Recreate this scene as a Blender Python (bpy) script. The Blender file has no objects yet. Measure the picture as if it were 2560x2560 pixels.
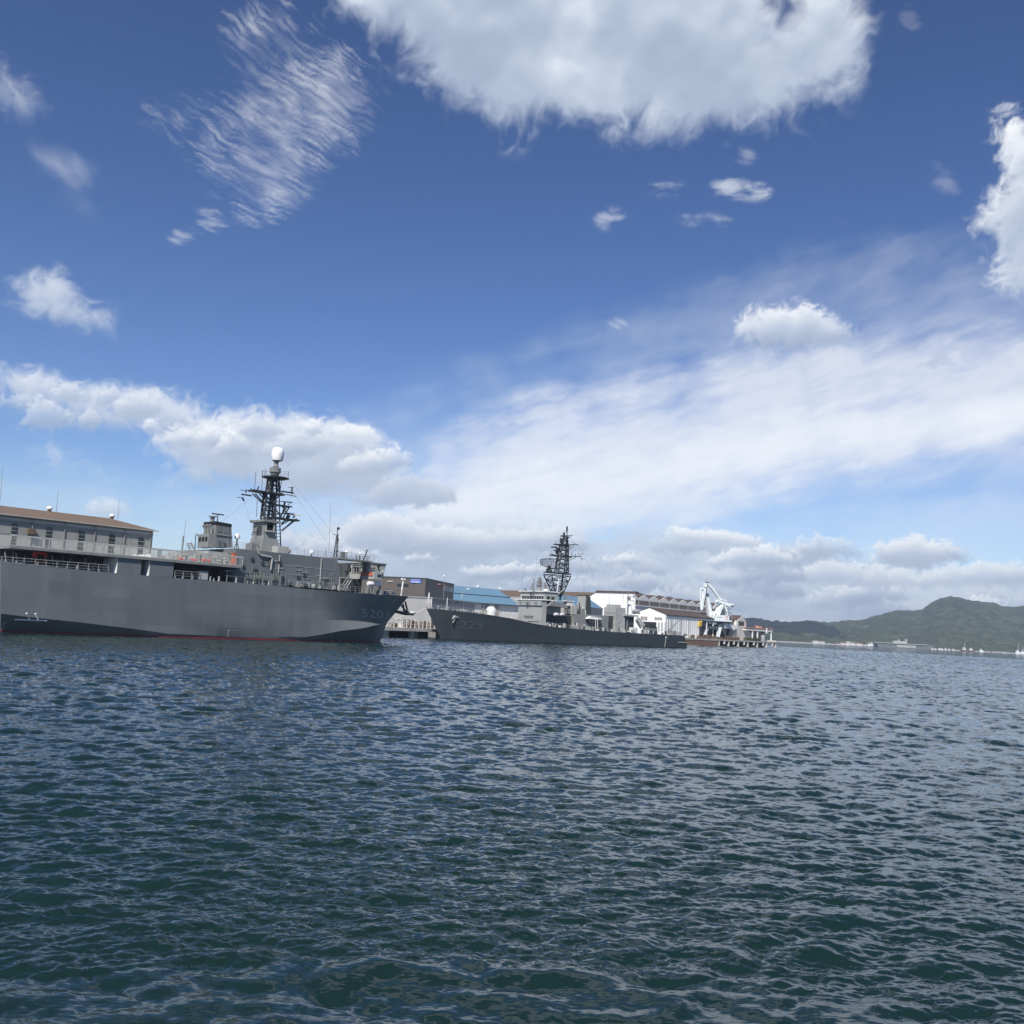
import bpy, bmesh, math, random
import numpy as np
from mathutils import Vector, Matrix
from mathutils.bvhtree import BVHTree

S = bpy.context.scene
COL = S.collection
R = math.radians
random.seed(7)

# ------------------------------------------------------------------ camera
CAM_H, FPX, PITCH, ROLL = 4.5, 2363.0, R(6.87), R(2.86)
F_ = np.array([0, math.cos(PITCH), math.sin(PITCH)])
R0 = np.array([1.0, 0, 0]); U0 = np.array([0, -math.sin(PITCH), math.cos(PITCH)])
RIGHT = math.cos(ROLL) * R0 + math.sin(ROLL) * U0
UP = -math.sin(ROLL) * R0 + math.cos(ROLL) * U0
CAM = np.array([0, 0, CAM_H])
cd = bpy.data.cameras.new("camera")
cam = bpy.data.objects.new("camera", cd); COL.objects.link(cam)
cd.sensor_fit = 'HORIZONTAL'; cd.sensor_width = 36.0
cd.lens = 36.0 * FPX / 2560.0
cd.clip_start = 0.5; cd.clip_end = 60000
cam.matrix_world = Matrix(((RIGHT[0], UP[0], -F_[0], CAM[0]), (RIGHT[1], UP[1], -F_[1], CAM[1]),
                           (RIGHT[2], UP[2], -F_[2], CAM[2]), (0, 0, 0, 1)))
S.camera = cam

# ------------------------------------------------------------------ light
SUN_EL, SUN_AZ = R(47), math.atan2(-0.25, -0.968)      # horizontal direction to the sun (x, y): behind the camera, to its left
SUN_DIR = Vector((-0.25 * math.cos(SUN_EL), -0.968 * math.cos(SUN_EL), math.sin(SUN_EL))).normalized()
EXPO = 0.17
S.view_settings.view_transform = 'Standard'; S.view_settings.look = 'None'
S.view_settings.exposure = EXPO; S.view_settings.gamma = 1.0; S.view_settings.use_curve_mapping = False
W = bpy.data.worlds.new("World"); S.world = W; W.use_nodes = True
wn = W.node_tree.nodes; wl = W.node_tree.links
bg = wn["Background"]; bg.inputs[1].default_value = 0.079
sky = wn.new("ShaderNodeTexSky"); sky.sky_type = 'NISHITA'; sky.sun_disc = False
sky.sun_elevation = SUN_EL; sky.sun_rotation = math.atan2(SUN_DIR.x, SUN_DIR.y)
sky.air_density = 1.0; sky.dust_density = 0.0; sky.ozone_density = 1.0; sky.altitude = 0
gm = wn.new("ShaderNodeGamma"); gm.inputs[1].default_value = 1.3
tint = wn.new("ShaderNodeMix"); tint.data_type = 'RGBA'; tint.blend_type = 'MULTIPLY'; tint.inputs[0].default_value = 1
tint.inputs[7].default_value = (0.520, 0.575, 0.730, 1)      # the deep blue of clear sea air
wl.new(sky.outputs[0], gm.inputs[0]); wl.new(gm.outputs[0], tint.inputs[6]); wl.new(tint.outputs[2], bg.inputs[0])
sd = bpy.data.lights.new("sun", 'SUN'); sd.energy = 5.0; sd.angle = R(0.53); sd.color = (1.0, 0.95, 0.87)
sun = bpy.data.objects.new("sun", sd); COL.objects.link(sun)
sun.rotation_euler = SUN_DIR.to_track_quat('Z', 'Y').to_euler(); sun.location = (0, -50, 100)
S.cycles.max_bounces = 6; S.cycles.transparent_max_bounces = 8
S.cycles.use_denoising = True

# ------------------------------------------------------------------ measuring helpers (photo pixels, 2560 wide, to metres)
def ray(px, py):
    d = F_ + (px - 1280) / FPX * RIGHT + (1280 - py) / FPX * UP
    return d / np.linalg.norm(d)
def ground(px, py, z=0.0):
    d = ray(px, py); k = (z - CAM_H) / d[2]
    return CAM + k * d
def horizon_py(px):
    return 1280 + (math.tan(PITCH) * FPX + (px - 1280) * math.sin(ROLL)) / math.cos(ROLL)
def azel(px, py):
    d = ray(px, py); return math.degrees(math.atan2(d[0], d[1])), math.degrees(math.asin(d[2]))

class Frame:
    """A local frame standing in the place: s runs along the thing (to the right and away), t runs inland, z is up."""
    def __init__(f, A, tA, B, tB):
        A = np.array(A[:2]); B = np.array(B[:2]); v = B - A; D = np.hypot(*v)
        a = math.atan2(v[1], v[0]); off = math.asin((tB - tA) / D); a -= off
        f.d = np.array([math.cos(a), math.sin(a)]); f.n = np.array([-f.d[1], f.d[0]])
        f.o = A - tA * f.n; f.ang = a
    def L(f, px, py, t=0.0):
        d = ray(px, py)
        k = (t - (CAM[:2] - f.o) @ f.n) / (d[:2] @ f.n)
        p = CAM + k * d; q = p[:2] - f.o
        return np.array([q @ f.d, t, p[2]])
    def Lz(f, px, z, t=0.0):
        lo, hi = 800.0, 2400.0
        for _ in range(50):
            m = (lo + hi) / 2
            if f.L(px, m, t)[2] > z: lo = m
            else: hi = m
        return f.L(px, (lo + hi) / 2, t)
    def S(f, px, py, s):
        """point on the cross plane s = const"""
        d = ray(px, py)
        k = (s - (CAM[:2] - f.o) @ f.d) / (d[:2] @ f.d)
        p = CAM + k * d; q = p[:2] - f.o
        return np.array([s, q @ f.n, p[2]])
    def empty(f, name):
        e = bpy.data.objects.new(name, None); COL.objects.link(e)
        e.location = (f.o[0], f.o[1], 0); e.rotation_euler = (0, 0, f.ang); return e
def frame_at(px1, d1, px2, d2):
    """frame whose t = 0 plane passes the two columns at the given distances ahead"""
    def g(px, d):
        r = ray(px, horizon_py(px)); return np.array([r[0] / r[1] * d, d])
    return Frame(g(px1, d1), 0, g(px2, d2), 0)

# ------------------------------------------------------------------ materials
def mat(name, col, rough=0.6, var=0.12, scale=0.6, metal=0.0, stain=None, stain_amt=0.0, streak=False, spec=0.4, plates=None, rib=None):
    m = bpy.data.materials.new(name); m.use_nodes = True
    n = m.node_tree.nodes; l = m.node_tree.links; b = n["Principled BSDF"]
    b.inputs["Roughness"].default_value = rough; b.inputs["Metallic"].default_value = metal
    b.inputs["Specular IOR Level"].default_value = spec
    tc = n.new("ShaderNodeTexCoord"); mp = n.new("ShaderNodeMapping")
    l.new(tc.outputs["Object"], mp.inputs[0])
    if streak: mp.inputs["Scale"].default_value = (1, 1, 0.12)
    nz = n.new("ShaderNodeTexNoise"); nz.inputs["Scale"].default_value = scale; nz.inputs["Detail"].default_value = 6
    nz.inputs["Roughness"].default_value = 0.62
    l.new(mp.outputs[0], nz.inputs["Vector"])
    mr = n.new("ShaderNodeMapRange"); mr.inputs["From Min"].default_value = 0.3; mr.inputs["From Max"].default_value = 0.7
    mr.inputs["To Min"].default_value = 1 - var; mr.inputs["To Max"].default_value = 1 + var
    l.new(nz.outputs[0], mr.inputs[0])
    mx = n.new("ShaderNodeMix"); mx.data_type = 'RGBA'; mx.blend_type = 'MULTIPLY'; mx.inputs[0].default_value = 1
    mx.inputs[6].default_value = (*col, 1); l.new(mr.outputs[0], mx.inputs[7])
    out = mx.outputs[2]
    if stain:
        n2 = n.new("ShaderNodeTexNoise"); n2.inputs["Scale"].default_value = scale * 2.3; n2.inputs["Detail"].default_value = 8
        n2.inputs["Roughness"].default_value = 0.7
        mp2 = n.new("ShaderNodeMapping"); l.new(tc.outputs["Object"], mp2.inputs[0])
        mp2.inputs["Location"].default_value = (13, 5, 3)
        mp2.inputs["Scale"].default_value = (1, 1, 0.18 if streak else 1)
        l.new(mp2.outputs[0], n2.inputs["Vector"])
        r2 = n.new("ShaderNodeMapRange"); r2.inputs["From Min"].default_value = 0.52; r2.inputs["From Max"].default_value = 0.74
        r2.inputs["To Max"].default_value = stain_amt; l.new(n2.outputs[0], r2.inputs[0])
        m3 = n.new("ShaderNodeMix"); m3.data_type = 'RGBA'; l.new(r2.outputs[0], m3.inputs[0])
        l.new(out, m3.inputs[6]); m3.inputs[7].default_value = (*stain, 1); out = m3.outputs[2]
    if plates or rib:
        sx = n.new("ShaderNodeSeparateXYZ"); l.new(tc.outputs["Object"], sx.inputs[0]); cx = n.new("ShaderNodeCombineXYZ")
        ad = n.new("ShaderNodeMath"); l.new(sx.outputs[0], ad.inputs[0]); l.new(sx.outputs[1], ad.inputs[1]); l.new(ad.outputs[0], cx.inputs[0]); l.new(sx.outputs[2], cx.inputs[1])
        if plates:                                              # welded plates, each a shade of its own
            bt = n.new("ShaderNodeTexBrick"); bt.inputs["Scale"].default_value = 1.0; bt.inputs["Brick Width"].default_value = plates[0]; bt.inputs["Row Height"].default_value = plates[1]
            bt.inputs["Mortar Size"].default_value = 0.025; bt.inputs["Mortar Smooth"].default_value = 0.6; bt.inputs["Color1"].default_value = (0.91, 0.91, 0.91, 1); bt.inputs["Color2"].default_value = (1.09, 1.09, 1.09, 1); bt.inputs["Mortar"].default_value = (0.76, 0.75, 0.74, 1)
            l.new(cx.outputs[0], bt.inputs["Vector"]); fac = bt.outputs["Color"]
        else:
            wv = n.new("ShaderNodeTexWave"); wv.inputs["Scale"].default_value = rib; wv.inputs["Distortion"].default_value = 0.2; l.new(cx.outputs[0], wv.inputs["Vector"])
            mr3 = n.new("ShaderNodeMapRange"); mr3.inputs["To Min"].default_value = 0.86; mr3.inputs["To Max"].default_value = 1.08; l.new(wv.outputs["Fac"], mr3.inputs[0]); fac = mr3.outputs[0]
        m4 = n.new("ShaderNodeMix"); m4.data_type = 'RGBA'; m4.blend_type = 'MULTIPLY'; m4.inputs[0].default_value = 1; l.new(out, m4.inputs[6]); l.new(fac, m4.inputs[7]); out = m4.outputs[2]
    l.new(out, b.inputs["Base Color"])
    return m

# ------------------------------------------------------------------ sky: a thin sheet of clouds far away in front of the blue sky
def _hash(ix, iy, seed):
    h = (ix.astype(np.int64) * 374761393 + iy.astype(np.int64) * 668265263 + seed * 2147483647) & 0xffffffff
    h = ((h ^ (h >> 13)) * 1274126177) & 0xffffffff
    return ((h ^ (h >> 16)) & 0xffff) / 65535.0
def vnoise(x, y, seed=0):
    ix = np.floor(x); iy = np.floor(y); fx = x - ix; fy = y - iy
    ix = ix.astype(np.int64); iy = iy.astype(np.int64)
    u = fx * fx * fx * (fx * (fx * 6 - 15) + 10); v = fy * fy * fy * (fy * (fy * 6 - 15) + 10)
    def g(i, j, dx, dy):
        a = _hash(i, j, seed) * 6.2831853
        return np.cos(a) * dx + np.sin(a) * dy
    a = g(ix, iy, fx, fy); b = g(ix + 1, iy, fx - 1, fy); c = g(ix, iy + 1, fx, fy - 1); d = g(ix + 1, iy + 1, fx - 1, fy - 1)
    return (a + (b - a) * u + (c - a) * v + (a - b - c + d) * u * v) * 1.5
def fbm(x, y, seed=0, octs=6, gain=0.52, billow=False):
    s = np.zeros_like(x); a = 1.0; tot = 0
    for o in range(octs):
        n = vnoise(x, y, seed + o * 17)
        if billow: n = 1 - 2 * np.abs(n)
        s += a * n; tot += a; a *= gain; x = x * 2.03 + 5.1; y = y * 2.03 + 1.7
    return s / tot
def sstep(a, b, x):
    t = np.clip((x - a) / (b - a), 0, 1); return t * t * (3 - 2 * t)

def build_sky():
    STEP = 0.075
    az = np.arange(-47, 47, STEP); el = np.arange(-3.0, 48, STEP)
    A0, E0 = np.meshgrid(az, el); H, Wd = A0.shape
    A = A0; E = E0; win = None
    def blur(m, s):
        ky = np.fft.fftfreq(m.shape[0], STEP)[:, None]; kx = np.fft.rfftfreq(m.shape[1], STEP)[None, :]
        return np.fft.irfft2(np.fft.rfft2(m) * np.exp(-2 * (math.pi * s) ** 2 * (kx * kx + ky * ky)), s=m.shape)
    def poly(pts, mar=4.5):
        nonlocal A, E, win
        q = np.array([azel(*p) for p in pts])
        i0 = max(0, int((q[:, 1].min() - mar - el[0]) / STEP)); i1 = min(H, int((q[:, 1].max() + mar - el[0]) / STEP))
        j0 = max(0, int((q[:, 0].min() - mar - az[0]) / STEP)); j1 = min(Wd, int((q[:, 0].max() + mar - az[0]) / STEP))
        i1 -= (i1 - i0) % 2; j1 -= (j1 - j0) % 2
        win = (slice(i0, i1), slice(j0, j1)); A = A0[win]; E = E0[win]
        m = np.zeros(A.shape, bool); j = len(q) - 1
        for i in range(len(q)):
            xi, yi = q[i]; xj, yj = q[j]
            c = ((yi > E) != (yj > E)) & (A < (xj - xi) * (E - yi) / (yj - yi + 1e-12) + xi)
            m ^= c; j = i
        return m.astype(float), q
    alpha = np.zeros(A.shape); light = np.ones(A.shape)
    lx, ly, lz = np.array([-0.30, 0.62, 0.72]) / np.linalg.norm([-0.30, 0.62, 0.72])
    def over(a, b):
        eh, ew = a.shape; fy = np.minimum(np.arange(eh), np.arange(eh)[::-1]) * STEP; fx = np.minimum(np.arange(ew), np.arange(ew)[::-1]) * STEP
        a = a * np.minimum(1, fy / 1.6)[:, None] ** 2 * np.minimum(1, fx / 1.6)[None, :] ** 2
        al = alpha[win]; lg = light[win]
        na = a + al * (1 - a)
        light[win] = np.where(na > 1e-4, (b * a + lg * al * (1 - a)) / np.maximum(na, 1e-4), lg)
        alpha[win] = na
    def cumulus(pts, sig=0.8, amp=0.8, fscale=0.45, dens=1.0, lo=0.25, hi=0.62, base=0.5, top=1.0, seed=1, puff=1.0, warp=0.6, relief=1.0, core=0.0, mott=0.0):
        m, q = poly(pts); y0, y1 = q[:, 1].min(), q[:, 1].max()
        wx = fbm(A * fscale * 0.8, E * fscale * 0.8, seed + 50, 4); wy = fbm(A * fscale * 0.8 + 31, E * fscale * 0.8, seed + 51, 4)
        x = A * fscale + warp * wx; y = E * fscale * 1.15 + warp * wy
        n = 0.6 * fbm(x, y, seed, 8, 0.55) + 0.4 * (fbm(x * 1.3, y * 1.3, seed + 9, 6, 0.55, True) - 0.4)
        C = blur(m, sig) + blur(m, sig * 2.2) * 0.25
        C /= 1.25
        a = sstep(lo, hi, C + amp * n * (0.35 + 0.65 * np.clip(1.6 - C * 1.3, 0, 1)) * (C > 0.02))
        a *= sstep(0.02, 0.1, C)
        Hh = 1.7 * sig ** 0.5 * np.sqrt(np.clip(blur(m, sig * 1.6), 0, 1)) * relief + puff * 0.30 * blur(n, 0.30) / fscale
        gy, gx = np.gradient(blur(Hh, 0.14), STEP)
        nl = 1 / np.sqrt(1 + gx * gx + gy * gy)
        lam = np.clip((-gx * lx - gy * ly + lz) * nl, 0, 1)
        # light lost on its way down through the cloud
        dep = np.zeros_like(C); sh = a * 0.9
        for i in range(1, 26):
            dep += np.roll(np.roll(sh, -i, 0), int(i * 0.35), 1)
        T = np.exp(-dep * STEP * 1.0 / max(0.6, 0.45 * (y1 - y0)))
        v = np.clip((E - y0) / (y1 - y0 + 1e-6), 0, 1)
        br = base + (top - base) * np.clip(0.05 + 0.62 * sstep(0.35, 0.97, lam) * (0.40 + 0.60 * T) + 0.38 * T * (0.45 + 0.55 * v), 0, 1.08)
        if core:
            br = br - core * sstep(0.25, 1.0, blur(a, 1.7 * sig)) * (0.75 + 0.9 * fbm(A * fscale * 0.6, E * fscale * 0.6, seed + 70, 4))
        if mott: br = br + mott * fbm(A * 0.13 + 3, E * 0.2, seed + 80, 5, 0.5) * sstep(0.2, 1, C)
        br = 0.44 + np.log1p(np.exp(np.clip((br - 0.44) * 9, -30, 30))) / 9 if (core or mott) else br
        over(a * dens, br)
    def wisps(pts, sig=0.8, ang=-25, stretch=4.5, fscale=0.9, dens=0.6, lo=0.2, hi=0.9, amp=1.0, b=1.0, seed=3, bend=0.0, gap=0.0):
        m, q = poly(pts); C = blur(m, sig)
        th = np.radians(ang + bend * (E - q[:, 1].mean()))
        a1, e1 = A - q[:, 0].mean(), E - q[:, 1].mean()
        u = a1 * np.cos(th) + e1 * np.sin(th); w = -a1 * np.sin(th) + e1 * np.cos(th)
        w = w + 0.35 * fbm(A * 0.5, E * 0.5, seed + 3, 3)
        n = fbm(u * fscale / stretch, w * fscale, seed, 6, 0.62) * 0.75 + 0.35 * fbm(A * 0.35, E * 0.35, seed + 8, 4)
        a = sstep(lo, hi, C + amp * n * np.clip(C * 3, 0, 1)) * dens
        if gap: a = a * (1 - gap + gap * sstep(-0.25, 0.3, fbm(u * 0.22, w * 0.42, seed + 12, 4)))
        over(a, np.full_like(C, b) * (0.96 + 0.06 * n))
    qL = lambda pts: [(x * .6625, y * .6625) for x, y in pts]
    qR = lambda pts: [(1280 + x * .6625, y * .6625) for x, y in pts]
    full = lambda pts: [(x * 1.325, y * 1.325) for x, y in pts]
    # high thin veils on the right
    wisps(qR([(-900, 1700), (-300, 1460), (100, 1350), (600, 1150), (1250, 950), (2600, 850), (2600, 1950), (-900, 1950)]),
          1.6, 16, 5, 0.36, 0.26, 0.08, 1.35, 0.95, 0.95, 11)
    wisps(qR([(-560, 1950), (-250, 1640), (0, 1530), (300, 1450), (700, 1360), (1000, 1290), (1400, 1260), (2600, 1200), (2600, 1690), (1932, 1720), (1100, 1830), (500, 1990)]),
          1.1, 15, 4.5, 0.55, 0.64, 0.12, 1.2, 1.05, 0.97, 21)
    wisps(qR([(-600, 1980), (-100, 1790), (700, 1640), (1300, 1540), (2600, 1420), (2600, 1560), (1932, 1660), (1100, 1780), (500, 1920), (200, 2050)]),
          1.0, 13, 4.5, 0.42, 0.64, 0.10, 1.0, 0.7, 1.0, 31)
    wisps(full([(-100, 900), (300, 930), (700, 930), (1000, 960), (2200, 930), (2200, 1060), (-100, 1020)]), 1.2, 5, 5, 0.4, 0.28, 0.1, 1.0, 0.8, 0.93, 33)
    # long low bank over the harbour
    cumulus(full([(-300, 1120), (200, 1075), (420, 1040), (560, 1000), (700, 965), (800, 985), (880, 985), (1010, 985), (1120, 1020), (1230, 1000), (1300, 1000), (1430, 1015), (1500, 1035), (1640, 1050), (1760, 1062), (1932, 1075), (2300, 1090), (2300, 1240), (-300, 1220)]),
            0.7, 0.9, 0.8, 0.86, 0.22, 1.0, 0.46, 0.76, 41, 1.6, 0.9, 0.9, mott=0.3)
    rb = np.random.default_rng(12)
    for k in range(54):
        cx = 540 + (k * 137.0 * 1.618) % 1520; cy = 1004 + 120 * rb.random() ** 1.2 + (cx - 560) * 0.030
        w = rb.uniform(28, 105); h = w * rb.uniform(0.18, 0.36)
        cumulus(full([(cx - w, cy + h * 0.5), (cx - w * 0.6, cy - h * 0.3), (cx - w * 0.15, cy - h), (cx + w * 0.3, cy - h * 0.7), (cx + w * 0.7, cy - h * 0.2), (cx + w, cy + h * 0.5), (cx, cy + h * 0.8)]),
                0.26, 1.25, 1.5, 0.55 + 0.4 * rb.random(), 0.22, 0.75, 0.42, rb.uniform(0.80, 1.12), 200 + k, 1.8, 1.0, 1.2)
    cumulus(full([(1640, 1050), (1660, 1024), (1720, 1018), (1775, 1030), (1790, 1056), (1740, 1062)]), 0.3, 0.7, 1.4, 0.9, 0.25, 0.6, 0.55, 0.95, 43)
    cumulus(full([(1230, 1012), (1250, 996), (1330, 998), (1400, 1006), (1460, 1022), (1430, 1034), (1330, 1024)]), 0.3, 0.8, 1.2, 0.9, 0.3, 0.65, 0.6, 1.02, 44)
    cumulus(full([(1480, 1075), (1560, 1058), (1640, 1066), (1740, 1082), (1860, 1056), (1960, 1075), (1960, 1098), (1700, 1110), (1540, 1100)]), 0.35, 0.85, 1.2, 0.8, 0.3, 0.7, 0.55, 0.98, 45)
    cumulus(full([(620, 1010), (700, 965), (760, 975), (860, 1005), (960, 1000), (1040, 990), (1090, 1004), (1060, 1030), (900, 1050), (700, 1040)]), 0.4, 0.8, 1.1, 0.85, 0.3, 0.7, 0.5, 0.95, 46)
    # bank on the left behind the mast
    cumulus(qL([(-60, 1360), (60, 1415), (150, 1405), (300, 1455), (420, 1490), (520, 1480), (570, 1450), (700, 1510), (820, 1590), (760, 1640), (640, 1650), (480, 1610), (250, 1560), (100, 1510), (-60, 1450)]),
            0.55, 0.8, 0.55, 0.85, 0.18, 0.95, 0.56, 0.96, 51, 1.1, 0.9)
    cumulus(qL([(560, 1640), (760, 1580), (900, 1555), (1030, 1580), (1120, 1540), (1200, 1570), (1230, 1600), (1380, 1610), (1450, 1650), (1520, 1680), (1440, 1740), (1500, 1800), (1600, 1840), (1450, 1880), (1250, 1880), (1000, 1830), (700, 1780)]),
            0.6, 0.85, 0.55, 0.95, 0.18, 0.9, 0.50, 0.96, 52, 1.2, 0.9, core=0.1)
    rb2 = np.random.default_rng(5)
    for k in range(22):                                        # lumps along the bank behind the mast
        f = k / 21.0; cx = 40 + 1480 * f + rb2.uniform(-30, 30); cy = np.interp(cx, [0, 300, 560, 800, 1120, 1440, 1600], [1400, 1475, 1490, 1600, 1570, 1660, 1780]) + rb2.uniform(10, 120)
        w = rb2.uniform(50, 130); h = w * rb2.uniform(0.35, 0.6)
        cumulus(qL([(cx - w, cy + h * 0.5), (cx - w * 0.6, cy - h * 0.3), (cx - w * 0.15, cy - h), (cx + w * 0.3, cy - h * 0.7), (cx + w * 0.7, cy - h * 0.2), (cx + w, cy + h * 0.5), (cx, cy + h * 0.8)]),
                0.30, 1.2, 1.2, 0.5 + 0.35 * rb2.random(), 0.2, 0.8, 0.46, rb2.uniform(0.85, 1.12), 300 + k, 1.7, 1.0, 1.2)
    cumulus(qL([(1240, 1612), (1320, 1600), (1400, 1618), (1446, 1652), (1400, 1670), (1300, 1660)]), 0.25, 0.6, 1.5, 0.8, 0.25, 0.55, 0.7, 1.04, 54)
    cumulus(qL([(1330, 1890), (1450, 1810), (1550, 1800), (1700, 1835), (1765, 1870), (1650, 1905), (1450, 1905)]), 0.35, 0.7, 1.0, 0.8, 0.25, 0.65, 0.5, 0.8, 55)
    cumulus(qL([(60, 1690), (200, 1705), (440, 1755), (455, 1785), (330, 1780), (150, 1740)]), 0.6, 0.7, 0.7, 0.5, 0.15, 0.8, 0.7, 0.9, 56)
    cumulus(qL([(320, 1905), (400, 1885), (470, 1900), (520, 1945), (330, 1945)]), 0.4, 0.6, 0.9, 0.8, 0.2, 0.7, 0.6, 0.95, 57)
    cumulus(qL([(580, 1790), (640, 1780), (680, 1830), (630, 1860), (590, 1830)]), 0.5, 0.6, 0.9, 0.45, 0.15, 0.8, 0.6, 0.85, 58)
    # small clouds on the left
    cumulus(qL([(-60, 235), (60, 300), (150, 365), (155, 420), (60, 425), (-60, 360)]), 0.7, 0.6, 0.6, 0.72, 0.15, 0.9, 0.62, 0.85, 61)
    wisps(qL([(60, 500), (200, 565), (375, 645), (370, 695), (270, 680), (140, 600)]), 0.7, -33, 2.5, 0.5, 0.62, 0.12, 0.95, 0.5, 0.85, 62)
    wisps(qL([(160, 660), (250, 720), (380, 795), (350, 830), (230, 760)]), 0.7, -38, 3, 0.5, 0.22, 0.1, 0.9, 0.5, 0.85, 63)
    cumulus(qL([(10, 1110), (110, 1035), (180, 1020), (265, 1035), (300, 1105), (370, 1180), (405, 1165), (460, 1245), (330, 1240), (250, 1225), (150, 1200), (60, 1150)]),
            0.55, 0.75, 0.6, 0.85, 0.22, 0.95, 0.6, 0.86, 64)
    # combed cirrus
    cir = qL([(850, 30), (1000, -60), (1110, 60), (1200, 130), (1290, 200), (1450, 300), (1430, 490), (1330, 570), (1230, 590), (1150, 720), (1070, 800), (960, 845), (830, 850), (860, 740), (740, 690), (740, 590), (860, 550), (640, 520), (490, 440), (640, 380), (830, 410), (880, 300), (840, 150)])
    wisps(cir, 0.9, -19, 8.0, 4.4, 0.46, 0.32, 1.80, 2.0, 0.95, 71, -1.2, 0.75)
    wisps(qL([(880, 290), (1280, 240), (1420, 420), (1220, 590), (1140, 700), (1060, 800), (940, 820), (900, 740), (760, 610), (960, 540)]), 1.1, -19, 6.0, 1.6, 0.30, 0.3, 1.6, 1.7, 0.95, 72, -1.2, 0.6)
    wisps(qL([(620, 915), (670, 870), (760, 880), (815, 905), (720, 900)]), 0.35, -8, 5, 2.4, 0.34, 0.2, 1.1, 1.5, 0.95, 73)
    wisps(qL([(730, 800), (850, 800), (860, 870), (780, 865)]), 0.35, -8, 5, 2.6, 0.28, 0.2, 1.1, 1.5, 0.95, 74)
    for k, (p, d) in enumerate([([(470, 700), (600, 685), (690, 712), (560, 725)], .34), ([(735, 712), (760, 695), (825, 682), (900, 695), (980, 705), (975, 735), (900, 735), (760, 725)], .55),
                 ([(300, 840), (380, 785), (450, 818), (400, 840), (340, 860)], .38), ([(570, 795), (700, 812), (870, 828), (800, 840), (660, 838)], .38),
                 ([(830, 560), (880, 560), (925, 600), (870, 620)], .3), ([(350, 1240), (410, 1185), (435, 1230), (400, 1250)], .42), ([(1560, 620), (1640, 640), (1690, 760), (1600, 700)], .16),
                 ([(1450, 60), (1490, 20), (1560, 60), (1500, 110)], .14)]):
        wisps(qR(p), 0.36, -2 if k < 4 else -20, 4.5, 1.9, d * 1.05, 0.12, 1.0, 1.3, 0.93, 80 + k)
    # clouds on the right
    cumulus(qR([(860, 1180), (900, 1165), (960, 1158), (1060, 1158), (1145, 1140), (1185, 1180), (1300, 1262), (1280, 1300), (1100, 1320), (920, 1310), (840, 1280)]),
            0.38, 0.95, 1.1, 0.9, 0.2, 0.95, 0.42, 1.02, 91, 1.5, 0.9, 1.2)
    cumulus(qR([(1810, 440), (1880, 425), (1990, 470), (2300, 500), (2300, 1120), (1900, 1120), (1810, 1060), (1840, 960), (1820, 880), (1735, 870), (1780, 770), (1850, 740), (1860, 650), (1835, 600), (1820, 520)]),
            0.5, 1.1, 0.75, 0.95, 0.18, 1.0, 0.48, 1.0, 92, 1.3, 1.0, core=0.12, mott=0.25)
    cumulus(qR([(1540, 1350), (1600, 1315), (1650, 1330), (1720, 1330), (1740, 1350), (1640, 1375), (1600, 1395)]), 0.35, 0.9, 1.2, 0.32, 0.2, 0.8, 0.42, 0.55, 93)
    cumulus(qR([(1830, 1370), (1880, 1350), (1932, 1370), (1900, 1390)]), 0.35, 0.8, 1.2, 0.28, 0.2, 0.8, 0.42, 0.55, 94)
    # the big one overhead
    cumulus([(815, -250), (822, -20), (905, 60), (1040, 110), (1080, 195), (1180, 250), (1275, 312), (1386, 268), (1490, 280), (1600, 318), (1664, 338), (1783, 292), (1876, 284), (2002, 262), (2048, 226), (2134, 212), (2176, 180), (2184, 140), (2170, 90), (2154, 10), (2150, -60), (2020, -20), (1985, 40), (1930, 80), (1896, 50), (1920, -60), (1900, -250)],
            0.95, 0.80, 0.30, 1.0, 0.16, 0.90, 0.54, 0.99, 101, 0.75, 0.6, 1.0, core=0.34, mott=0.5)
    # clear air outside the sheet's edges
    A = A0; E = E0
    fade = sstep(-47, -44, A) * sstep(-47, -44, -A) * (1 - sstep(45, 48, E))
    alpha *= fade
    RAD = 20000.0
    a_ = np.radians(A); e_ = np.radians(E)
    V = np.stack([RAD * np.cos(e_) * np.sin(a_), RAD * np.cos(e_) * np.cos(a_), RAD * np.sin(e_)], -1).reshape(-1, 3)
    i = np.arange(H * Wd).reshape(H, Wd)
    Q = np.stack([i[:-1, :-1], i[1:, :-1], i[1:, 1:], i[:-1, 1:]], -1).reshape(-1, 4)
    keep = alpha.ravel()[Q].max(1) > 0.004          # no sheet where there is no cloud
    Q = Q[keep]
    used = np.unique(Q); mp = np.zeros(H * Wd, np.int64); mp[used] = np.arange(len(used))
    me = mesh_np("sky", V[used], mp[Q])
    for nm, d in (("cover", alpha), ("lit", light)):
        at = me.attributes.new(nm, 'FLOAT', 'POINT'); at.data.foreach_set("value", d.ravel()[used].astype(np.float32))
    m = bpy.data.materials.new("cloud"); m.use_nodes = True
    n = m.node_tree.nodes; l = m.node_tree.links; n.clear()
    out = n.new("ShaderNodeOutputMaterial"); mix = n.new("ShaderNodeMixShader"); tr = n.new("ShaderNodeBsdfTransparent"); em = n.new("ShaderNodeEmission")
    c = n.new("ShaderNodeAttribute"); c.attribute_name = "cover"; li = n.new("ShaderNodeAttribute"); li.attribute_name = "lit"
    rp = n.new("ShaderNodeValToRGB"); e = rp.color_ramp.elements
    e[0].position = 0.40; e[0].color = (0.31, 0.385, 0.515, 1); e[1].position = 1.0; e[1].color = (0.92, 0.935, 0.955, 1)
    x = e.new(0.7); x.color = (0.53, 0.60, 0.715, 1)
    l.new(li.outputs["Fac"], rp.inputs[0]); l.new(rp.outputs[0], em.inputs[0]); em.inputs[1].default_value = 1.0
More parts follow.
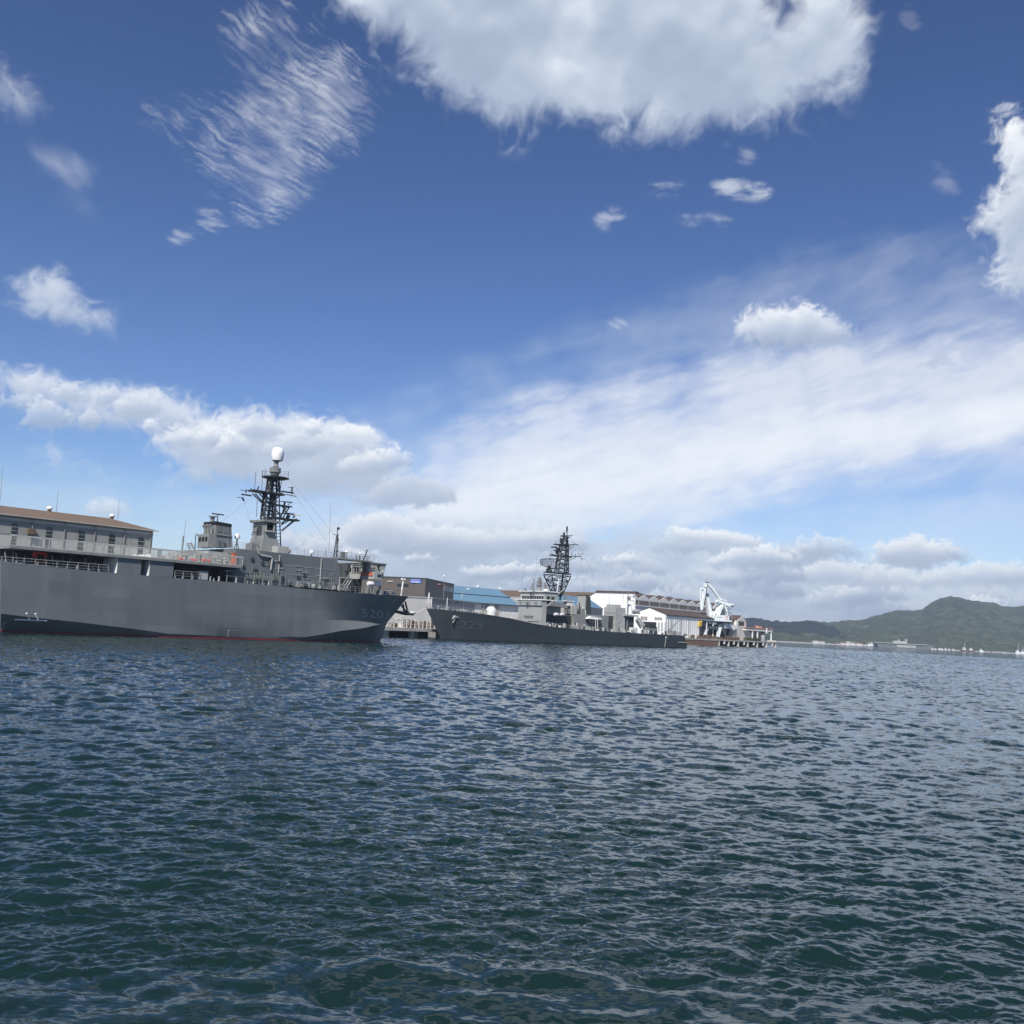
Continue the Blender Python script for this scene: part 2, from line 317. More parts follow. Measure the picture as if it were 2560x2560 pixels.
    l.new(c.outputs["Fac"], mix.inputs[0]); l.new(tr.outputs[0], mix.inputs[1]); l.new(em.outputs[0], mix.inputs[2]); l.new(mix.outputs[0], out.inputs[0])
    o = bpy.data.objects.new("sky", me); COL.objects.link(o); me.materials.append(m); o["kind"] = "structure"; o["label"] = "blue sky with white cumulus and combed cirrus clouds"
    return o

def mesh_np(name, V, Q, smooth=True):
    me = bpy.data.meshes.new(name)
    V = np.asarray(V, np.float32); Q = np.asarray(Q, np.int32); k = Q.shape[1]
    me.vertices.add(len(V)); me.vertices.foreach_set("co", V.ravel())
    me.loops.add(Q.size); me.loops.foreach_set("vertex_index", Q.ravel())
    me.polygons.add(len(Q)); me.polygons.foreach_set("loop_start", np.arange(0, Q.size, k, dtype=np.int32))
    me.polygons.foreach_set("loop_total", np.full(len(Q), k, np.int32))
    if smooth: me.polygons.foreach_set("use_smooth", np.ones(len(Q), bool))
    me.update(calc_edges=True); return me

# ------------------------------------------------------------------ water
def build_water():
    def tile(N, Lm, wdir, lmin, lmax, Lw, seed, spread=2.0):
        rng = np.random.default_rng(seed)
        k1 = np.fft.fftfreq(N, Lm / N) * 2 * math.pi
        KX, KY = np.meshgrid(k1, k1); K = np.hypot(KX, KY); K[0, 0] = 1
        c = (KX * wdir[0] + KY * wdir[1]) / K
        P = np.exp(-1 / (K * Lw) ** 2) / K ** 4 * (np.abs(c) ** spread * 0.9 + 0.1) * np.where(c < 0, 0.25, 1)
        P *= sstep(2 * math.pi / lmax * 0.7, 2 * math.pi / lmax * 1.2, K) * (1 - sstep(2 * math.pi / lmin * 0.8, 2 * math.pi / lmin * 1.3, K))
        P[0, 0] = 0
        h = (rng.normal(size=(N, N)) + 1j * rng.normal(size=(N, N))) * np.sqrt(P)
        z = np.fft.ifft2(h).real; dx = np.fft.ifft2(1j * KX / K * h).real; dy = np.fft.ifft2(1j * KY / K * h).real
        sx = np.fft.ifft2(1j * KX * h).real; sy = np.fft.ifft2(1j * KY * h).real
        rms = math.sqrt((sx ** 2 + sy ** 2).mean())
        return z / rms, dx / rms, dy / rms, Lm, N
    def samp(T, X, Y):
        out = []; z, dx, dy, Lm, N = T
        u = (X / Lm % 1) * N; v = (Y / Lm % 1) * N
        i = np.floor(u).astype(int); j = np.floor(v).astype(int); fu = u - i; fv = v - j
        i0 = i % N; i1 = (i + 1) % N; j0 = j % N; j1 = (j + 1) % N
        for g in (z, dx, dy):
            out.append(g[j0, i0] * (1 - fu) * (1 - fv) + g[j0, i1] * fu * (1 - fv) + g[j1, i0] * (1 - fu) * fv + g[j1, i1] * fu * fv)
        return out
    wd = np.array([0.22, -1.0]); wd /= np.hypot(*wd)
    TA = tile(768, 113.0, wd, 0.7, 8.0, 0.32, 3, 2.0)
    TB = tile(1024, 27.0, wd, 0.11, 0.85, 1.2, 5, 2.0)
    TC = tile(512, 611.0, wd, 8, 200, 6, 8, 1.0)
    TD = tile(1024, 11.0, wd, 0.06, 0.30, 1.2, 15, 2.0)
    r = [4.0]
    while r[-1] < 6200:
        d = r[-1]
        pix = d * d / (CAM_H * 945)
        st = max(0.028, pix * 0.5)
        if d < 160: st = min(st, 0.36)
        elif d < 620: st = min(st, 0.36 + (d - 160) * 0.0012)
        else: st = min(st, 0.06 * d)
        if d < 13: st = 0.12
        r.append(d + st)
    r = np.array(r)
    a = np.concatenate([np.linspace(-180, -46, 40)[:-1], np.arange(-46, -37, 0.5), np.arange(-37, 37, 0.085), np.arange(37, 46, 0.5), np.linspace(46, 180, 40)])
    AZ, RR = np.meshgrid(np.radians(a), r)
    X = RR * np.sin(AZ); Y = RR * np.cos(AZ)
    st = np.gradient(r)[:, None] * np.ones_like(X)
    wob = 0.75 + 0.5 * fbm(X / 45, Y / 45, 4, 3)                       # gusts: rougher and calmer patches
    wA = 0.120 * (1 - sstep(1.2, 4.0, st)); wB = 0.285 * (1 - sstep(0.30, 0.62, st)); wC = 0.006
    zA, xA, yA = samp(TA, X, Y); ca, sa = math.cos(0.5), math.sin(0.5)
    zB, xb, yb = samp(TB, X * ca - Y * sa * 0 + 3.3, Y + X * sa * 0)
    zC, _, _ = samp(TC, X, Y); zD, xd, yd = samp(TD, X + 1.7, Y + 5.1); wD = 0.20 * (1 - sstep(0.045, 0.10, st))
    wA = wA * (1 + 0.95 * sstep(0.07, 0.34, st))              # the long waves carry what the fine ones lose with distance
    gust = np.clip(wob, 0.45, 1.35)
    Z = zA * wA * (0.6 + 0.4 * gust) + zB * wB * gust + zC * wC + zD * wD * gust
    # calm water in the lee of the hulls
    X2 = X - 1.0 * (xA * wA + 0.8 * xb * wB * gust); Y2 = Y - 1.0 * (yA * wA + 0.8 * yb * wB * gust)
    H, Wd = X.shape
    V = np.stack([X2, Y2, Z], -1).reshape(-1, 3); i = np.arange(H * Wd).reshape(H, Wd)
    Q = np.stack([i[:-1, :-1], i[:-1, 1:], i[1:, 1:], i[1:, :-1]], -1).reshape(-1, 4)[:, ::-1]
    me = mesh_np("water", V, Q)
    at = me.attributes.new("unresolved", 'FLOAT', 'POINT'); at.data.foreach_set("value", ((1 - np.clip(wA / 0.120, 0, 1) * (0.45 + 0.55 * wB / 0.285)) * np.clip(0.95 + 0.75 * fbm(X / 140 + 9, Y / 70, 44, 4), 0.35, 1.5)).ravel().astype(np.float32))
    m = bpy.data.materials.new("sea_water"); m.use_nodes = True
    n = m.node_tree.nodes; l = m.node_tree.links; b = n["Principled BSDF"]
    b.inputs["Base Color"].default_value = (0.007, 0.0215, 0.0185, 1); b.inputs["Roughness"].default_value = 0.05
    b.inputs["IOR"].default_value = 1.36; b.inputs["Specular IOR Level"].default_value = 0.5
    ge = n.new("ShaderNodeNewGeometry"); acc = ge.outputs["Normal"]
    for sc, amt, sx in ((5.0, 0.06, 0.4), (16.0, 0.14, 0.4)):
        mp = n.new("ShaderNodeMapping"); mp.inputs["Scale"].default_value = (sx, 1, 1); mp.inputs["Rotation"].default_value = (0, 0, 0.2)
        l.new(ge.outputs["Position"], mp.inputs[0])
        nz = n.new("ShaderNodeTexNoise"); nz.inputs["Scale"].default_value = sc; nz.inputs["Detail"].default_value = 3; nz.noise_dimensions = '2D'
        l.new(mp.outputs[0], nz.inputs["Vector"])
        sb = n.new("ShaderNodeVectorMath"); sb.operation = 'SUBTRACT'; l.new(nz.outputs["Color"], sb.inputs[0]); sb.inputs[1].default_value = (0.5, 0.5, 0.5)
        ml = n.new("ShaderNodeVectorMath"); ml.operation = 'MULTIPLY'; l.new(sb.outputs[0], ml.inputs[0]); ml.inputs[1].default_value = (amt * 2, amt * 2.4, 0)
        ad = n.new("ShaderNodeVectorMath"); ad.operation = 'ADD'; l.new(acc, ad.inputs[0]); l.new(ml.outputs[0], ad.inputs[1]); acc = ad.outputs[0]
    un = n.new("ShaderNodeAttribute"); un.attribute_name = "unresolved"      # chop finer than the sheet can carry
    nz = n.new("ShaderNodeTexNoise"); nz.inputs["Scale"].default_value = 0.55; nz.inputs["Detail"].default_value = 5; nz.noise_dimensions = '2D'
    mp = n.new("ShaderNodeMapping"); mp.inputs["Scale"].default_value = (0.55, 1, 1); l.new(ge.outputs["Position"], mp.inputs[0]); l.new(mp.outputs[0], nz.inputs["Vector"])
    sb = n.new("ShaderNodeVectorMath"); sb.operation = 'SUBTRACT'; l.new(nz.outputs["Color"], sb.inputs[0]); sb.inputs[1].default_value = (0.5, 0.5, 0.5)
    ml = n.new("ShaderNodeVectorMath"); ml.operation = 'MULTIPLY'; l.new(sb.outputs[0], ml.inputs[0]); ml.inputs[1].default_value = (2.6, 3.6, 0)
    sc = n.new("ShaderNodeVectorMath"); sc.operation = 'SCALE'; l.new(ml.outputs[0], sc.inputs[0]); l.new(un.outputs["Fac"], sc.inputs["Scale"])
    ad = n.new("ShaderNodeVectorMath"); ad.operation = 'ADD'; l.new(acc, ad.inputs[0]); l.new(sc.outputs[0], ad.inputs[1]); acc = ad.outputs[0]
    nm = n.new("ShaderNodeVectorMath"); nm.operation = 'NORMALIZE'; l.new(acc, nm.inputs[0]); l.new(nm.outputs[0], b.inputs["Normal"])
    me.materials.append(m)
    o = bpy.data.objects.new("water", me); COL.objects.link(o); o["kind"] = "structure"; o["label"] = "choppy dark blue green harbour water"
    return o
build_sky()
build_water()

# ------------------------------------------------------------------ mesh builder
OFF = {}
class MB:
    def __init__(b): b.v = []; b.f = []; b.marks = []
    def cut(b): b.marks.append((len(b.v), len(b.f))); return b      # the next shape is a piece of its own
    def add(b, vs, fs):
        k = len(b.v); b.v += [tuple(map(float, p)) for p in vs]; b.f += [tuple(k + i for i in f) for f in fs]; return b
    def hexa(b, p): return b.add(p, [(0, 3, 2, 1), (4, 5, 6, 7), (0, 1, 5, 4), (1, 2, 6, 5), (2, 3, 7, 6), (3, 0, 4, 7)])
    def box(b, s0, s1, t0, t1, z0, z1):
        return b.hexa([(s0, t0, z0), (s1, t0, z0), (s1, t1, z0), (s0, t1, z0), (s0, t0, z1), (s1, t0, z1), (s1, t1, z1), (s0, t1, z1)])
    def prism(b, pts, axis, a0, a1):
        """pts: outline in the two other axes; axis 's','t','z'"""
        n = len(pts)
        mk = {'t': lambda p, a: (p[0], a, p[1]), 's': lambda p, a: (a, p[0], p[1]), 'z': lambda p, a: (p[0], p[1], a)}[axis]
        vs = [mk(p, a0) for p in pts] + [mk(p, a1) for p in pts]
        return b.add(vs, [tuple(range(n))[::-1], tuple(range(n, 2 * n))] + [(i, (i + 1) % n, n + (i + 1) % n, n + i) for i in range(n)])
    def tube(b, pts, r, n=6, r2=None):
        pts = [Vector(p) for p in pts]; m = len(pts); rings = []
        for i, p in enumerate(pts):
            d = (pts[min(i + 1, m - 1)] - pts[max(i - 1, 0)]).normalized()
            u = d.orthogonal().normalized(); w = d.cross(u)
            if i and rings:                                   # keep the seam from spinning
                u = (rings[-1][1] - d * rings[-1][1].dot(d)).normalized(); w = d.cross(u)
            rr = r if r2 is None else r + (r2 - r) * i / max(1, m - 1)
            rings.append(([p + rr * (math.cos(2 * math.pi * k / n) * u + math.sin(2 * math.pi * k / n) * w) for k in range(n)], u))
        vs = [q for ring, _ in rings for q in ring]
        fs = [(i * n + k, i * n + (k + 1) % n, (i + 1) * n + (k + 1) % n, (i + 1) * n + k) for i in range(m - 1) for k in range(n)]
        fs += [tuple(range(n))[::-1], tuple((m - 1) * n + k for k in range(n))]
        return b.add(vs, fs)
    def lathe(b, c, prof, n=16, axis='z'):
        vs = []; 
        for r, h in prof:
            for k in range(n):
                a = 2 * math.pi * k / n; x, y = r * math.cos(a), r * math.sin(a)
                vs.append({'z': (c[0] + x, c[1] + y, c[2] + h), 's': (c[0] + h, c[1] + x, c[2] + y), 't': (c[0] + x, c[1] + h, c[2] + y)}[axis])
        m = len(prof)
        fs = [(i * n + k, i * n + (k + 1) % n, (i + 1) * n + (k + 1) % n, (i + 1) * n + k) for i in range(m - 1) for k in range(n)]
        fs += [tuple(range(n))[::-1], tuple((m - 1) * n + k for k in range(n))]
        return b.add(vs, fs)
    def ball(b, c, r, sx=1, sy=1, sz=1, n=10, m=7):
        prof = [(max(1e-3, math.cos(-math.pi / 2 + math.pi * i / m)), math.sin(-math.pi / 2 + math.pi * i / m)) for i in range(m + 1)]
        k = len(b.v); b.lathe((0, 0, 0), prof, n)
        for i in range(k, len(b.v)):
            x, y, z = b.v[i]; b.v[i] = (c[0] + x * r * sx, c[1] + y * r * sy, c[2] + z * r * sz)
        return b
    def rail(b, pts, h=1.05, gap=1.6, r=0.03, rows=3):
        """posts and rails along a polyline of foot points"""
        P = [Vector(p) for p in pts]
        for a, c in zip(P[:-1], P[1:]):
            n = max(1, round((c - a).length / gap))
            for i in range(n + 1):
                q = a.lerp(c, i / n); b.tube([q, q + Vector((0, 0, h))], r, 4)
            for k in range(rows):
                z = Vector((0, 0, h * (k + 1) / rows)); b.tube([a + z, c + z], r * (1.15 if k == rows - 1 else 0.8), 4)
        return b
    def lattice(b, foot, head, rl, rb, bays):
        """four (or three) legs with rings and crossed braces"""
        n = len(foot); F = [Vector(p) for p in foot]; H = [Vector(p) for p in head]
        for a, c in zip(F, H): b.tube([a, c], rl, 5)
        for k in range(bays + 1):
            ring = [F[i].lerp(H[i], k / bays) for i in range(n)]
            for i in range(n): b.tube([ring[i], ring[(i + 1) % n]], rb, 4)
            if k < bays:
                up = [F[i].lerp(H[i], (k + 1) / bays) for i in range(n)]
                for i in range(n):
                    j = (i + 1) % n
                    b.tube([ring[i], up[j]], rb, 4)
                    if (i + k) % 2: b.tube([ring[j], up[i]], rb, 4)
        return b
    def build(b, name, m, parent=None, smooth=False, frame=None, normals=True):
        off = Vector(OFF.get(parent.name, (0, 0, 0))) if parent else Vector((0, 0, 0))
        me = bpy.data.meshes.new(name); me.from_pydata([tuple(Vector(p) - off) for p in b.v], [], b.f)
        if normals:
            bm = bmesh.new(); bm.from_mesh(me); bmesh.ops.recalc_face_normals(bm, faces=bm.faces); bm.to_mesh(me); bm.free()
        if smooth:
            me.polygons.foreach_set("use_smooth", [True] * len(me.polygons))
            try: me.set_sharp_from_angle(angle=R(22 if name == 'hull' else 40))
            except Exception: pass
        me.materials.append(m); o = bpy.data.objects.new(name, me); COL.objects.link(o)
        if parent:
            o.parent = parent; OFF[o.name] = tuple(off)
        return o
def _each(b, name, m, parent, smooth=False):
    """every piece between two cuts becomes a part of its own"""
    mk = sorted(set([(0, 0)] + b.marks + [(len(b.v), len(b.f))])); out = []
    for (v0, f0), (v1, f1) in zip(mk[:-1], mk[1:]):
        if v1 > v0:
            c = MB(); c.v = b.v[v0:v1]; c.f = [tuple(i - v0 for i in f) for f in b.f[f0:f1]]; out.append(c.build(name, m, parent, smooth))
    return out
MB.each = _each
def tag(o, label, cat, group=None, kind=None):
    o["label"] = label; o["category"] = cat
    if group: o["group"] = group
    if kind: o["kind"] = kind
    return o
def thing(fr, name, label, cat, at=(0, 0, 0), group=None):
    e = bpy.data.objects.new(name, None); COL.objects.link(e)
    p = fr.o + at[0] * fr.d + at[1] * fr.n
    e.location = (p[0], p[1], at[2]); e.rotation_euler = (0, 0, fr.ang); OFF[e.name] = tuple(at)
    e.empty_display_size = 0.5
    return tag(e, label, cat, group)
def solo(fr, mb, name, m, label, cat, group=None, smooth=False):
    """a thing that is one mesh: its origin at the middle of its foot"""
    v = np.array(mb.v); c = np.array([(v[:, 0].min() + v[:, 0].max()) / 2, (v[:, 1].min() + v[:, 1].max()) / 2, v[:, 2].min()])
    mb.v = [tuple(np.array(p) - c) for p in mb.v]
    o = mb.build(name, m, None, smooth); p = fr.o + c[0] * fr.d + c[1] * fr.n
    o.location = (p[0], p[1], c[2]); o.rotation_euler = (0, 0, fr.ang)
    return tag(o, label, cat, group)
def dup(o, dloc, label=None, group=None, rotz=None, scale=None):
    c = o.copy(); COL.objects.link(c); c.location = Vector(o.location) + Vector(dloc)
    if rotz is not None: c.rotation_euler[2] = rotz
    if scale is not None: c.scale = scale if hasattr(scale, '__len__') else (scale,) * 3
    if label: c["label"] = label
    if group: c["group"] = group
    for ch in o.children:
        d = ch.copy(); COL.objects.link(d); d.parent = c
        for g in ch.children:
            e = g.copy(); COL.objects.link(e); e.parent = d
    return c
def pb(b, fr, x0, x1, y0, y1, t0, t1):
    """a box whose near face (plane t0) fills this rectangle of the photo"""
    ym, xm = (y0 + y1) / 2, (x0 + x1) / 2
    return b.box(fr.L(x0, ym, t0)[0], fr.L(x1, ym, t0)[0], t0, t1, fr.L(xm, y1, t0)[2], fr.L(xm, y0, t0)[2])
def pp(b, fr, pts, t0, t1):
    """an outline measured on the plane t0, given its depth"""
    q = [fr.L(x, y, t0) for x, y in pts]
    return b.prism([(p[0], p[2]) for p in q], 't', t0, t1)
def ptube(b, fr, pts, t, r, n=5):
    return b.tube([fr.L(x, y, t) for x, y in pts], r, n)
def text_mesh(txt, size):
    cu = bpy.data.curves.new("lettering", 'FONT'); cu.body = txt; cu.size = size; cu.align_x = 'CENTER'; cu.resolution_u = 3
    o = bpy.data.objects.new("lettering", cu); COL.objects.link(o)
    dg = bpy.context.evaluated_depsgraph_get(); me = bpy.data.meshes.new_from_object(o.evaluated_get(dg))
    vs = [tuple(v.co) for v in me.vertices]; fs = [tuple(p.vertices) for p in me.polygons]
    bpy.data.objects.remove(o); bpy.data.curves.remove(cu); bpy.data.meshes.remove(me); return vs, fs

M = {}
M['haze'] = mat("haze_grey_paint", (0.142, 0.154, 0.160), 0.5, 0.10, 0.35, stain=(0.115, 0.118, 0.118), stain_amt=0.7, streak=True, plates=(6.0, 1.9))
M['haze_lt'] = mat("light_grey_paint", (0.37, 0.375, 0.355), 0.55, 0.10, 0.5, stain=(0.16, 0.15, 0.13), stain_amt=0.5, streak=True)  # also put on aft faces to brighten their sunlight
M['haze_md'] = mat("grey_paint", (0.215, 0.222, 0.215), 0.55, 0.12, 0.6, stain=(0.10, 0.10, 0.095), stain_amt=0.5, streak=True)
M['navy'] = mat("weathered_hull_paint", (0.036, 0.046, 0.053), 0.65, 0.22, 0.45, stain=(0.05, 0.048, 0.046), stain_amt=0.8, streak=False)
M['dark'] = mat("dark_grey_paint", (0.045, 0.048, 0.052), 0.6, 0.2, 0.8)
M['black'] = mat("black_paint", (0.012, 0.012, 0.013), 0.7, 0.2, 1.0)
M['mast'] = mat("sooty_shaded_mast_paint", (0.028, 0.029, 0.032), 0.6, 0.2, 1.0)  # soot, with the masts' shade put into the colour too
M['deck'] = mat("deck_coating", (0.10, 0.105, 0.11), 0.8, 0.2, 0.5)
M['red'] = mat("red_bottom_paint", (0.17, 0.018, 0.02), 0.6, 0.25, 0.8)
M['white'] = mat("white_paint", (0.82, 0.82, 0.80), 0.45, 0.05, 0.8)
M['offwhite'] = mat("worn_white_paint", (0.70, 0.69, 0.66), 0.55, 0.10, 0.8, stain=(0.35, 0.31, 0.26), stain_amt=0.5, streak=True)
M['num'] = mat("faded_number_paint", (0.34, 0.355, 0.36), 0.6, 0.25, 1.5)
M['num_dark'] = mat("shadow_number_paint", (0.02, 0.022, 0.026), 0.6, 0.2, 1.5)
M['orange'] = mat("orange_plastic", (0.62, 0.13, 0.05), 0.6, 0.15, 2.0)
M['redcloth'] = mat("red_canvas", (0.55, 0.045, 0.04), 0.8, 0.25, 2.0)
M['rope'] = mat("pale_rope", (0.62, 0.60, 0.54), 0.9, 0.1, 5.0)
M['net'] = mat("pale_netting", (0.40, 0.40, 0.37), 0.9, 0.2, 2.0)
M['glass'] = mat("dark_glass", (0.012, 0.014, 0.017), 0.12, 0.1, 1.0, spec=0.6)
M['steel'] = mat("galvanised_steel", (0.33, 0.34, 0.35), 0.45, 0.15, 1.5, metal=0.3)

# ================================================================== ship 5203
F1 = Frame(ground(24, 1583), 1.5, ground(949, 1607), 4.5)
def skin(levels, mirror_t):
    """a hull from station lines: levels[k][i] is the point of line k at station i; returns near and far faces"""
    b = MB(); n = len(levels[0]); K = len(levels)
    near = [[tuple(levels[k][i]) for i in range(n)] for k in range(K)]
    far = [[(p[0], 2 * mirror_t - p[1], p[2]) for p in row] for row in near]
    for rows in (near, far):
        base = len(b.v)
        for row in rows: b.v += row
        for k in range(K - 1):
            for i in range(n - 1):
                p, q, u, v = base + k * n + i, base + k * n + i + 1, base + (k + 1) * n + i + 1, base + (k + 1) * n + i; b.f += [(p, q, u), (p, u, v)]
    h = K * n
    for k in range(K - 1):
        for i in (0, n - 1):                                   # stern and bow ends
            b.f.append((k * n + i, (k + 1) * n + i, h + (k + 1) * n + i, h + k * n + i))
    for i in range(n - 1):                                     # deck and bottom
        b.f.append((i, i + 1, h + i + 1, h + i)); q = (K - 1) * n
        b.f.append((q + i, q + i + 1, h + q + i + 1, h + q + i))
    return b
def on_hull(bvh, s, z, gap=0.05):
    hit = bvh.ray_cast(Vector((s, -60, z)), Vector((0, 1, 0)))[0]
    return (hit.y if hit else 0) - gap
def hull_text(F, bvh, txt, x0, x1, y0, y1, slope, m, parent, name, gap=0.07):
    """lettering laid on the plating where the photo shows it; y0, y1: foot and head at the middle, slope of the foot line"""
    vs, fs = text_mesh(txt, 1.0); a0 = min(v[0] for v in vs); a1 = max(v[0] for v in vs); h = max(v[1] for v in vs)
    me = bmesh.new(); bv = [me.verts.new(v) for v in vs]
    for f in fs:
        try: me.faces.new([bv[i] for i in f])
        except ValueError: pass
    bmesh.ops.triangulate(me, faces=me.faces); bmesh.ops.subdivide_edges(me, edges=me.edges, cuts=2, use_grid_fill=True)
    me.verts.index_update(); b = MB(); c = CAM[:2] - F.o; co = Vector((c @ F.d, c @ F.n, CAM_H))
    for v in me.verts:
        px = x0 + (x1 - x0) * (v.co.x - a0) / (a1 - a0); py = y0 + (y1 - y0) * v.co.y / h + slope * (px - (x0 + x1) / 2)
        d = ray(px, py); hit = bvh.ray_cast(co, Vector((d[:2] @ F.d, d[:2] @ F.n, d[2])))[0]
        b.v.append(tuple(hit + Vector((0, -gap, 0))) if hit else (0, 0, -3))
    b.f = [tuple(v.index for v in f.verts) for f in me.faces]; me.free()
    return b.build(name, m, parent, normals=False)

def ship_5203():
    F = F1; L = F.L; CT = 11.0
    root = thing(F, "survey_ship", "large grey navy ship numbered 5203 with white dome on its dark lattice mast", "ship", (35, CT, 0))
    # stations: deck edge, knuckle, chine, boot top, waterline, below water
    D = [(2, 1401, 0), (60, 1409, 0), (200, 1424.5, 0), (333, 1436.5, 0), (432, 1444.5, 0), (560, 1454, 0), (685, 1463.5, 0), (760, 1472, 0), (806, 1475.5, 0), (853, 1479.5, 0.02), (900, 1482.5, 0.3), (930, 1484, 0.8), (960, 1486.5, 2.0), (990, 1488.5, 4.2), (1021, 1491, 8.4)]
    K = [(2, 1470, 0), (60, 1478, 0), (200, 1495, 0), (333, 1508, 0), (432, 1516, 0), (560, 1527, 0), (685, 1536, 0), (760, 1544, 0), (806, 1550, 0.45), (853, 1551, 1.3), (880, 1551.5, 1.9), (912, 1554, 2.6), (940, 1558.5, 3.2), (956, 1558.5, 4.4), (984, 1537.5, 9.2)]
    Cc = [(2, 1534, 0), (60, 1541, 0), (200, 1556, 0), (333, 1572, 0), (420, 1584, 0), (560, 1590, 0), (685, 1591, 0), (760, 1593, 0.0), (806, 1586, 0.05), (853, 1577, 0.15), (880, 1574, 0.4), (912, 1569.5, 1.1), (940, 1562.5, 2.3), (956, 1560.5, 4.2), (968, 1556, 9.2)]
    tw = [2.6, 2.3, 1.5, 0.75, 0.2, 0.12, 0.12, 0.3, 1.1, 2.2, 3.0, 3.7, 4.4, 5.2, 8.6]
    lv = [[L(*p) for p in D], [L(*p) for p in K], [L(*p) for p in Cc]]
    xs = [2, 60, 200, 333, 420, 560, 685, 760, 806, 853, 880, 905, 925, 940, 951]
    w = [F.Lz(x, 0.32, t) for x, t in zip(xs, tw)]
    lv.append(w)
    for i in range(len(w)):                                     # chine never below the boot top
        if lv[2][i][2] < 0.42: lv[2][i][2] = 0.42
    hb = skin(lv, CT)
    hull = hb.build("hull", M['haze'], root, smooth=True)
    bvh = BVHTree.FromPolygons([Vector(v) for v in hb.v], [list(f) for f in hb.f])
    w1 = [p + np.array([0, 0.004, -0.004]) for p in w]; w2 = [np.array([p[0], p[1], -2.5]) for p in w]
    skin([w1, w2], CT).build("boot_stripe", M['red'], root)
    # numbers, draught marks and stabiliser mark
    hull_text(F, bvh, "5203", 904, 975, 1544.5, 1524.5, 0.085, M['num'], hull, "hull_number")
    mk = MB()
    for x, y0, y1 in ((571, 1575, 1592), (20, 1556, 1583)):
        mk.cut(); a = L(x, y0, 0); c = L(x, y1, 0)
        for k in range(6):
            z = a[2] + (max(c[2], 0.5) - a[2]) * k / 5
            t = on_hull(bvh, a[0], z, 0.05); mk.cut().box(a[0] - 0.06, a[0] + 0.06, t - 0.01, t + 0.02, z - 0.07, z + 0.07)
    mk.cut(); a = L(571, 1576.5, 0); c = L(607, 1579, 0); mk.box(a[0], c[0], -0.06, -0.03, a[2] - .015, a[2] + 0.015)
    mk.each("draught_mark", M['haze_lt'], hull)
    fm = MB()
    for pts in (((40, 1549), (119, 1552)), ((66, 1533), (76, 1549)), ((88, 1534), (97, 1550))):
        q = []
        for x, y in pts:
            p = L(x, y, 0); t = on_hull(bvh, p[0], p[2], 0.06); q.append((p[0], t, p[2]))
        wd = 0.09 if pts[0][0] == 40 else 0.14
        fm.tube([q[0], tuple((np.array(q[0]) + np.array(q[1])) / 2), q[1]], wd, 6)
    fm.build("fin_mark", M['white'], hull)
    zd = float(np.mean([p[2] for p in lv[0][1:9]]))
    # upper deck standing on side plates
    zs = L(300, 1391, -.3)[2]; s_a = L(26, 1366, -.3)[0]; s_b = L(606, 1418, -.3)[0]
    MB().box(s_a, s_b, -0.3, 2 * CT + .3, zs - 0.18, zs + 0.2).build("upper_deck", M['haze_md'], root)
    MB().box(lv[0][0][0] + 0.4, s_b + 3, 5.5, 2 * CT - 5.5, zd, zs - 0.18).build("deckhouse", M['dark'], root)  # dark paint carries the shade inside the recess
    for x0, x1 in ((294, 353), (375, 434)):
        a = MB(); a.box(L(x0, 1413, 0)[0], L(x1, 1419, 0)[0], 0.02, 5.4, zd, zs - 0.19); o = a.build("side_plating", M['haze'], root)
        d = MB(); s0 = L(x0, 1413, 0)[0]
        d.box(s0 - 0.06, s0 - 0.003, 0.05, 5.2, zd + 0.02, zs - 0.25); d.build("end_sunlight_plate", M['white'], o)  # white plate added for the sunlight on the aft face
    pw = MB()
    for x in (30, 90, 155, 225):
        s = L(x, 1390, 5.5)[0]; pw.cut().box(s, s + 0.15, 5.2, 5.5, zd, zs - 0.18)
    pw.each("pillar", M['haze_md'], root)
    # railings
    r = MB(); r.rail([(L(x, y, 0.12)[0], 0.12, zd) for x, y in ((3, 1402), (270, 1432))], 1.15, 1.55, 0.035)
    r.cut().rail([(L(x, y, 0.12)[0], 0.12, zd) for x, y in ((436, 1445), (498, 1450))], 1.15, 1.4, 0.035)
    r.cut().rail([(L(x, y, 0.12)[0], 0.12, zd) for x, y in ((720, 1467), (868, 1482))], 1.1, 1.5, 0.03)
    pts = [p + np.array([0, 0.15, 0]) for p in lv[0][9:]]
    r.cut().rail(pts, 1.15, 1.2, 0.03); r.cut().rail([(p[0], 2 * CT - p[1], p[2]) for p in pts], 1.1, 1.4, 0.03)
    r.each("deck_railing", M['haze_lt'], root)
    r = MB(); zt = zs + 0.2; hh = 1.55
    nb = 14
    for i in range(nb + 1):
        s = s_a + (s_b - s_a) * i / nb; r.box(s - 0.05, s + 0.05, -0.28, -0.18, zt, zt + hh)
        if i < nb: m_ = s + (s_b - s_a) / nb / 2; r.box(m_ - 0.03, m_ + 0.03, -0.26, -0.20, zt, zt + hh)
    r.box(s_a, s_b, -0.27, -0.19, zt + hh - 0.24, zt + hh - 0.003); r.box(s_a, s_b, -0.29, -0.17, zt + 0.005, zt + 0.12)
    up = r.build("net_railing", M['net'], root)
    g = MB(); 
    for z in np.arange(0.25, 1.3, 0.16): g.box(s_a, s_b, -0.235, -0.225, zt + z, zt + z + 0.035)
    for s in np.arange(s_a, s_b, 0.2): g.box(s, s + 0.03, -0.245, -0.238, zt + 0.12, zt + 1.3)
    g.build("safety_net", M['net'], up)
    # main superstructure
    z1 = L(640, 1376, 1)[2]; sA = L(588, 1395, 1)[0]; sB = L(842, 1420, 1)[0]
    house = MB(); house.prism([(sA, zd), (sB + 1.2, zd), (sB + 1.0, zd + 2.4), (sB + 0.2, z1 - 1.6), (sB, z1), (sA, z1)], 't', 1.0, 2 * CT - 1)
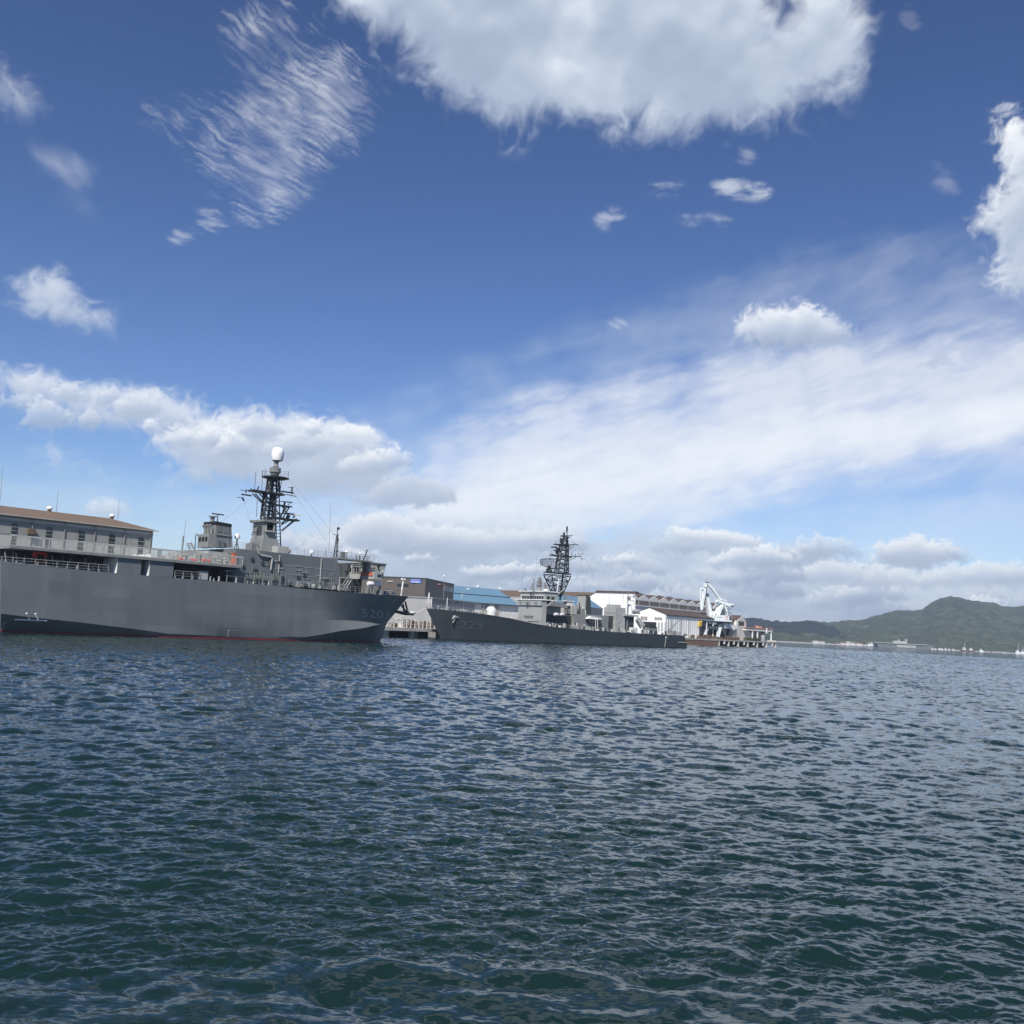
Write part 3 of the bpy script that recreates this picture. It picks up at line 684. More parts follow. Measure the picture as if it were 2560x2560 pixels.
    house = house.build("superstructure", M['haze'], root)
    pl = MB()
    for x, y0, y1 in ((696, 1387, 1432), (800, 1396, 1455)): pl.cut().tube([L(x + 4, y0, 0.9), L(x, y1, 0.9)], 0.10, 6)
    for y in (1418, 1440): pl.cut().box(sA + 10, sB, 0.95, 1.0, L(760, y, 1)[2] - 0.04, L(760, y, 1)[2] + 0.04)
    pl.cut(); ptube(pl, F, ((643, 1368), (647, 1383), (652, 1388), (678, 1393), (681, 1396), (677, 1425)), 0.75, 0.16, 7)
    pl.each("pipe", M['haze_lt'], house)
    dd = MB(); pb(dd, F, 811, 822, 1448, 1466, 0.94, 1.02); dd.build("door", M['dark'], house)
    rr = MB(); rr.cut().rail([(sA + .2, 1.2, z1), (sA + 5, 1.2, z1)], 1.1, 1.3, 0.025); rr.cut().rail([(L(727, 1387, 1.2)[0], 1.2, z1), (sB, 1.2, z1)], 1.05, 1.5, 0.025)
    rr.cut().rail([(sA + .2, 1.2, z1), (sA + .2, 19, z1)], 1.1, 1.6, 0.025); rr.each("deck_railing", M['haze_md'], root)
    # lower house aft of it on the upper deck, its pale grey stands in for sun on the aft face
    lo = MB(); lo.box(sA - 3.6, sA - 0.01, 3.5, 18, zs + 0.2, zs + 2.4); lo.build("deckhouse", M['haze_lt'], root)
    cl = MB()                                                    # lockers, vents and winches on the upper deck
    rg = random.Random(3)
    for k in range(26):
        s = s_b - 13.5 + 12.5 * rg.random(); t = 0.6 + 2.6 * rg.random(); w_ = 0.25 + 0.35 * rg.random(); h = 0.5 + 1.2 * rg.random()
        cl.cut()
        if k % 3 == 0: cl.lathe((s, t, zs + 0.2), [(w_ * .6, 0), (w_ * .6, h * .8), (w_, h * .85), (w_ * .8, h), (0.02, h * 1.1)], 9)
        else: cl.box(s - w_, s + w_, t, t + w_, zs + 0.2, zs + 0.2 + h)
    cl.each("deck_fitting", M['haze_lt'], root)
    # boarding ladder frame leaning on the aft corner
    q = MB(); ptube(q, F, ((468, 1357), (480, 1389)), 3.0, 0.13); ptube(q, F, ((477, 1356), (492, 1386)), 3.0, 0.13); ptube(q, F, ((464, 1385), (497, 1392)), 3.0, 0.1)
    for k in range(5): ptube(q, F, ((468 + 2.6 * k, 1358 + 6 * k), (477 + 3 * k, 1358 + 6 * k)), 3.0, 0.07)
    q.build("boarding_ladder", M['haze_lt'], root)
    # funnel
    fu = MB(); pp(fu, F, ((541, 1303), (578, 1310), (582, 1369), (540, 1367), (538, 1336)), 5.0, 9.0)
    s0 = L(540, 1350, 5)[0]; zf = L(538, 1336, 5)[2]; fu.box(s0 - 1.3, s0, 5.2, 8.8, z1, zf)
    fu = fu.build("funnel", M['haze_md'], root)
    MB().add([], []).prism([(L(541, 1303, 4.9)[0] - .1, L(541, 1303, 4.9)[2]), (L(578, 1310, 4.9)[0] + .1, L(578, 1310, 4.9)[2]), (L(579, 1317, 4.9)[0] + .1, L(578, 1317, 4.9)[2]), (L(541, 1311, 4.9)[0] - .1, L(541, 1311, 4.9)[2])], 't', 4.92, 9.08).build("funnel_cap", M['black'], fu)
    op = MB()
    for k in range(3):
        t = 5.5 + 1.1 * k; op.cut().box(s0 - 1.34, s0 - 1.305, t, t + 0.75, zf - 1.25, zf - 0.5)
    op.each("vent_opening", M['black'], fu)
    ex = MB()
    for k in range(3):
        t = 5.7 + 1.1 * k; ex.cut().tube([(s0 - 0.6, t, zf), (s0 - 0.6, t, zf + 0.9), (s0 - 0.75, t, zf + 1.3), (s0 - 1.05, t, zf + 1.6)], 0.26, 8)
    ex.cut().lathe((s0 + 0.4, 7.6, L(560, 1306, 5)[2]), [(0.35, 0), (0.35, 0.9), (0.7, 0.95), (0.7, 1.1), (0.05, 1.15)], 10)
    ex.each("exhaust_pipe", M['haze_md'], fu)
    ra = MB(); zz = L(545, 1300, 6)[2]; ra.tube([(s0 + 0.6, 6.2, zz - .4), (s0 + 0.6, 6.2, zz + 0.9)], 0.09); ra.box(s0 - 0.5, s0 + 1.7, 6.1, 6.3, zz + 0.9, zz + 1.1); ra.build("radar_antenna", M['dark'], root)
    pn = MB(); pb(pn, F, 545, 556, 1315, 1330, 4.93, 5.0); pn.cut(); pb(pn, F, 560, 576, 1318, 1333, 4.94, 5.0); pn.cut().tube([L(541, 1337, 4.9), L(581, 1342, 4.9)], 0.08); pn.cut().tube([L(571, 1318, 4.9), L(573, 1366, 4.9)], 0.07)
    pn.cut(); pb(pn, F, 543, 550, 1350, 1368, 4.8, 5.0); pn.cut(); pb(pn, F, 555, 562, 1352, 1368, 4.7, 5.0); pn.each("funnel_panel", M['haze'], fu)
    wf = MB(); rg = random.Random(61)                            # ducts, boxes and hatches on the deckhouse side
    for k in range(34):
        x = 600 + 235 * rg.random(); y = 1392 + (x - 600) * .1 + 48 * rg.random(); c = L(x, y, 1.0)
        if not (zd + .3 < c[2] < z1 - .6): continue
        wf.cut()
        if k % 3 == 0: wf.tube([(c[0], .93, c[2]), (c[0], .93, max(zd, c[2] - rg.uniform(1, 2.5)))], .06, 5)
        elif k % 3 == 1: wf.box(c[0] - .3, c[0] + .25, .8, .995, c[2] - .25, c[2] + .3)
        else: wf.box(c[0] - .7, c[0] + .7, .9, .995, c[2] - .05, c[2] + .05)
    for k, o in enumerate(wf.each("wall_fitting", M['haze_lt'], house)):
        o.data.materials[0] = (M['haze_md'], M['dark'], M['haze_lt'])[k % 3]
    # satellite radomes on stands
    for x, y0, y1, t, leg in ((593, 1334, 1347, 6.0, 1369), (946 - 167, 1374.5, 1385, 6.0, 1396)):
        c = L(x, y1, t); top = L(x, y0, t)[2]; rad = 0.42
        s_ = MB(); s_.tube([(c[0], t, c[2]), (c[0], t, c[2] - 0.7)], 0.12)
        for a in range(3): s_.tube([(c[0], t, c[2] - 0.6), (c[0] + 0.6 * math.cos(a * 2.1), t + 0.6 * math.sin(a * 2.1), z1)], 0.07)
        s_ = s_.build("dome_stand", M['dark'], root)
        h = top - c[2]; MB().lathe((c[0], t, c[2]), [(rad * .9, 0), (rad, 0.1), (rad * 1.05, h * .65), (rad * .8, h * .92), (0.05, h)], 14).build("satellite_dome", M['white'], s_, smooth=True)
    # mast tower
    T0, T1 = 7.0, 11.0
    mt = MB(); sC = L(661, 1330, T0)[0]; sD = L(690, 1330, T0)[0]; zTop = L(672, 1300, T0)[2]
    mt.hexa([(sC - 0.8, T0 - 0.6, z1), (sD + 1.6, T0 - 0.6, z1), (sD + 1.6, T1 + .6, z1), (sC - .8, T1 + .6, z1), (sC, T0, z1 + 3.4), (sD, T0, z1 + 3.4), (sD, T1, z1 + 3.4), (sC, T1, z1 + 3.4)])
    mt.box(sC, sD, T0, T1, z1 + 3.4, zTop - 0.4); mt.box(sC - 0.5, sD + 0.5, T0 - 0.5, T1 + 0.5, zTop - 0.4, zTop)
    mt.box(sC - 1.9, sC - 0.81, T0 + 0.2, T1 - 1.2, z1, z1 + 1.7)
    mt = mt.build("mast_tower", M['haze_md'], root)
    al = MB(); zq = L(669, 1326, T0)[2]; al.box(sC + 0.3, sC + 1.7, T0 - 0.03, T0 - 0.005, zq, zq + 1.0); al.lathe((sC + 1.0, T0 - 0.03, zq + 1.0), [(0.7, 0), (0.7, 0.02)], 14, 't'); al.build("alcove", M['black'], mt)
    fr = MB(); fr.box(sC + 0.1, sC + 1.9, T0 - 0.6, T0 - 0.04, zq - 0.25, zq - 0.02); fr.tube([(sC + 0.2, T0 - .15, zq), (sC + 0.2, T0 - .15, zq + 1.1), (sC + 0.45, T0 - .15, zq + 1.65), (sC + 1.0, T0 - .15, zq + 1.85), (sC + 1.55, T0 - .15, zq + 1.65), (sC + 1.8, T0 - .15, zq + 1.1), (sC + 1.8, T0 - .15, zq)], 0.12); fr.build("alcove_frame", M['haze_lt'], mt)
    pn = MB(); zp = L(650, 1343, T0)[2]; pn.box(sC - 0.03, sC - 0.004, T0 + 0.9, T0 + 2.6, zp, zp + 2.2); pn.build("louvre", M['dark'], mt)
    bx = MB(); bx.tube([(sC - 2.1, T0 + .3, z1 + 0.9), (sC - 2.1, T0 + .3, z1 + 2.0)], 0.12); bx.cut().box(sC - 2.0, sC + 0, T0 - 0.9, T0 - 0.5, z1 + 0.2, z1 + 0.45)
    for k in range(4): bx.cut().box(sC - 0.9 - 0.3 * k, sC - 0.75 - 0.3 * k, T0 + .2, T0 + .5, zTop - 3.5 - 0.8 * k, zTop - 3.3 - 0.8 * k)
    bx.each("mast_fitting", M['haze_md'], mt)
    dr = MB(); pb(dr, F, 695, 722, 1366, 1383, 4.6, 7.4); c = L(722, 1374, 4.6); dr.lathe((c[0], 6.0, c[2] - 0.1), [(0.62, -0.05), (0.62, 0.9), (0.4, 1.1), (0.02, 1.15)], 12, 's'); dr.build("equipment_housing", M['haze_lt'], root, smooth=True)
    # lattice mast
    la = MB(); tc = 9.0; dz = 1.1
    def P(x, y, dt=0.0): 
        return tuple(L(x, y, tc + dt))
    def quad(xl, xr, y, sq=0.5): 
        a = L(xl, y, tc); c = L(xr, y, tc); w_ = (c[0] - a[0]) / 2 * sq
        return [(a[0], tc - w_, a[2]), (c[0], tc - w_, a[2]), (c[0], tc + w_, a[2]), (a[0], tc + w_, a[2])]
    la.lattice(quad(656, 684, 1297), quad(663, 686, 1231), 0.2, 0.10, 3)
    la.lattice(quad(668, 696, 1231), quad(673, 694, 1193), 0.17, 0.09, 2)
    la.tube([P(670, 1299), P(684, 1192)], 0.28, 7)
    la.tube([P(702, 1368), P(699, 1296), P(698, 1240)], 0.11); la.tube([P(692, 1366), P(690, 1300)], 0.08)
    for k in range(7): la.tube([P(690, 1310 + 8 * k), P(703, 1306 + 9 * k)], 0.055)
    la = la.build("lattice_mast", M['mast'], root)
    pf = MB(); 
    c = P(688, 1195); pf.lathe(c, [(1.2, -0.35), (2.35, -0.05), (2.35, 0.12), (0.1, 0.15)], 20)
    pf.cut().tube([P(708, 1200), P(722, 1197)], 0.16)
    def plat(x0, x1, y, dt0, dt1, th=0.22):
        a, c = P(x0, y), P(x1, y); z = (a[2] + c[2]) / 2; pf.cut().box(a[0], c[0], tc + dt0, tc + dt1, z - th, z)
    plat(626, 706, 1230, -1.0, 1.0, 0.3); plat(604, 628, 1236, -0.2, 0.2); plat(704, 733, 1229, -0.2, 0.2)
    plat(682, 726, 1263, -0.7, 0.7); plat(680, 743, 1296, -0.9, 0.9, 0.3)
    pf.each("platform", M['mast'], la)
    br = MB()
    for a, c in (((631, 1234), (660, 1262)), ((638, 1234), (663, 1262)), ((648, 1234), (672, 1258)), ((706, 1232), (680, 1256)), ((690, 1236), (678, 1252)), ((655, 1234), (690, 1262)),
                 ((724, 1266), (708, 1294)), ((718, 1266), (698, 1296)), ((706, 1266), (722, 1292)), ((684, 1266), (704, 1294)), ((738, 1298), (704, 1327)), ((728, 1298), (703, 1312)), ((718, 1298), (704, 1308)), ((742, 1297), (706, 1326)), ((712, 1266), (703, 1290)), ((680, 1296), (690, 1264))):
        br.cut().tube([P(*a, -0.5), P(*c, -0.5)], 0.13, 4); br.cut().tube([P(*a, 0.5), P(*c, 0.5)], 0.11, 4)
    br.each("brace", M['mast'], la)
    an = MB()
    for x0, y0, x1, y1, w_ in ((636, 1228, 640, 1178, .05), (655, 1192, 656, 1175, .05), (661, 1192, 664, 1172, .05), (720, 1196, 721, 1178, .05), (700, 1230, 704, 1200, .06), (654, 1228, 656, 1190, .045), (641, 1293, 643, 1250, .05), (601, 1225, 612, 1226, .06), (592, 1243, 608, 1245, .06), (606, 1244, 610, 1252, .18), (643, 1228, 646, 1216, .14), (626, 1227, 628, 1222, .22), (614, 1231, 616, 1224, .16),
                             (729, 1229, 731, 1217, .15), (722, 1219, 733, 1219, .06), (731, 1229, 730, 1237, .07), (714, 1236, 740, 1241, .07), (706, 1254, 731, 1256, .11), (684, 1253, 706, 1254, .06), (710, 1262, 712, 1257, .2), (720, 1262, 726, 1258, .07), (718, 1295, 722, 1288, .35), (733, 1294, 736, 1289, .2), (630, 1330, 640, 1331, .08), (636, 1318, 640, 1314, .2), (629, 1338, 630, 1334, .1),
                             (686, 1286, 712, 1283, .12)):
        an.cut().tube([P(x0, y0), P(x1, y1)], w_, 5)
    an.each("antenna", M['mast'], la)
    b_ = MB(); a, c = P(712, 1283), P(755, 1282); b_.box(a[0], (a[0] + c[0]) / 2, tc - .15, tc + .15, a[2] - 0.12, a[2] + 0.14); b_.build("radar_bar", M['mast'], la)
    b_ = MB(); b_.box((a[0] + c[0]) / 2, c[0], tc - .16, tc + .16, a[2] - 0.12, a[2] + 0.2); o = b_.build("radar_bar", M['white'], la); o["label"] = "white half of the radar bar"
    tr = MB(); tr.rail([P(656, 1192), P(720, 1193)], 1.0, 0.8, 0.02, 2); tr.build("mast_railing", M['mast'], la)
    pd = MB(); c = P(687, 1190); h1 = P(687, 1183)[2] - c[2]; pd.lathe(c, [(0.5, -0.1), (0.75, h1 * .4), (0.8, h1), (1.0, h1 + 0.1), (1.02, h1 + 0.95), (0.7, h1 + 1.05)], 14)
    q = P(690, 1167); e = P(691, 1152); pd.lathe(q, [(0.55, 0), (0.35, 0.4), (0.4, e[2] - q[2] - 0.3), (0.75, e[2] - q[2])], 12); pd = pd.build("dome_pedestal", M['haze_md'], la)
    e = P(693, 1152); tp = P(693, 1117.5)[2] - e[2]
    MB().lathe(e, [(0.98, 0), (1.02, 0.08), (1.10, tp * .3), (1.16, tp * .55), (1.12, tp * .7), (0.95, tp * .85), (0.62, tp * .95), (0.3, tp * .99), (0.02, tp)], 24).build("radome", M['white'], la, smooth=True)
    for a, c, d0, d1 in (((693, 1195), (552, 1305), 9, 6.5), ((722, 1197), (838, 1340), 9, 5), ((733, 1230), (842, 1392), 9, 5), ((606, 1238), (646, 1366), 9, 8)):
        b_ = MB(); b_.tube([L(*a, d0), L(*c, d1)], 0.014, 4); b_.build("rigging", M['mast'], la)
    # small signal mast and whip antennas
    sm = MB(); t_ = 5.0
    a = L(836, 1398, t_); c = L(843, 1336, t_)
    sm.lattice([(a[0] - .5, t_ - .4, a[2]), (a[0] + .5, t_ - .4, a[2]), (a[0], t_ + .5, a[2])], [(c[0] - .15, t_ - .12, c[2]), (c[0] + .15, t_ - .12, c[2]), (c[0], t_ + .15, c[2])], 0.06, 0.035, 6)
    sm.tube([L(841, 1395, t_), L(844, 1322, t_)], 0.08); sm.ball(L(846, 1321, t_), 0.28); sm.ball(L(845, 1350, t_), 0.2); sm.ball(L(843, 1378, t_), 0.22); sm.tube([L(833, 1336, t_), L(843, 1336, t_)], 0.05)
    sm.build("signal_mast", M['mast'], root)
    for x0, y0, x1, y1, t_, r_ in ((822, 1382, 827, 1256, 5.0, .05), (456, 1378, 465, 1296, 4.0, .06), (813, 1396, 815, 1366, 5, .2), (1, 1250, 6, 1170, 18, .05)):
        b_ = MB(); p = L(x0, y0, t_); q = L(x1, y1, t_); b_.tube([(p[0], t_, p[2]), (q[0], t_, q[2])], r_, 5, r_ * .6 if r_ < .1 else .05)
        if x0 == 456: b_.tube([L(454, 1384, t_), L(458, 1340, t_)], 0.12)
        b_.build("whip_antenna", M['steel'], root)
    dv = MB(); ptube(dv, F, ((487, 1384), (489, 1338), (491, 1335), (494, 1336), (494, 1341)), 6.0, 0.07); dv.build("davit", M['mast'], root)
    # bridge block: pale grey paint brightens its sunlit aft face
    z0 = L(905, 1445, 0.3)[2]; zb = L(925, 1407, 2.0)[2]; sE = L(936, 1432, 0.2)[0]; sF = L(955, 1432, 0.2)[0]
    zw = L(945, 1428, 0.2)[2]
    wing = MB(); wing.box(sE, sF, 0.2, 2 * CT - .2, z0, z0 + 0.25); wing.box(sE, sE + 0.12, 0.2, 2 * CT - .2, z0 + .25, zw - 0.25); wing.box(sE + .12, sF, 0.2, 0.32, z0 + .25, zw)
    wing.prism([(sF - 0.5, z0 + .25), (sF + 0.7, zw + 0.25), (sF + 0.55, zw + 0.25), (sF - 0.65, z0 + .25)], 't', 0.33, 2 * CT - .33)
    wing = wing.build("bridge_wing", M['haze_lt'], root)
    wd = MB(); pb(wd, F, 944, 953, 1436, 1443, 0.15, 0.19); wd.build("window", M['glass'], wing)
    sG = L(923, 1420, 2.0)[0]
    bh = MB(); bh.prism([(sG, z0 + .25), (sG + 3.4, z0 + .25), (sG + 4.0, zb), (sG, zb)], 't', 2.0, 2 * CT - 2); bh.box(sG - .25, sG + 4.2, 1.8, 2 * CT - 1.8, zb, zb + 0.18)
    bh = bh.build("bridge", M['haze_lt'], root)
    wi = MB()
    for k, t in enumerate((2.7, 3.5, 5.2, 6.0, 7.6, 8.4)): wi.cut().box(sG - 0.03, sG - 0.004, t, t + 0.6, zb - 1.75, zb - 0.95)
    wi.each("window", M['glass'], bh)
    fx = MB()
    for t, z in ((2.4, .5), (3.2, .5), (4.6, .6), (6.8, .8)): fx.cut().box(sG - 0.35, sG - .04, t, t + 0.12, zb - 1.9, zb - 0.1)
    for z in (0.35, 0.8, 1.9): fx.cut().box(sG - 0.2, sG - .04, 2.6, 7.2, zb - z, zb - z + 0.1)
    fx.each("pipe", M['haze_md'], bh)
    co = MB(); sK = sB + 0.2; co.hexa([(sK + .2, 8.3, z0 - 2.5), (sG, 8.2, z0 - 1.0), (sG, 20, z0 - 1.0), (sK + .2, 20.5, z0 - 2.5), (sK, 8.1, z1), (sG, 8.0, zb - .3), (sG, 20, zb - .3), (sK, 20.8, z1)]); co.build("connecting_house", M['haze'], root)
    MB().box(sB + 1.3, sF - .6, 5.5, 18, zd, z0 - .01).build("lower_bridge", M['dark'], root)  # dark colour holds the shade below the bridge wing
    cv = MB(); cv.box(sK - .3, sG - 0.4, 0.6, 3.2, z1 - 0.02, z1 + 0.25); cv.box(sK + .6, sK + 1.3, 0.8, 1.6, z1 + .25, z1 + 1.4); cv.rail([(sK, 0.7, z1 + .25), (sG, 0.7, z1 + .25)], 1.1, 0.9, 0.03); cv.build("observation_platform", M['haze_md'], root)
    for x, y, t in ((866, 1380, 3.0), (900, 1385, 3.0)):
        c = L(x, y, t); b_ = MB(); b_.tube([c, (c[0], t, zb if x > 880 else z1)], 0.09); b_ = b_.build("light_post", M['mast'], root); MB().ball(c, 0.26).build("lamp_globe", M['white'], b_, smooth=True)
    wp = MB(); ptube(wp, F, ((908, 1403), (918, 1374)), 3.0, 0.14); wp.lathe(L(908, 1404, 3), [(0.3, -0.2), (0.3, 0.2), (0.1, 0.4)], 8); wp.cut(); ptube(wp, F, ((919, 1404), (920, 1391)), 3, 0.05); wp.cut(); ptube(wp, F, ((891, 1404), (892, 1386)), 3, 0.08); wp.cut(); ptube(wp, F, ((911, 1391), (924, 1391)), 3, 0.04)
    wp.cut().rail([(sG, 2.2, zb + .18), (sG, 19, zb + .18)], 1.0, 0.9, 0.025); wp.each("antenna", M['mast'], root)
    pe = MB(); c = L(946, 1424, 1.2); pe.lathe(c, [(0.14, 0), (0.18, 0.5), (0.4, 0.75), (0.42, 1.0), (0.2, 1.15), (0.02, 1.2)], 12); ptube(pe, F, ((936, 1426), (937, 1420), (932, 1421)), 1.2, .1); pe.build("searchlight", M['mast'], root, smooth=True)
    li = MB()
    for k, t in enumerate((1.0, 1.9, 3.0, 3.9)):
        zc = z0 + 0.95; li.cut().tube([(sE - 0.1, t + 0.33 * math.cos(a * 0.628), zc + 0.33 * math.sin(a * 0.628)) for a in range(11)], 0.09, 6)
    li.each("life_ring", M['orange'], root)
    # stairs and bulwark under the bridge
    st = MB(); a = L(884, 1442, 0.5); c = L(862, 1468, 0.5)
    for t in (0.5, 1.4): st.tube([(a[0], t, a[2]), (c[0], t, zd)], 0.09); st.tube([(a[0], t, a[2] + .9), (c[0], t, zd + .9)], 0.05)
    for k in range(9): 
        f = k / 9; st.box(c[0] + (a[0] - c[0]) * f - .14, c[0] + (a[0] - c[0]) * f + .14, 0.55, 1.35, zd + (a[2] - zd) * f, zd + (a[2] - zd) * f + 0.06)
    ptube(st, F, ((848, 1478), (849, 1444), (880, 1446)), 0.4, 0.09); st.build("stairs", M['haze_lt'], root)
    for x in (932, 950):
        c = L(x, 1459.5, 0.5); MB().lathe((c[0], 1.2, c[2]), [(0.05, -0.74), (0.36, -0.66), (0.44, -0.5), (0.44, 0.5), (0.36, 0.66), (0.05, 0.74)], 14, 's').build("raft_canister", M['white'], root, smooth=True)
    cr = MB()
    for x in (925, 939, 943, 957): c = L(x, 1466, 0.5); cr.cut().box(c[0] - .07, c[0] + .07, 0.8, 1.6, zd - .3, L(x, 1462, 0.5)[2] - 0.3)
    cr.each("raft_cradle", M['haze_md'], root)
    # folding truss along the deck edge
    gt = MB(); a = L(565, 1423, 0.4); c = L(705, 1438, 0.4); zg = zd + 0.95
    gt.box(a[0], c[0], 0.35, 0.45, zg + 0.85, zg + 0.97); gt.box(a[0], c[0], 0.35, 0.45, zg, zg + 0.1); gt.box(a[0], c[0], 1.1, 1.2, zg + 0.75, zg + 0.85)
    n = 27
    for k in range(n): 
        s = a[0] + 0.8 + (c[0] - a[0] - 1.2) * k / n; gt.tube([(s, 0.34, zg + 0.12), (s + 0.13, 0.34, zg + 0.62)], 0.055, 4)
    for s in np.linspace(a[0] + .3, c[0] - .3, 7): gt.tube([(s, 0.4, zd), (s, 0.4, zg + .9)], 0.08)
    gt.build("folding_gangway", M['haze_md'], root)
    bk = MB(); bk.box(a[0], c[0], 1.25, 1.3, zg + .1, zg + .8); bk.build("gangway_panel", M['black'], root)
    lc = MB(); pb(lc, F, 500, 520, 1428, 1449, 0.3, 1.3); lc.build("locker", M['haze_lt'], root)
    dk_ = MB(); rg = random.Random(15)                           # dark winches and reels between the pale ones
    for x in [560, 575, 590, 604, 618, 632, 648, 662, 676, 690, 700, 712, 722, 734, 746, 762, 780, 800, 826, 846, 870, 888, 905, 918]:
        c = L(x, 1455, 0.8); t = 0.7 + 1.4 * rg.random() + (2.0 if x > 860 else 0); h = rg.uniform(0.6, 1.5); dk_.cut()
        if rg.random() < .5: dk_.lathe((c[0], t, zd + h * .6), [(.1, -.5), (.45, -.45), (.45, -.35), (.25, -.3), (.25, .3), (.45, .35), (.45, .45), (.1, .5)], 10, 's')
        else: dk_.box(c[0] - .35, c[0] + .35, t, t + .6, zd, zd + h)
    dk_.each("deck_winch", M['dark'], root)
    hs_ = MB()                                                   # pipes and stanchions along the recess
    for x in range(20, 280, 13):
        c = L(x + rg.uniform(-3, 3), 1400, 2.5); hs_.cut().tube([(c[0], 2.5 + rg.random() * 2, zd), (c[0] + rg.uniform(-.5, .5), 3, zd + rg.uniform(.8, 2.2))], 0.07, 5)
    hs_.each("stanchion", M['haze_lt'], root)
    bt = MB(); rg = random.Random(5)                              # bollards, fairleads, winches at the rail
    for x in list(range(12, 260, 26)) + list(range(305, 350, 12)) + list(range(440, 500, 24)) + [530, 540, 552, 590, 620, 640, 660, 672, 682]:
        c = L(x + rg.uniform(-4, 4), 1440, 0.3); h = rg.uniform(0.3, 0.75)
        bt.cut().lathe((c[0], 0.35 + rg.random() * .6, zd), [(0.16, 0), (0.13, h * .8), (0.2, h * .85), (0.18, h), (0.02, h * 1.05)], 8)
    for x in range(735, 880, 13):
        c = L(x, 1468, 0.3); h = rg.uniform(0.5, 1.0); t = 0.3 + rg.random() * 1.2
        bt.cut()
        if rg.random() < .5: bt.lathe((c[0], t, zd), [(0.3, 0), (0.34, h * .4), (0.22, h), (0.02, h * 1.02)], 9)
        else: bt.box(c[0] - .25, c[0] + .3, t, t + .4, zd, zd + h)
    for x in range(885, 1000, 9):
        c = L(x, 1478, 3.5); h = rg.uniform(0.4, 1.1); t = 3.5 + rg.random() * 3
        bt.cut()
        if rg.random() < .5: bt.tube([(c[0], t, zd), (c[0] + rg.uniform(-.4, .4), t, zd + h)], 0.1)
        else: bt.box(c[0] - .25, c[0] + .25, t, t + .5, zd, zd + h * .7)
    bt.each("bollard", M['haze_lt'], root)
    an = MB(); c = L(1003, 1482, 8.5); an.tube([(c[0], 8.5, zd), L(1008, 1450, 8.5)], 0.15); q = L(1008, 1450, 8.5); an.box(q[0] - .45, q[0] + .45, 8.3, 8.7, q[2], q[2] + 0.35); an.build("jack_staff", M['white'], root)
    # anchor davit platform hanging off the bow
    bp = MB(); bp.hexa([L(994, 1529, 8.0), L(1035, 1539, 8.0), L(1035, 1539, 8.0) + np.array([0, 3, 0]), L(994, 1529, 8.0) + np.array([0, 3, 0]), L(994, 1526, 8.0), L(1036, 1534, 8.0), L(1036, 1534, 8.0) + np.array([0, 3, 0]), L(994, 1526, 8.0) + np.array([0, 3, 0])])
    for a, c in (((1013, 1504), (1020, 1532)), ((1004, 1514), (1016, 1531)), ((1008, 1510), (1010, 1529))): ptube(bp, F, (a, c), 8.2, 0.2)
    bp.build("bow_platform", M['dark'], root)
    fd = MB(); c = L(1031, 1535, 9); fd.ball((c[0], 9.2, c[2] + .25), 0.9, 1.1, 0.7, 0.35); fd.build("bow_fender", M['offwhite'], root, smooth=True)
    # things lying on the decks
    for x0, x1, y0, y1, m, lb, cat in ((450, 470, 1391, 1402, 'redcloth', "low red canvas heap at the aft end of the railed upper deck", "cover"),
                                       (479, 495, 1394, 1403, 'redcloth', "red canvas bundle in the middle of three on the upper deck", "cover"),
                                       (510, 530, 1393, 1406, 'redcloth', "tall red bundle with a white top on the upper deck", "cover"),
                                       (583, 592, 1384, 1411, 'orange', "upright red hose cabinet beside the dark deckhouse wall", "cabinet")):
        b_ = MB(); a = L(x0, (y0 + y1) / 2, 0.4); c = L(x1, (y0 + y1) / 2, 0.4); h = L(x0, y0, .4)[2] - zt; w_ = (c[0] - a[0]) / 2
        if cat == "cabinet": b_.box(a[0], c[0], 0.5, 1.0, zt, zt + h); b_.box(a[0] - .05, c[0] + .05, 0.45, 1.05, zt + h, zt + h + .1)
        else:
            for k in range(5): b_.ball((a[0] + w_ * (0.3 + 0.35 * k), 0.9 + 0.15 * (k % 2), zt + h * .42), 0.5, w_ * .75, 0.8, h * (0.95 if k % 2 else .8))
        solo(F, b_, "canvas_bundle" if cat == "cover" else "hose_cabinet", M[m], lb, cat, smooth=cat == "cover")
    b_ = MB(); c = L(103, 1383, 1.5); b_.tube([(c[0] - 1.0, 1.5, c[2] - .6), (c[0] - .9, 1.5, c[2] - .1), (c[0] - .5, 1.5, c[2] + .05), (c[0] + .8, 1.5, c[2] - .05)], 0.22, 8)
    b_.tube([(c[0] - .6, 1.5, c[2] - .1), (c[0] - .6, 1.5, zd)], 0.06); b_.tube([(c[0] + .6, 1.5, c[2] - .1), (c[0] + .6, 1.5, zd)], 0.06)
    solo(F, b_, "hose_rack", M['redcloth'], "bright red hose folded over a rack on the aft deck rail", "hose")
    b_ = MB(); c = L(51, 1409, 0.6); b_.lathe((c[0], 0.8, zd), [(0.3, 0), (0.36, 0.1), (0.36, 0.4), (0.3, 0.48), (0.02, 0.5)], 12)
    solo(F, b_, "white_drum", M['white'], "small white drum standing on the aft deck of the near ship", "drum", smooth=True)
    return root, zd

SHIP1, ZD1 = ship_5203()

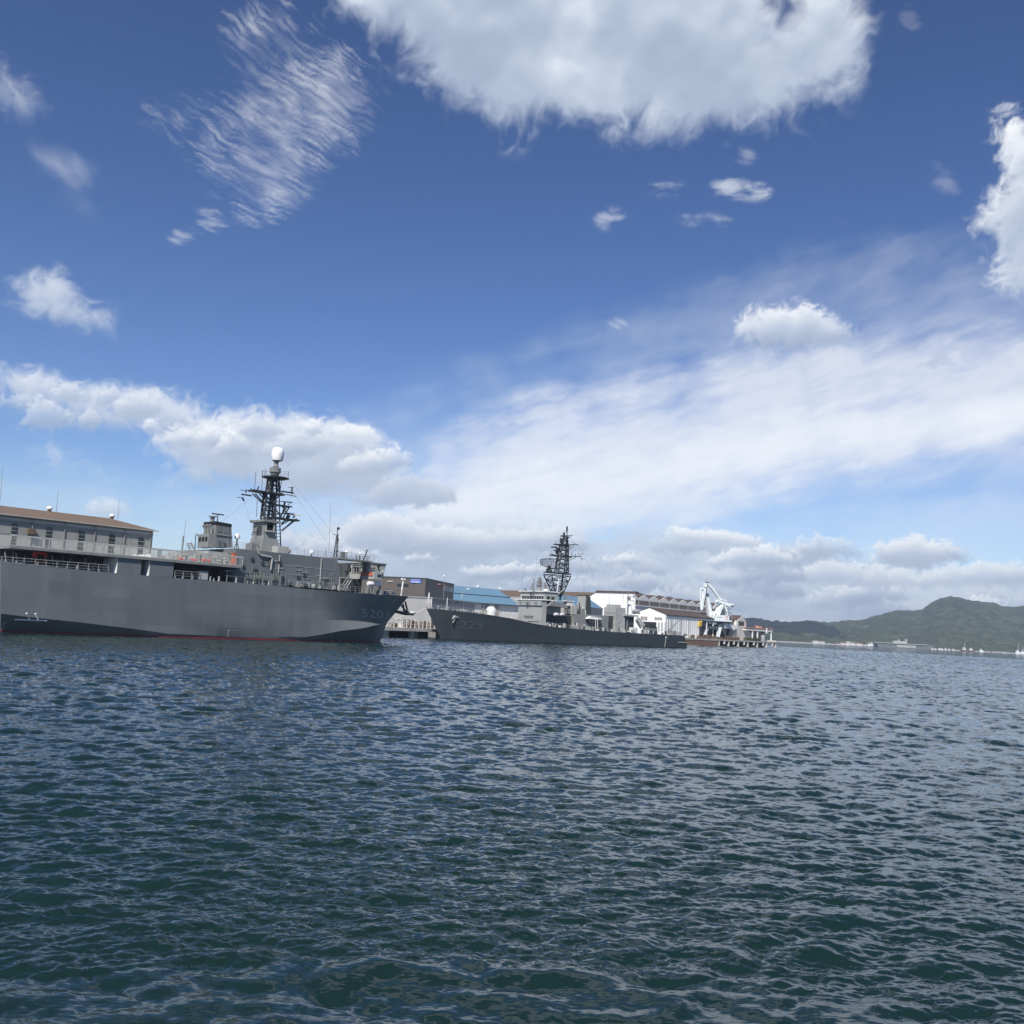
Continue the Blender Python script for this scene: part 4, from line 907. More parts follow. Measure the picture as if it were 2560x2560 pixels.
# ================================================================== ship 229
F2 = Frame(ground(1102, 1598), 6.0, ground(1720, 1621), 0.8)
M['num229'] = mat("worn_number_paint", (0.085, 0.098, 0.104), 0.6, 0.3, 1.5, stain=(0.04, 0.05, 0.055), stain_amt=1.0)
def ship_229():
    F = F2; L = F.L; SS = F.S; CT = 6.0
    root = thing(F, "destroyer", "dark hulled warship numbered 229 with a tall black lattice mast amidships", "ship", (45, CT, 0))
    D = [(1066, 1521, 6), (1100, 1523.5, 4.3), (1133, 1526.5, 2.9), (1175, 1531, 1.6), (1216, 1536, .8), (1278, 1546, .2), (1340, 1560, 0), (1381, 1567, 0), (1450, 1573, 0), (1512, 1578.5, 0), (1586, 1583, 0), (1661, 1586.5, .1), (1712, 1589, .5)]
    wx = [1101, 1117, 1142, 1178, 1216, 1278, 1340, 1381, 1450, 1512, 1586, 1661, 1718]
    wt = [6, 5.0, 3.9, 2.9, 2.2, 1.4, .9, .6, .4, .3, .3, .4, .8]
    d = [L(*p) for p in D]; w = [F.Lz(x, 0.25, t) for x, t in zip(wx, wt)]
    mid = [a * 0.42 + c * 0.58 + np.array([0, 0.06 * (c[1] - a[1]), 0]) for a, c in zip(d, w)]
    mid[0] = L(1085, 1562, 6)
    hb = skin([d, mid, w], CT); hull = hb.build("hull", M['navy'], root, smooth=True)
    bvh = BVHTree.FromPolygons([Vector(v) for v in hb.v], [list(f) for f in hb.f])
    skin([[p + np.array([0, .004, -.004]) for p in w], [np.array([p[0], p[1], -3]) for p in w]], CT).build("boot_stripe", M['black'], root)
    hull_text(F, bvh, "229", 1148, 1209, 1571.5, 1552.5, 0.045, M['num229'], hull, "hull_number")
    an = MB(); c = L(1138, 1546, 2.9); t = on_hull(bvh, c[0], c[2], 0.1)
    an.tube([(c[0] - .6, t, c[2] - 1.2), (c[0], t - .1, c[2]), (c[0] + 1.6, t - .05, c[2] + 0.6)], 0.17); an.tube([(c[0] - .9, t - .1, c[2] - .2), (c[0] - .2, t - .25, c[2] + .55), (c[0] + .9, t - .2, c[2] + .2)], 0.24); an.ball((c[0] - .2, t, c[2] + .4), 0.4)
    an.build("anchor", M['haze_lt'], hull)
    dm = MB(); c = L(1664, 1594, 0.2); dm.ball((c[0], -0.0, c[2]), 0.35); dm.tube([(c[0], -.02, c[2]), (c[0] - .2, .25, 0.3)], 0.12); dm.build("discharge_pipe", M['haze_lt'], hull)
    dm = MB(); c = L(1706, 1606, 0.6); dm.box(c[0] - 2.2, c[0] + 2.2, on_hull(bvh, c[0], c[2], .25), 1, c[2] - .12, c[2] + .12); dm.build("propeller_guard", M['haze_lt'], hull)
    def zdk(s):
        return float(np.interp(s, [p[0] for p in d], [p[2] for p in d]))
    def tdk(s):
        return float(np.interp(s, [p[0] for p in d], [p[1] for p in d]))
    rl = MB()
    def deckrail(s0, s1, h=1.05):
        n = max(2, int((s1 - s0) / 2.2)); ss = np.linspace(s0, s1, n); P_ = [(s, tdk(s) + .12, zdk(s)) for s in ss]
        rl.cut().rail(P_, h, 2.0, 0.028); rl.cut().rail([(p[0], 2 * CT - p[1], p[2]) for p in P_], h, 2.2, 0.028)
    deckrail(-4.8, 26, 1.1); deckrail(33, 60); deckrail(62, 97)
    rl.each("deck_railing", M['haze_lt'], root)
    # foredeck
    js = MB(); js.tube([L(1071, 1521, 6), L(1073, 1480, 6)], 0.07); js = js.build("jack_staff", M['offwhite'], root)
    fl = MB(); a = L(1073, 1482, 6); fl.prism([(a[0] - 0.1, a[2]), (a[0] + .25, a[2] - 0.1), (a[0] + .2, a[2] - 1.0), (a[0] - .05, a[2] - 1.9), (a[0] - .35, a[2] - 1.6), (a[0] - .3, a[2] - .8)], 't', 5.98, 6.04); fl.build("jack_flag", M['white'], js)
    fd = MB(); rg = random.Random(8)
    for x, h in ((1081, .5), (1092, .4), (1103, .9), (1113, .5), (1122, .7), (1131, .4), (1146, .5), (1152, .7), (1163, .8), (1172, .5), (1181, .7), (1190, .4), (1200, .6)):
        c = L(x, 1527, 3.5); z = zdk(c[0]); t = max(3.2, tdk(c[0]) + .5); fd.cut()
        if rg.random() < .55: fd.lathe((c[0], t, z), [(0.25, 0), (0.2, h * .6), (0.4, h * .8), (0.25, h), (.02, h * 1.1)], 9)
        else: fd.box(c[0] - .5, c[0] + .5, t, t + .7, z, z + h)
    fd.each("deck_fitting", M['haze_lt'], root)
    for x in (1117,):
        p_ = MB(); c = L(x, 1525, 4.5); p_.tube([(c[0], 4.5, zdk(c[0])), (c[0], 4.5, zdk(c[0]) + 3.4)], 0.10); p_.build("signal_post", M['offwhite'], root)
    g = MB(); c = L(1227, 1537, 6); z = zdk(c[0])
    g.lathe((c[0], 6, z), [(1.35, 0), (1.35, .35), (1.5, .36), (1.5, 1.3), (1.4, 2.0), (1.05, 2.6), (.5, 2.85), (.02, 2.9)], 20); g = g.build("gun_turret", M['offwhite'], root, smooth=True)
    gb = MB(); gb.tube([(c[0] - 1.2, 6, z + 1.5), (c[0] - 4.4, 6, z + 2.1)], 0.13, 8, 0.09); gb.build("gun_barrel", M['haze_md'], g)
    mg = MB(); mg.lathe((c[0] + .6, 5.9, z + 2.4), [(.35, 0), (.4, .5), (.2, .7), (.02, .72)], 10); mg.build("gun_sight", M['haze_md'], g)
    # bridge: its front faces the bow and the sun
    sN = L(1357, 1500, 0.6)[0]; tF = 12.0; z = lambda y, x=1340: SS(x, y, sN)[2]
    zb0 = zdk(sN) - .3; z1, z2, z3, z4 = z(1512.5), z(1500), z(1489.5), z(1477)
    ho = MB(); ho.prism([(sN, tF - .8), (sN + .8, tF), (sN + 1.6, tF), (sN + 1.6, .6), (sN + .0, .6)], 'z', zb0, z2 - .06); ho.box(sN + 1.61, sN + 10, 3.4, tF, zb0, z2 - .06); ho.box(sN + 1.61, sN + 10, .3, 3.39, z1 - .25, z1); ho.box(sN + 10.01, sN + 17, 3.4, 9.6, zb0, z1 - 2.4); ho = ho.build("superstructure", M['haze_lt'], root)
    dk = MB(); dk.prism([(sN - .5, tF + .2), (sN - .5, .3), (sN + 5.5, .3), (sN + 5.5, tF + .2)], 'z', z2 - 0.05, z2 + 0.22); dk.build("bridge_deck", M['offwhite'], root)
    bw = MB(); bw.box(sN - .3, sN - .15, .6, tF - .4, z1 + .02, z2 - .06); bw.box(sN - .4, sN - .003, .5, tF - .3, z1 - .12, z1 + .02)
    bw.build("bulwark", M['haze_lt'], ho)
    fx = MB(); rg = random.Random(4)
    for k in range(12): t = 1 + 10 * rg.random(); fx.cut().box(sN - .45, sN - .31, t, t + .25, z1 + .2 + rg.random() * .5, z1 + .6 + rg.random() * .8)
    for y, t0, t1 in ((1540, 4.2, 8.5), (1544, 4.4, 8.3), (1553, 2.0, 6.5)): fx.cut().box(sN - .16, sN - .003, t0, t1, z(y) - .1, z(y) + .08)
    for t in (1.0, 1.8, 2.6, 3.4): fx.cut().box(sN - .14, sN - .003, t, t + .1, zb0, zb0 + 2.0)
    fx.cut().tube([(sN - .1, 11.2, zb0 + .6), (sN - .4, 11.2, zb0 + 1.8), (sN - .1, 11.0, zb0 + 2.4)], .12)
    fx.each("wall_fitting", M['haze_md'], ho)
    br = MB(); br.prism([(sN + .7, tF - .6), (sN + 6.0, tF), (sN + 6.0, .7), (sN + .7, .7)], 'z', z2 + .22, z4 - .25); br = br.build("bridge", M['haze_lt'], root)
    rf = MB(); rf.prism([(sN + .2, tF - .2), (sN + 6.4, tF + .3), (sN + 6.4, .4), (sN + .2, .4)], 'z', z4 - .25, z4 + .05); rf.build("bridge_roof", M['offwhite'], br)
    wi = MB(); zw0, zw1 = z(1497), z(1489.8); n = 9
    for k in range(n):
        t = 1.1 + (tF - 2.4) * k / n; wi.cut().box(sN + .66, sN + .697, t, t + .85, zw0, zw1)
    for k in range(2): wi.cut().box(sN + 1.6 + 1.8 * k, sN + 2.9 + 1.8 * k, .66, .697, zw0, zw1)
    wi.each("window", M['glass'], br)
    fr = MB(); fr.box(sN + .5, sN + .66, .9, tF - .9, zw0 - .18, zw0 - .05); fr.box(sN + .55, sN + .66, .9, tF - .9, zw1 + .05, zw1 + .15); fr.build("window_frame", M['offwhite'], br)
    fx = MB(); t = 6.4; fx.tube([(sN + .5, t, z4 - .4), (sN + .45, t, z3), (sN + .5, t, zw0)], 0.22); fx.build("window_washer", M['dark'], br)
    # roof gear
    for x, y0, y1, t, r_ in ((1306, 1471, 1312 + 92, 9.5, .05), (1338, 1455, 1366, 5.0, .06)):
        b_ = MB(); p = L(x, y0, t); q = L(x + (3 if x == 1306 else 6), y1, t); b_.tube([(p[0], t, z4), (q[0], t, q[2])], r_, 5, .025); b_.build("whip_antenna", M['steel'], root)
    ro = MB()
    for x, y0, y1, r_ in ((1313, 1477, 1470, .35), (1331, 1475, 1458, .22), (1326, 1474, 1466, .12), (1334.5, 1475, 1446, .16), (1351, 1462, 1449, .3), (1362, 1477, 1456, .35), (1367, 1475, 1462, .2)):
        p = L(x, y0, 4.5); q = L(x, y1, 4.5); ro.cut().tube([p, q], r_, 7)
    ro.each("roof_fitting", M['haze_md'], br)
    di = MB(); c = L(1348, 1475, 4.5); h = L(1348, 1463, 4.5)[2] - c[2]; di.lathe((c[0], 4.5, c[2]), [(.9, 0), (.5, h * .5), (1.0, h), (1.0, h + .2), (.1, h + .25)], 12); di = di.build("director_mount", M['haze_md'], root)
    wt_ = MB(); c = L(1349, 1457, 4.5); wt_.box(c[0] - .8, c[0] + .6, 4.0, 5.0, c[2] - .3, c[2] + .5); wt_.lathe((c[0] - .1, 4.5, c[2] + 1.0), [(.75, 0), (.8, .2), (.1, .35)], 12, 's'); wt_.build("fire_control_director", M['haze_md'], di)
    sb_ = MB(); p = L(1364, 1487, 2.0); sb_.lathe(p, [(.8, 0), (.85, 1.0), (.7, 1.6), (.1, 1.7)], 12); sb_.build("satellite_dome", M['offwhite'], root, smooth=True)
    # shaded side with the bridge wing, rafts and lockers
    a = L(1376, 1503, -.2); c = L(1413, 1517, -.2); wg = MB(); wg.prism([(a[0] - .5, c[2]), (c[0] + .2, c[2] - .3), (c[0] - .3, a[2] - .4), (a[0] + 1.3, a[2] + .2)], 't', -.2, 3.2); wg.build("bridge_wing", M['haze_md'], root)
    sd = MB(); sd.box(sN + 1.7, sN + 16.9, 3.3, 3.39, zdk(sN + 9), z1 - 2.5); sd.build("recess_shade_wall", M['dark'], root)  # dark sheet put in for the shade behind the wing
    for x in (1393, 1407.5):
        c = L(x, 1536, .5); MB().lathe((c[0], 1.0, c[2]), [(.05, -.95), (.4, -.8), (.52, -.5), (.52, .5), (.4, .8), (.05, .95)], 14, 's').build("raft_canister", M['offwhite'], root, smooth=True)
    ld = MB(); rg = random.Random(21)
    for x in list(range(1358, 1478, 3)) + list(range(1478, 1600, 4)):
        c = L(x + rg.uniform(-1, 1), 1560, .6); zz = zdk(c[0]); h = rg.uniform(.5, 2.0); t = .4 + 1.6 * rg.random(); k = rg.random(); ld.cut()
        if k < .4: ld.tube([(c[0], t, zz), (c[0] + rg.uniform(-.3, .3), t, zz + h)], .12 + .1 * rg.random(), 6)
        elif k < .7: ld.box(c[0] - .4, c[0] + .4, t, t + .6, zz, zz + h * .6)
        else: ld.lathe((c[0], t, zz), [(.4, 0), (.4, h * .6), (.15, h * .7), (.02, h * .72)], 9)
    es = ld.each("deck_locker", M['haze_lt'], root)
    for k, o in enumerate(es):
        if k % 3 == 1: o.data.materials[0] = M['dark']
        elif k % 5 == 0: o.data.materials[0] = M['white']
    cv = MB(); pp(cv, F, ((1470, 1547), (1478, 1541), (1490, 1543), (1504, 1546), (1506, 1548), (1490, 1549)), 1.0, 4.0); cv = cv.build("boat_cover", M['white'], root)
    bt = MB(); pp(bt, F, ((1469, 1551), (1504, 1551), (1500, 1557), (1474, 1558)), 1.2, 3.6); bt.build("ship_boat", M['dark'], root)
    po = MB()
    for x in (1489, 1494): po.cut().tube([L(x, 1576, .8), L(x, 1548, .8)], .1)
    po.each("davit_post", M['offwhite'], root)
    # lattice mast
    la = MB(); tc = 6.0
    def P(x, y, dt=0.0):
        return tuple(L(x, y, tc + dt))
    def quad(xl, xr, y, sq=0.45):
        a = L(xl, y, tc); c = L(xr, y, tc); w_ = (c[0] - a[0]) / 2 * sq
        return [(a[0], tc - w_, a[2]), (c[0], tc - w_, a[2]), (c[0], tc + w_, a[2]), (a[0], tc + w_, a[2])]
    la.lattice(quad(1386, 1401, 1490), quad(1369, 1417, 1436), .2, .11, 4)
    la.lattice(quad(1391, 1416, 1432), quad(1402, 1418, 1364), .2, .11, 6)
    la.lattice(quad(1405, 1418, 1364), quad(1411, 1418, 1342), .16, .09, 2)
    la.tube([P(1400, 1500), P(1408, 1432), P(1417, 1432)], .3); la.tube([P(1417, 1430), P(1418, 1316)], .2, 6, .12)
    la = la.build("lattice_mast", M['mast'], root)
    pf = MB()
    def plat(x0, x1, y0, y1, hw, th=.25):
        a, c = P(x0, y0), P(x1, y1); z_ = max(a[2], c[2]) * .5 + min(a[2], c[2]) * .5; pf.cut().box(a[0], c[0], tc - hw, tc + hw, z_ - th, z_)
    plat(1364, 1423, 1429.5, 1434, 1.0, .3); plat(1377, 1420, 1388, 1392, .6); plat(1388, 1422, 1361, 1363, .8); plat(1403, 1422, 1340, 1341, .4); plat(1386, 1400, 1375, 1377, .5)
    pf.each("platform", M['mast'], la)
    yd = MB()
    for (x0, y0), (x1, y1), r_ in (((1415, 1391), (1452, 1391), .12), ((1416, 1404), (1440, 1393), .09), ((1387, 1360), (1446, 1362), .12), ((1421, 1375), (1434, 1364), .09), ((1375, 1385), (1410, 1392), .12), ((1402, 1339), (1432, 1339), .1), ((1415, 1349), (1428, 1340), .07), ((1374, 1391), (1376, 1400), .08)):
        yd.cut().tube([P(x0, y0), P(x1, y1)], r_, 5)
    yd.each("yard", M['mast'], la)
    an = MB()
    for (x0, y0), (x1, y1), r_ in (((1418, 1326), (1417.5, 1316), .3), ((1416, 1330), (1418, 1322), .22), ((1410, 1338), (1410.5, 1331), .35), ((1403, 1358), (1404, 1346), .6), ((1388, 1360), (1389, 1352), .06), ((1435, 1361), (1436, 1357), .08), ((1420, 1361), (1420, 1352), .1), ((1378, 1368), (1393, 1368), .2), ((1391, 1385), (1393, 1370), .4), ((1397, 1385), (1390, 1370), .12), ((1381, 1387), (1379, 1378), .06),
                                 ((1429, 1390), (1430, 1382), .12), ((1437, 1390), (1439, 1386), .12), ((1446, 1390), (1447, 1379), .06), ((1451, 1391), (1453, 1384), .08), ((1453, 1384), (1459, 1384.5), .08), ((1452, 1391), (1453, 1397), .08), ((1453, 1397), (1458, 1398), .08), ((1422, 1393), (1428, 1393), .25)):
        an.cut().tube([P(x0, y0), P(x1, y1)], r_, 6)
    an.each("antenna", M['mast'], la)
    for a, c, d0, d1 in (((1418, 1320), (1312, 1472), 6, 6), ((1452, 1391), (1462, 1488), 6, 6), ((1446, 1362), (1524, 1512), 6, 5), ((1417, 1340), (1568, 1478), 6, 3), ((1380, 1390), (1350, 1462), 6, 5)):
        b_ = MB(); b_.tube([L(*a, d0), L(*c, d1)], 0.016, 4); b_.build("rigging", M['mast'], la)
    rd = MB(); o_ = [(1351, 1400), (1356, 1397.5), (1390, 1397), (1393, 1403), (1391, 1420), (1378, 1421), (1363, 1416), (1352, 1411)]
    q = [P(x, y, -1.2 - .8 * abs((x - 1372) / 20)) for x, y in o_]
    rd.tube(q + [q[0]], .13, 5)
    for f in np.linspace(.12, .88, 7):
        x = 1351 + 42 * f; yb = np.interp(x, [1352, 1363, 1378, 1391], [1411, 1416, 1421, 1420]); rd.tube([P(x, 1397.5, -1.4), P(x + 1, (1397 + yb) / 2, -.9), P(x, yb, -1.4)], .055, 4)
    for f in (.25, .5, .75): rd.tube([P(1352, 1399 + 13 * f, -1.6), P(1372, 1398 + 18 * f, -1.0), P(1392, 1398 + 21 * f, -1.6)], .05, 4)
    for f in np.linspace(.06, .94, 18):
        x = 1351 + 42 * f; yb = np.interp(x, [1352, 1363, 1378, 1391], [1411, 1416, 1421, 1420]); rd.tube([P(x, 1398, -1.35), P(x, yb, -1.35)], .04, 3)
    rd = rd.build("radar_antenna", M['mast'], root)
    rb = MB(); c = P(1373, 1430, -1); h = P(1373, 1414, -1)[2] - c[2]; rb.lathe(c, [(1.0, 0), (.9, h * .3), (.5, h * .4), (.5, h), (.1, h)], 10); rb.tube([P(1366, 1423, -1), P(1384, 1421, -1)], .2); rb.build("radar_pedestal", M['mast'], rd)
    st = MB(); st.tube([P(1391, 1493, -3), P(1397, 1447, -3)], .17); st.build("mast_stay", M['offwhite'], la)
    st = MB(); st.tube([P(1390, 1490, -2.5), P(1411, 1473, -2.5)], .28); st.build("mast_strut", M['haze_md'], la)
    # funnel
    f0 = L(1461, 1520, 4.0)[0]; zf = lambda y, x=1455, s=None: SS(x, y, f0)[2]
    fu = MB(); fu.hexa([(f0, 4, zdk(f0)), (f0 + 2.8, 4, zdk(f0)), (f0 + 2.8, 8.2, zdk(f0)), (f0, 8.2, zdk(f0)), (f0 + .6, 4.3, zf(1488)), (f0 + 2.6, 4.3, zf(1491)), (f0 + 2.6, 7.6, zf(1491)), (f0 + .6, 7.6, zf(1488))])
    fu = fu.build("funnel", M['haze_lt'], root)
    fs = MB(); fs.hexa([(f0 + .5, 3.7, zf(1535)), (f0 + 2.7, 3.7, zf(1535)), (f0 + 2.7, 3.99, zf(1535)), (f0 + .5, 3.99, zf(1535)), (f0 + .9, 4.0, zf(1489)), (f0 + 2.5, 4.0, zf(1492)), (f0 + 2.5, 4.29, zf(1492)), (f0 + .9, 4.29, zf(1489))]); fs.build("funnel_casing", M['dark'], fu)
    fc = MB(); fc.box(f0 + .5, f0 + 2.8, 4.1, 7.8, zf(1489), zf(1487)); fc.build("funnel_cap", M['dark'], fu)
    ut = MB(); ut.box(f0 - 6, f0 + 9, 2.2, 9.5, zdk(f0), zf(1536)); ut.build("deckhouse", M['haze_md'], root)
    bx = MB(); pb(bx, F, 1418, 1434, 1504, 1515, 3.0, 5.0); pb(bx, F, 1414, 1437, 1502, 1504, 2.8, 5.2); bx.build("equipment_housing", M['offwhite'], root)
    fw = MB(); rg = random.Random(6)
    for k in range(26):
        x = 1408 + 54 * rg.random(); y = 1508 + 38 * rg.random(); c = L(x, y, 4.5); h = .5 + 1.5 * rg.random(); t = 2.3 + 3.5 * rg.random(); fw.cut()
        if rg.random() < .5: fw.box(c[0] - .5, c[0] + .5, t, t + .8, zf(1537), zf(1537) + h * 1.5)
        else: fw.tube([(c[0], t, zf(1537)), (c[0] + rg.uniform(-.5, .5), t, zf(1537) + h * 2.2)], .1 + .12 * rg.random(), 6)
    for k, o in enumerate(fw.each("upper_fitting", M['haze_md'], root)):
        o.data.materials[0] = (M['haze_md'], M['dark'], M['haze_lt'], M['offwhite'])[k % 4]
    yl = MB(); p = L(1416, 1500, 4); yl.lattice([(p[0] - 1, 3.4, p[2] - 2), (p[0] + 1, 3.4, p[2] - 2), (p[0], 5, p[2] - 2)], [(p[0] - .8, 3.6, p[2] + 1.6), (p[0] + .8, 3.6, p[2] + 1.6), (p[0], 4.8, p[2] + 1.6)], .07, .05, 3); yl.build("equipment_frame", M['haze_md'], root)
    # after superstructure
    a0 = L(1538, 1550, 2.6)[0]; za = lambda y, x=1525: SS(x, y, a0)[2]
    ah = MB(); ah.box(a0, a0 + 4.5, 2.6, 7.6, zdk(a0), za(1518)); ah.box(a0 + .5, a0 + 3.5, 3.6, 7.2, za(1518), za(1511)); ah = ah.build("after_funnel", M['haze_lt'], root)
    ln = MB()
    for y in (1532, 1541, 1546, 1562): ln.cut().box(a0 - .08, a0 - .003, 2.8, 7.4, za(y) - .08, za(y) + .08)
    ln.each("wall_fitting", M['haze_md'], ah)
    lk = MB(); lk.box(a0 - 16, a0 - .01, 3.5, 8.5, zdk(a0 - 8), za(1540)); lk.build("deckhouse", M['dark'], root)
    ds = MB(); rg = random.Random(31)
    for k in range(20):
        x = 1539 + 20 * rg.random(); y = 1522 + 50 * rg.random(); c = L(x, y, 3.0); ds.cut()
        if rg.random() < .6: ds.box(c[0] - .4, c[0] + .5, 2.6 + rg.random(), 4.0 + rg.random(), c[2] - .5, c[2] + .5)
        else: ds.tube([(c[0], 2.6, c[2] - .8), (c[0] + rg.uniform(-.6, .6), 3.2, c[2] + 1.0)], .13, 6)
    ds.each("torpedo_gear", M['dark'], root)
    b0 = L(1566, 1555, 2.2)[0]; zc = lambda y: L(1578, y, 2.2)[2]
    ci = MB(); ci.box(b0 - 1.2, b0 + 5.6, 2.2, 9.8, zc(1541), zc(1537)); ci.build("gun_platform", M['haze_lt'], root)
    MB().box(b0, b0 + 4.6, 3.2, 9, zdk(b0), zc(1541)).build("after_deckhouse", M['dark'], root)  # shade beneath the gun platform painted as its dark colour
    cw = MB(); c = L(1575, 1536, 4.0); cw.lathe((c[0], 4.5, c[2]), [(1.15, 0), (1.15, 1.2), (.95, 1.3), (.95, 2.4), (.7, 3.0), (.3, 3.25), (.02, 3.3)], 16); cw = cw.build("close_in_gun", M['white'], root, smooth=True)
    cb = MB(); cb.box(c[0] + 1.0, c[0] + 2.6, 3.6, 5.4, c[2] + .2, c[2] + 1.7); cb.build("gun_mount", M['offwhite'], cw)
    cb = MB(); cb.tube([(c[0] + .8, 3.6, c[2] + 1.0), (c[0] + 3.6, 3.2, c[2] + .6)], .35, 8); cb.build("gun_barrel", M['haze_md'], cw)
    mm = MB(); p = L(1567, 1576, 3.0); q = L(1569, 1474, 3.0); mm.tube([(p[0], 3, p[2]), (p[0], 3, q[2])], .2, 6, .12)
    for y in (1491, 1502): mm.tube([L(1568, y, 3), L(1584, y, 3)], .1)
    mm.tube([L(1583, 1491, 3), L(1584, 1514, 3)], .06); pb(mm, F, 1571, 1577, 1493, 1500, 3.0, 3.6); mm.build("after_mast", M['haze_md'], root)
    cn = MB()
    for k, (x0, y0, x1, y1) in enumerate(((1591, 1545, 1606, 1566), (1595, 1543, 1610, 1563), (1590, 1551, 1602, 1570), (1598, 1551, 1612, 1571))):
        cn.cut().tube([L(x0, y0, 1.6 + .7 * (k % 2)), L(x1, y1, 1.6 + .7 * (k % 2))], .32, 9)
    cs = cn.each("missile_canister", M['haze_md'], root)
    for o in cs[:2]: o.data.materials[0] = M['offwhite']
    lk = MB(); pb(lk, F, 1582, 1594, 1569, 1582, .6, 2.2); lk.build("locker", M['offwhite'], root)
    la_ = MB(); pb(la_, F, 1624, 1641, 1555, 1567, 3.0, 6.6); la_ = la_.build("missile_launcher", M['dark'], root)
    lb = MB(); pb(lb, F, 1623, 1643, 1567, 1577, 3.3, 6.2); c = L(1626, 1583, 4); lb.lathe((c[0], 4, zdk(c[0])), [(.7, 0), (.4, .9), (.6, 1.1)], 10); lb.build("launcher_mount", M['haze_md'], la_)
    sf = MB(); rg = random.Random(41)
    for x in (1606, 1611, 1617, 1622, 1632, 1640, 1648, 1653, 1659, 1665, 1671, 1678, 1684, 1690, 1697, 1703, 1708):
        c = L(x, 1583, 3.0); zz = zdk(c[0]); h = .5 + .9 * rg.random(); t = 1.0 + 5 * rg.random(); sf.cut()
        if rg.random() < .5: sf.box(c[0] - .5, c[0] + .5, t, t + .8, zz, zz + h)
        else: sf.lathe((c[0], t, zz), [(.35, 0), (.3, h * .7), (.5, h * .8), (.02, h)], 8)
    for k, o in enumerate(sf.each("deck_fitting", M['haze_md'], root)):
        o.data.materials[0] = (M['haze_lt'], M['dark'], M['haze_md'])[k % 3]
    cr = MB(); cr.tube([L(1672, 1576, 4), L(1700, 1549, 4)], .26, 7, .15); cr.build("stern_davit", M['haze_md'], root)
    for x, y0, y1 in ((1523, 1511, 1446), (1557, 1512, 1450)):
        b_ = MB(); p = L(x, y0, 5); q = L(x + (1 if x == 1523 else 5), y1, 5); b_.tube([(p[0], 5, p[2]), q], .07, 5, .03); b_.build("whip_antenna", M['steel'], root)
    return root
SHIP2 = ship_229()

# ================================================================== quay, piers and the buildings on them
M['conc'] = mat("old_concrete", (0.36, 0.34, 0.30), 0.85, 0.18, 0.5, stain=(0.16, 0.14, 0.11), stain_amt=0.6, streak=True)
M['conc_lt'] = mat("pale_concrete", (0.60, 0.55, 0.50), 0.85, 0.10, 0.5, stain=(0.34, 0.30, 0.26), stain_amt=0.5, streak=True)
M['render_grey'] = mat("grey_cladding", (0.33, 0.33, 0.33), 0.7, 0.05, 0.4, stain=(0.25, 0.25, 0.25), stain_amt=0.4, streak=True, plates=(4.0, 2.4))
M['sheet_grey'] = mat("grey_sheet_wall", (0.25, 0.255, 0.24), 0.7, 0.10, 0.35, stain=(0.17, 0.17, 0.16), stain_amt=0.6, streak=True, plates=(3.2, 2.6))
M['band'] = mat("pale_wall_band", (0.42, 0.43, 0.40), 0.7, 0.08, 0.4, stain=(0.28, 0.28, 0.25), stain_amt=0.5, streak=True)
M['roof_brown'] = mat("rusty_brown_roof", (0.165, 0.118, 0.088), 0.85, 0.2, 1.4, stain=(0.12, 0.07, 0.05), stain_amt=0.6, rib=0.4)
M['roof_dark'] = mat("dark_brown_roof", (0.085, 0.060, 0.052), 0.85, 0.2, 0.8, stain=(0.16, 0.10, 0.085), stain_amt=0.7, rib=0.3)
M['brown_clad'] = mat("dark_brown_cladding", (0.105, 0.088, 0.075), 0.55, 0.06, 0.5, streak=True, rib=0.45)
M['blue'] = mat("blue_sheet_roof", (0.125, 0.235, 0.33), 0.55, 0.08, 0.5, stain=(0.17, 0.27, 0.35), stain_amt=0.4, streak=True, rib=0.35)
M['sign_blue'] = mat("sign_blue", (0.03, 0.09, 0.42), 0.4, 0.03, 1.0)
M['louvre'] = mat("brown_glazing", (0.15, 0.132, 0.108), 0.5, 0.15, 1.2)
M['rust'] = mat("rusty_piling", (0.20, 0.115, 0.075), 0.9, 0.3, 0.8, stain=(0.33, 0.25, 0.18), stain_amt=0.8)
M['pink'] = mat("faded_pink_paint", (0.55, 0.30, 0.24), 0.7, 0.1, 1.0)
M['yellow'] = mat("yellow_paint", (0.60, 0.40, 0.05), 0.6, 0.1, 1.0)
M['crane'] = mat("pale_blue_crane_paint", (0.78, 0.82, 0.82), 0.5, 0.08, 1.0, stain=(0.40, 0.40, 0.36), stain_amt=0.7)
M['crane_dk'] = mat("slate_crane_steel", (0.06, 0.085, 0.095), 0.5, 0.15, 1.0)
M['hedge'] = mat("hedge_leaves", (0.045, 0.05, 0.018), 0.9, 0.4, 3.0)
M['timber'] = mat("weathered_timber", (0.12, 0.085, 0.06), 0.9, 0.3, 1.5)
M['asphalt'] = mat("quay_paving", (0.24, 0.23, 0.21), 0.9, 0.15, 0.2)

def XY(F, s, t): 
    p = F.o + s * F.d + t * F.n; return (float(p[0]), float(p[1]))
QZ = 2.7
PF = frame_at(951, 240, 1101, 264)                     # the pier front between the ships
QR = frame_at(1715, 430, 1946, 500)                    # the jetty on the right
def build_quay():
    pts = [XY(F1, -160, 28), XY(F1, 60, 28), XY(PF, -6, 13.6), XY(PF, 34, 13.6), XY(F2, 14, 17), XY(F2, 108, 17), XY(QR, -12, 8), XY(QR, 16, 8), XY(QR, 16, 120), (-100, 1000), (-700, 900), (-700, 80)]
    b = MB(); b.prism(pts, 'z', -2.0, QZ)
    o = b.build("quay", M['asphalt']); o["kind"] = "structure"; o["label"] = "concrete quay behind the moored ships"
build_quay()

def building(fr, at, label, name="building", group=None): return thing(fr, name, label, "building", at, group)

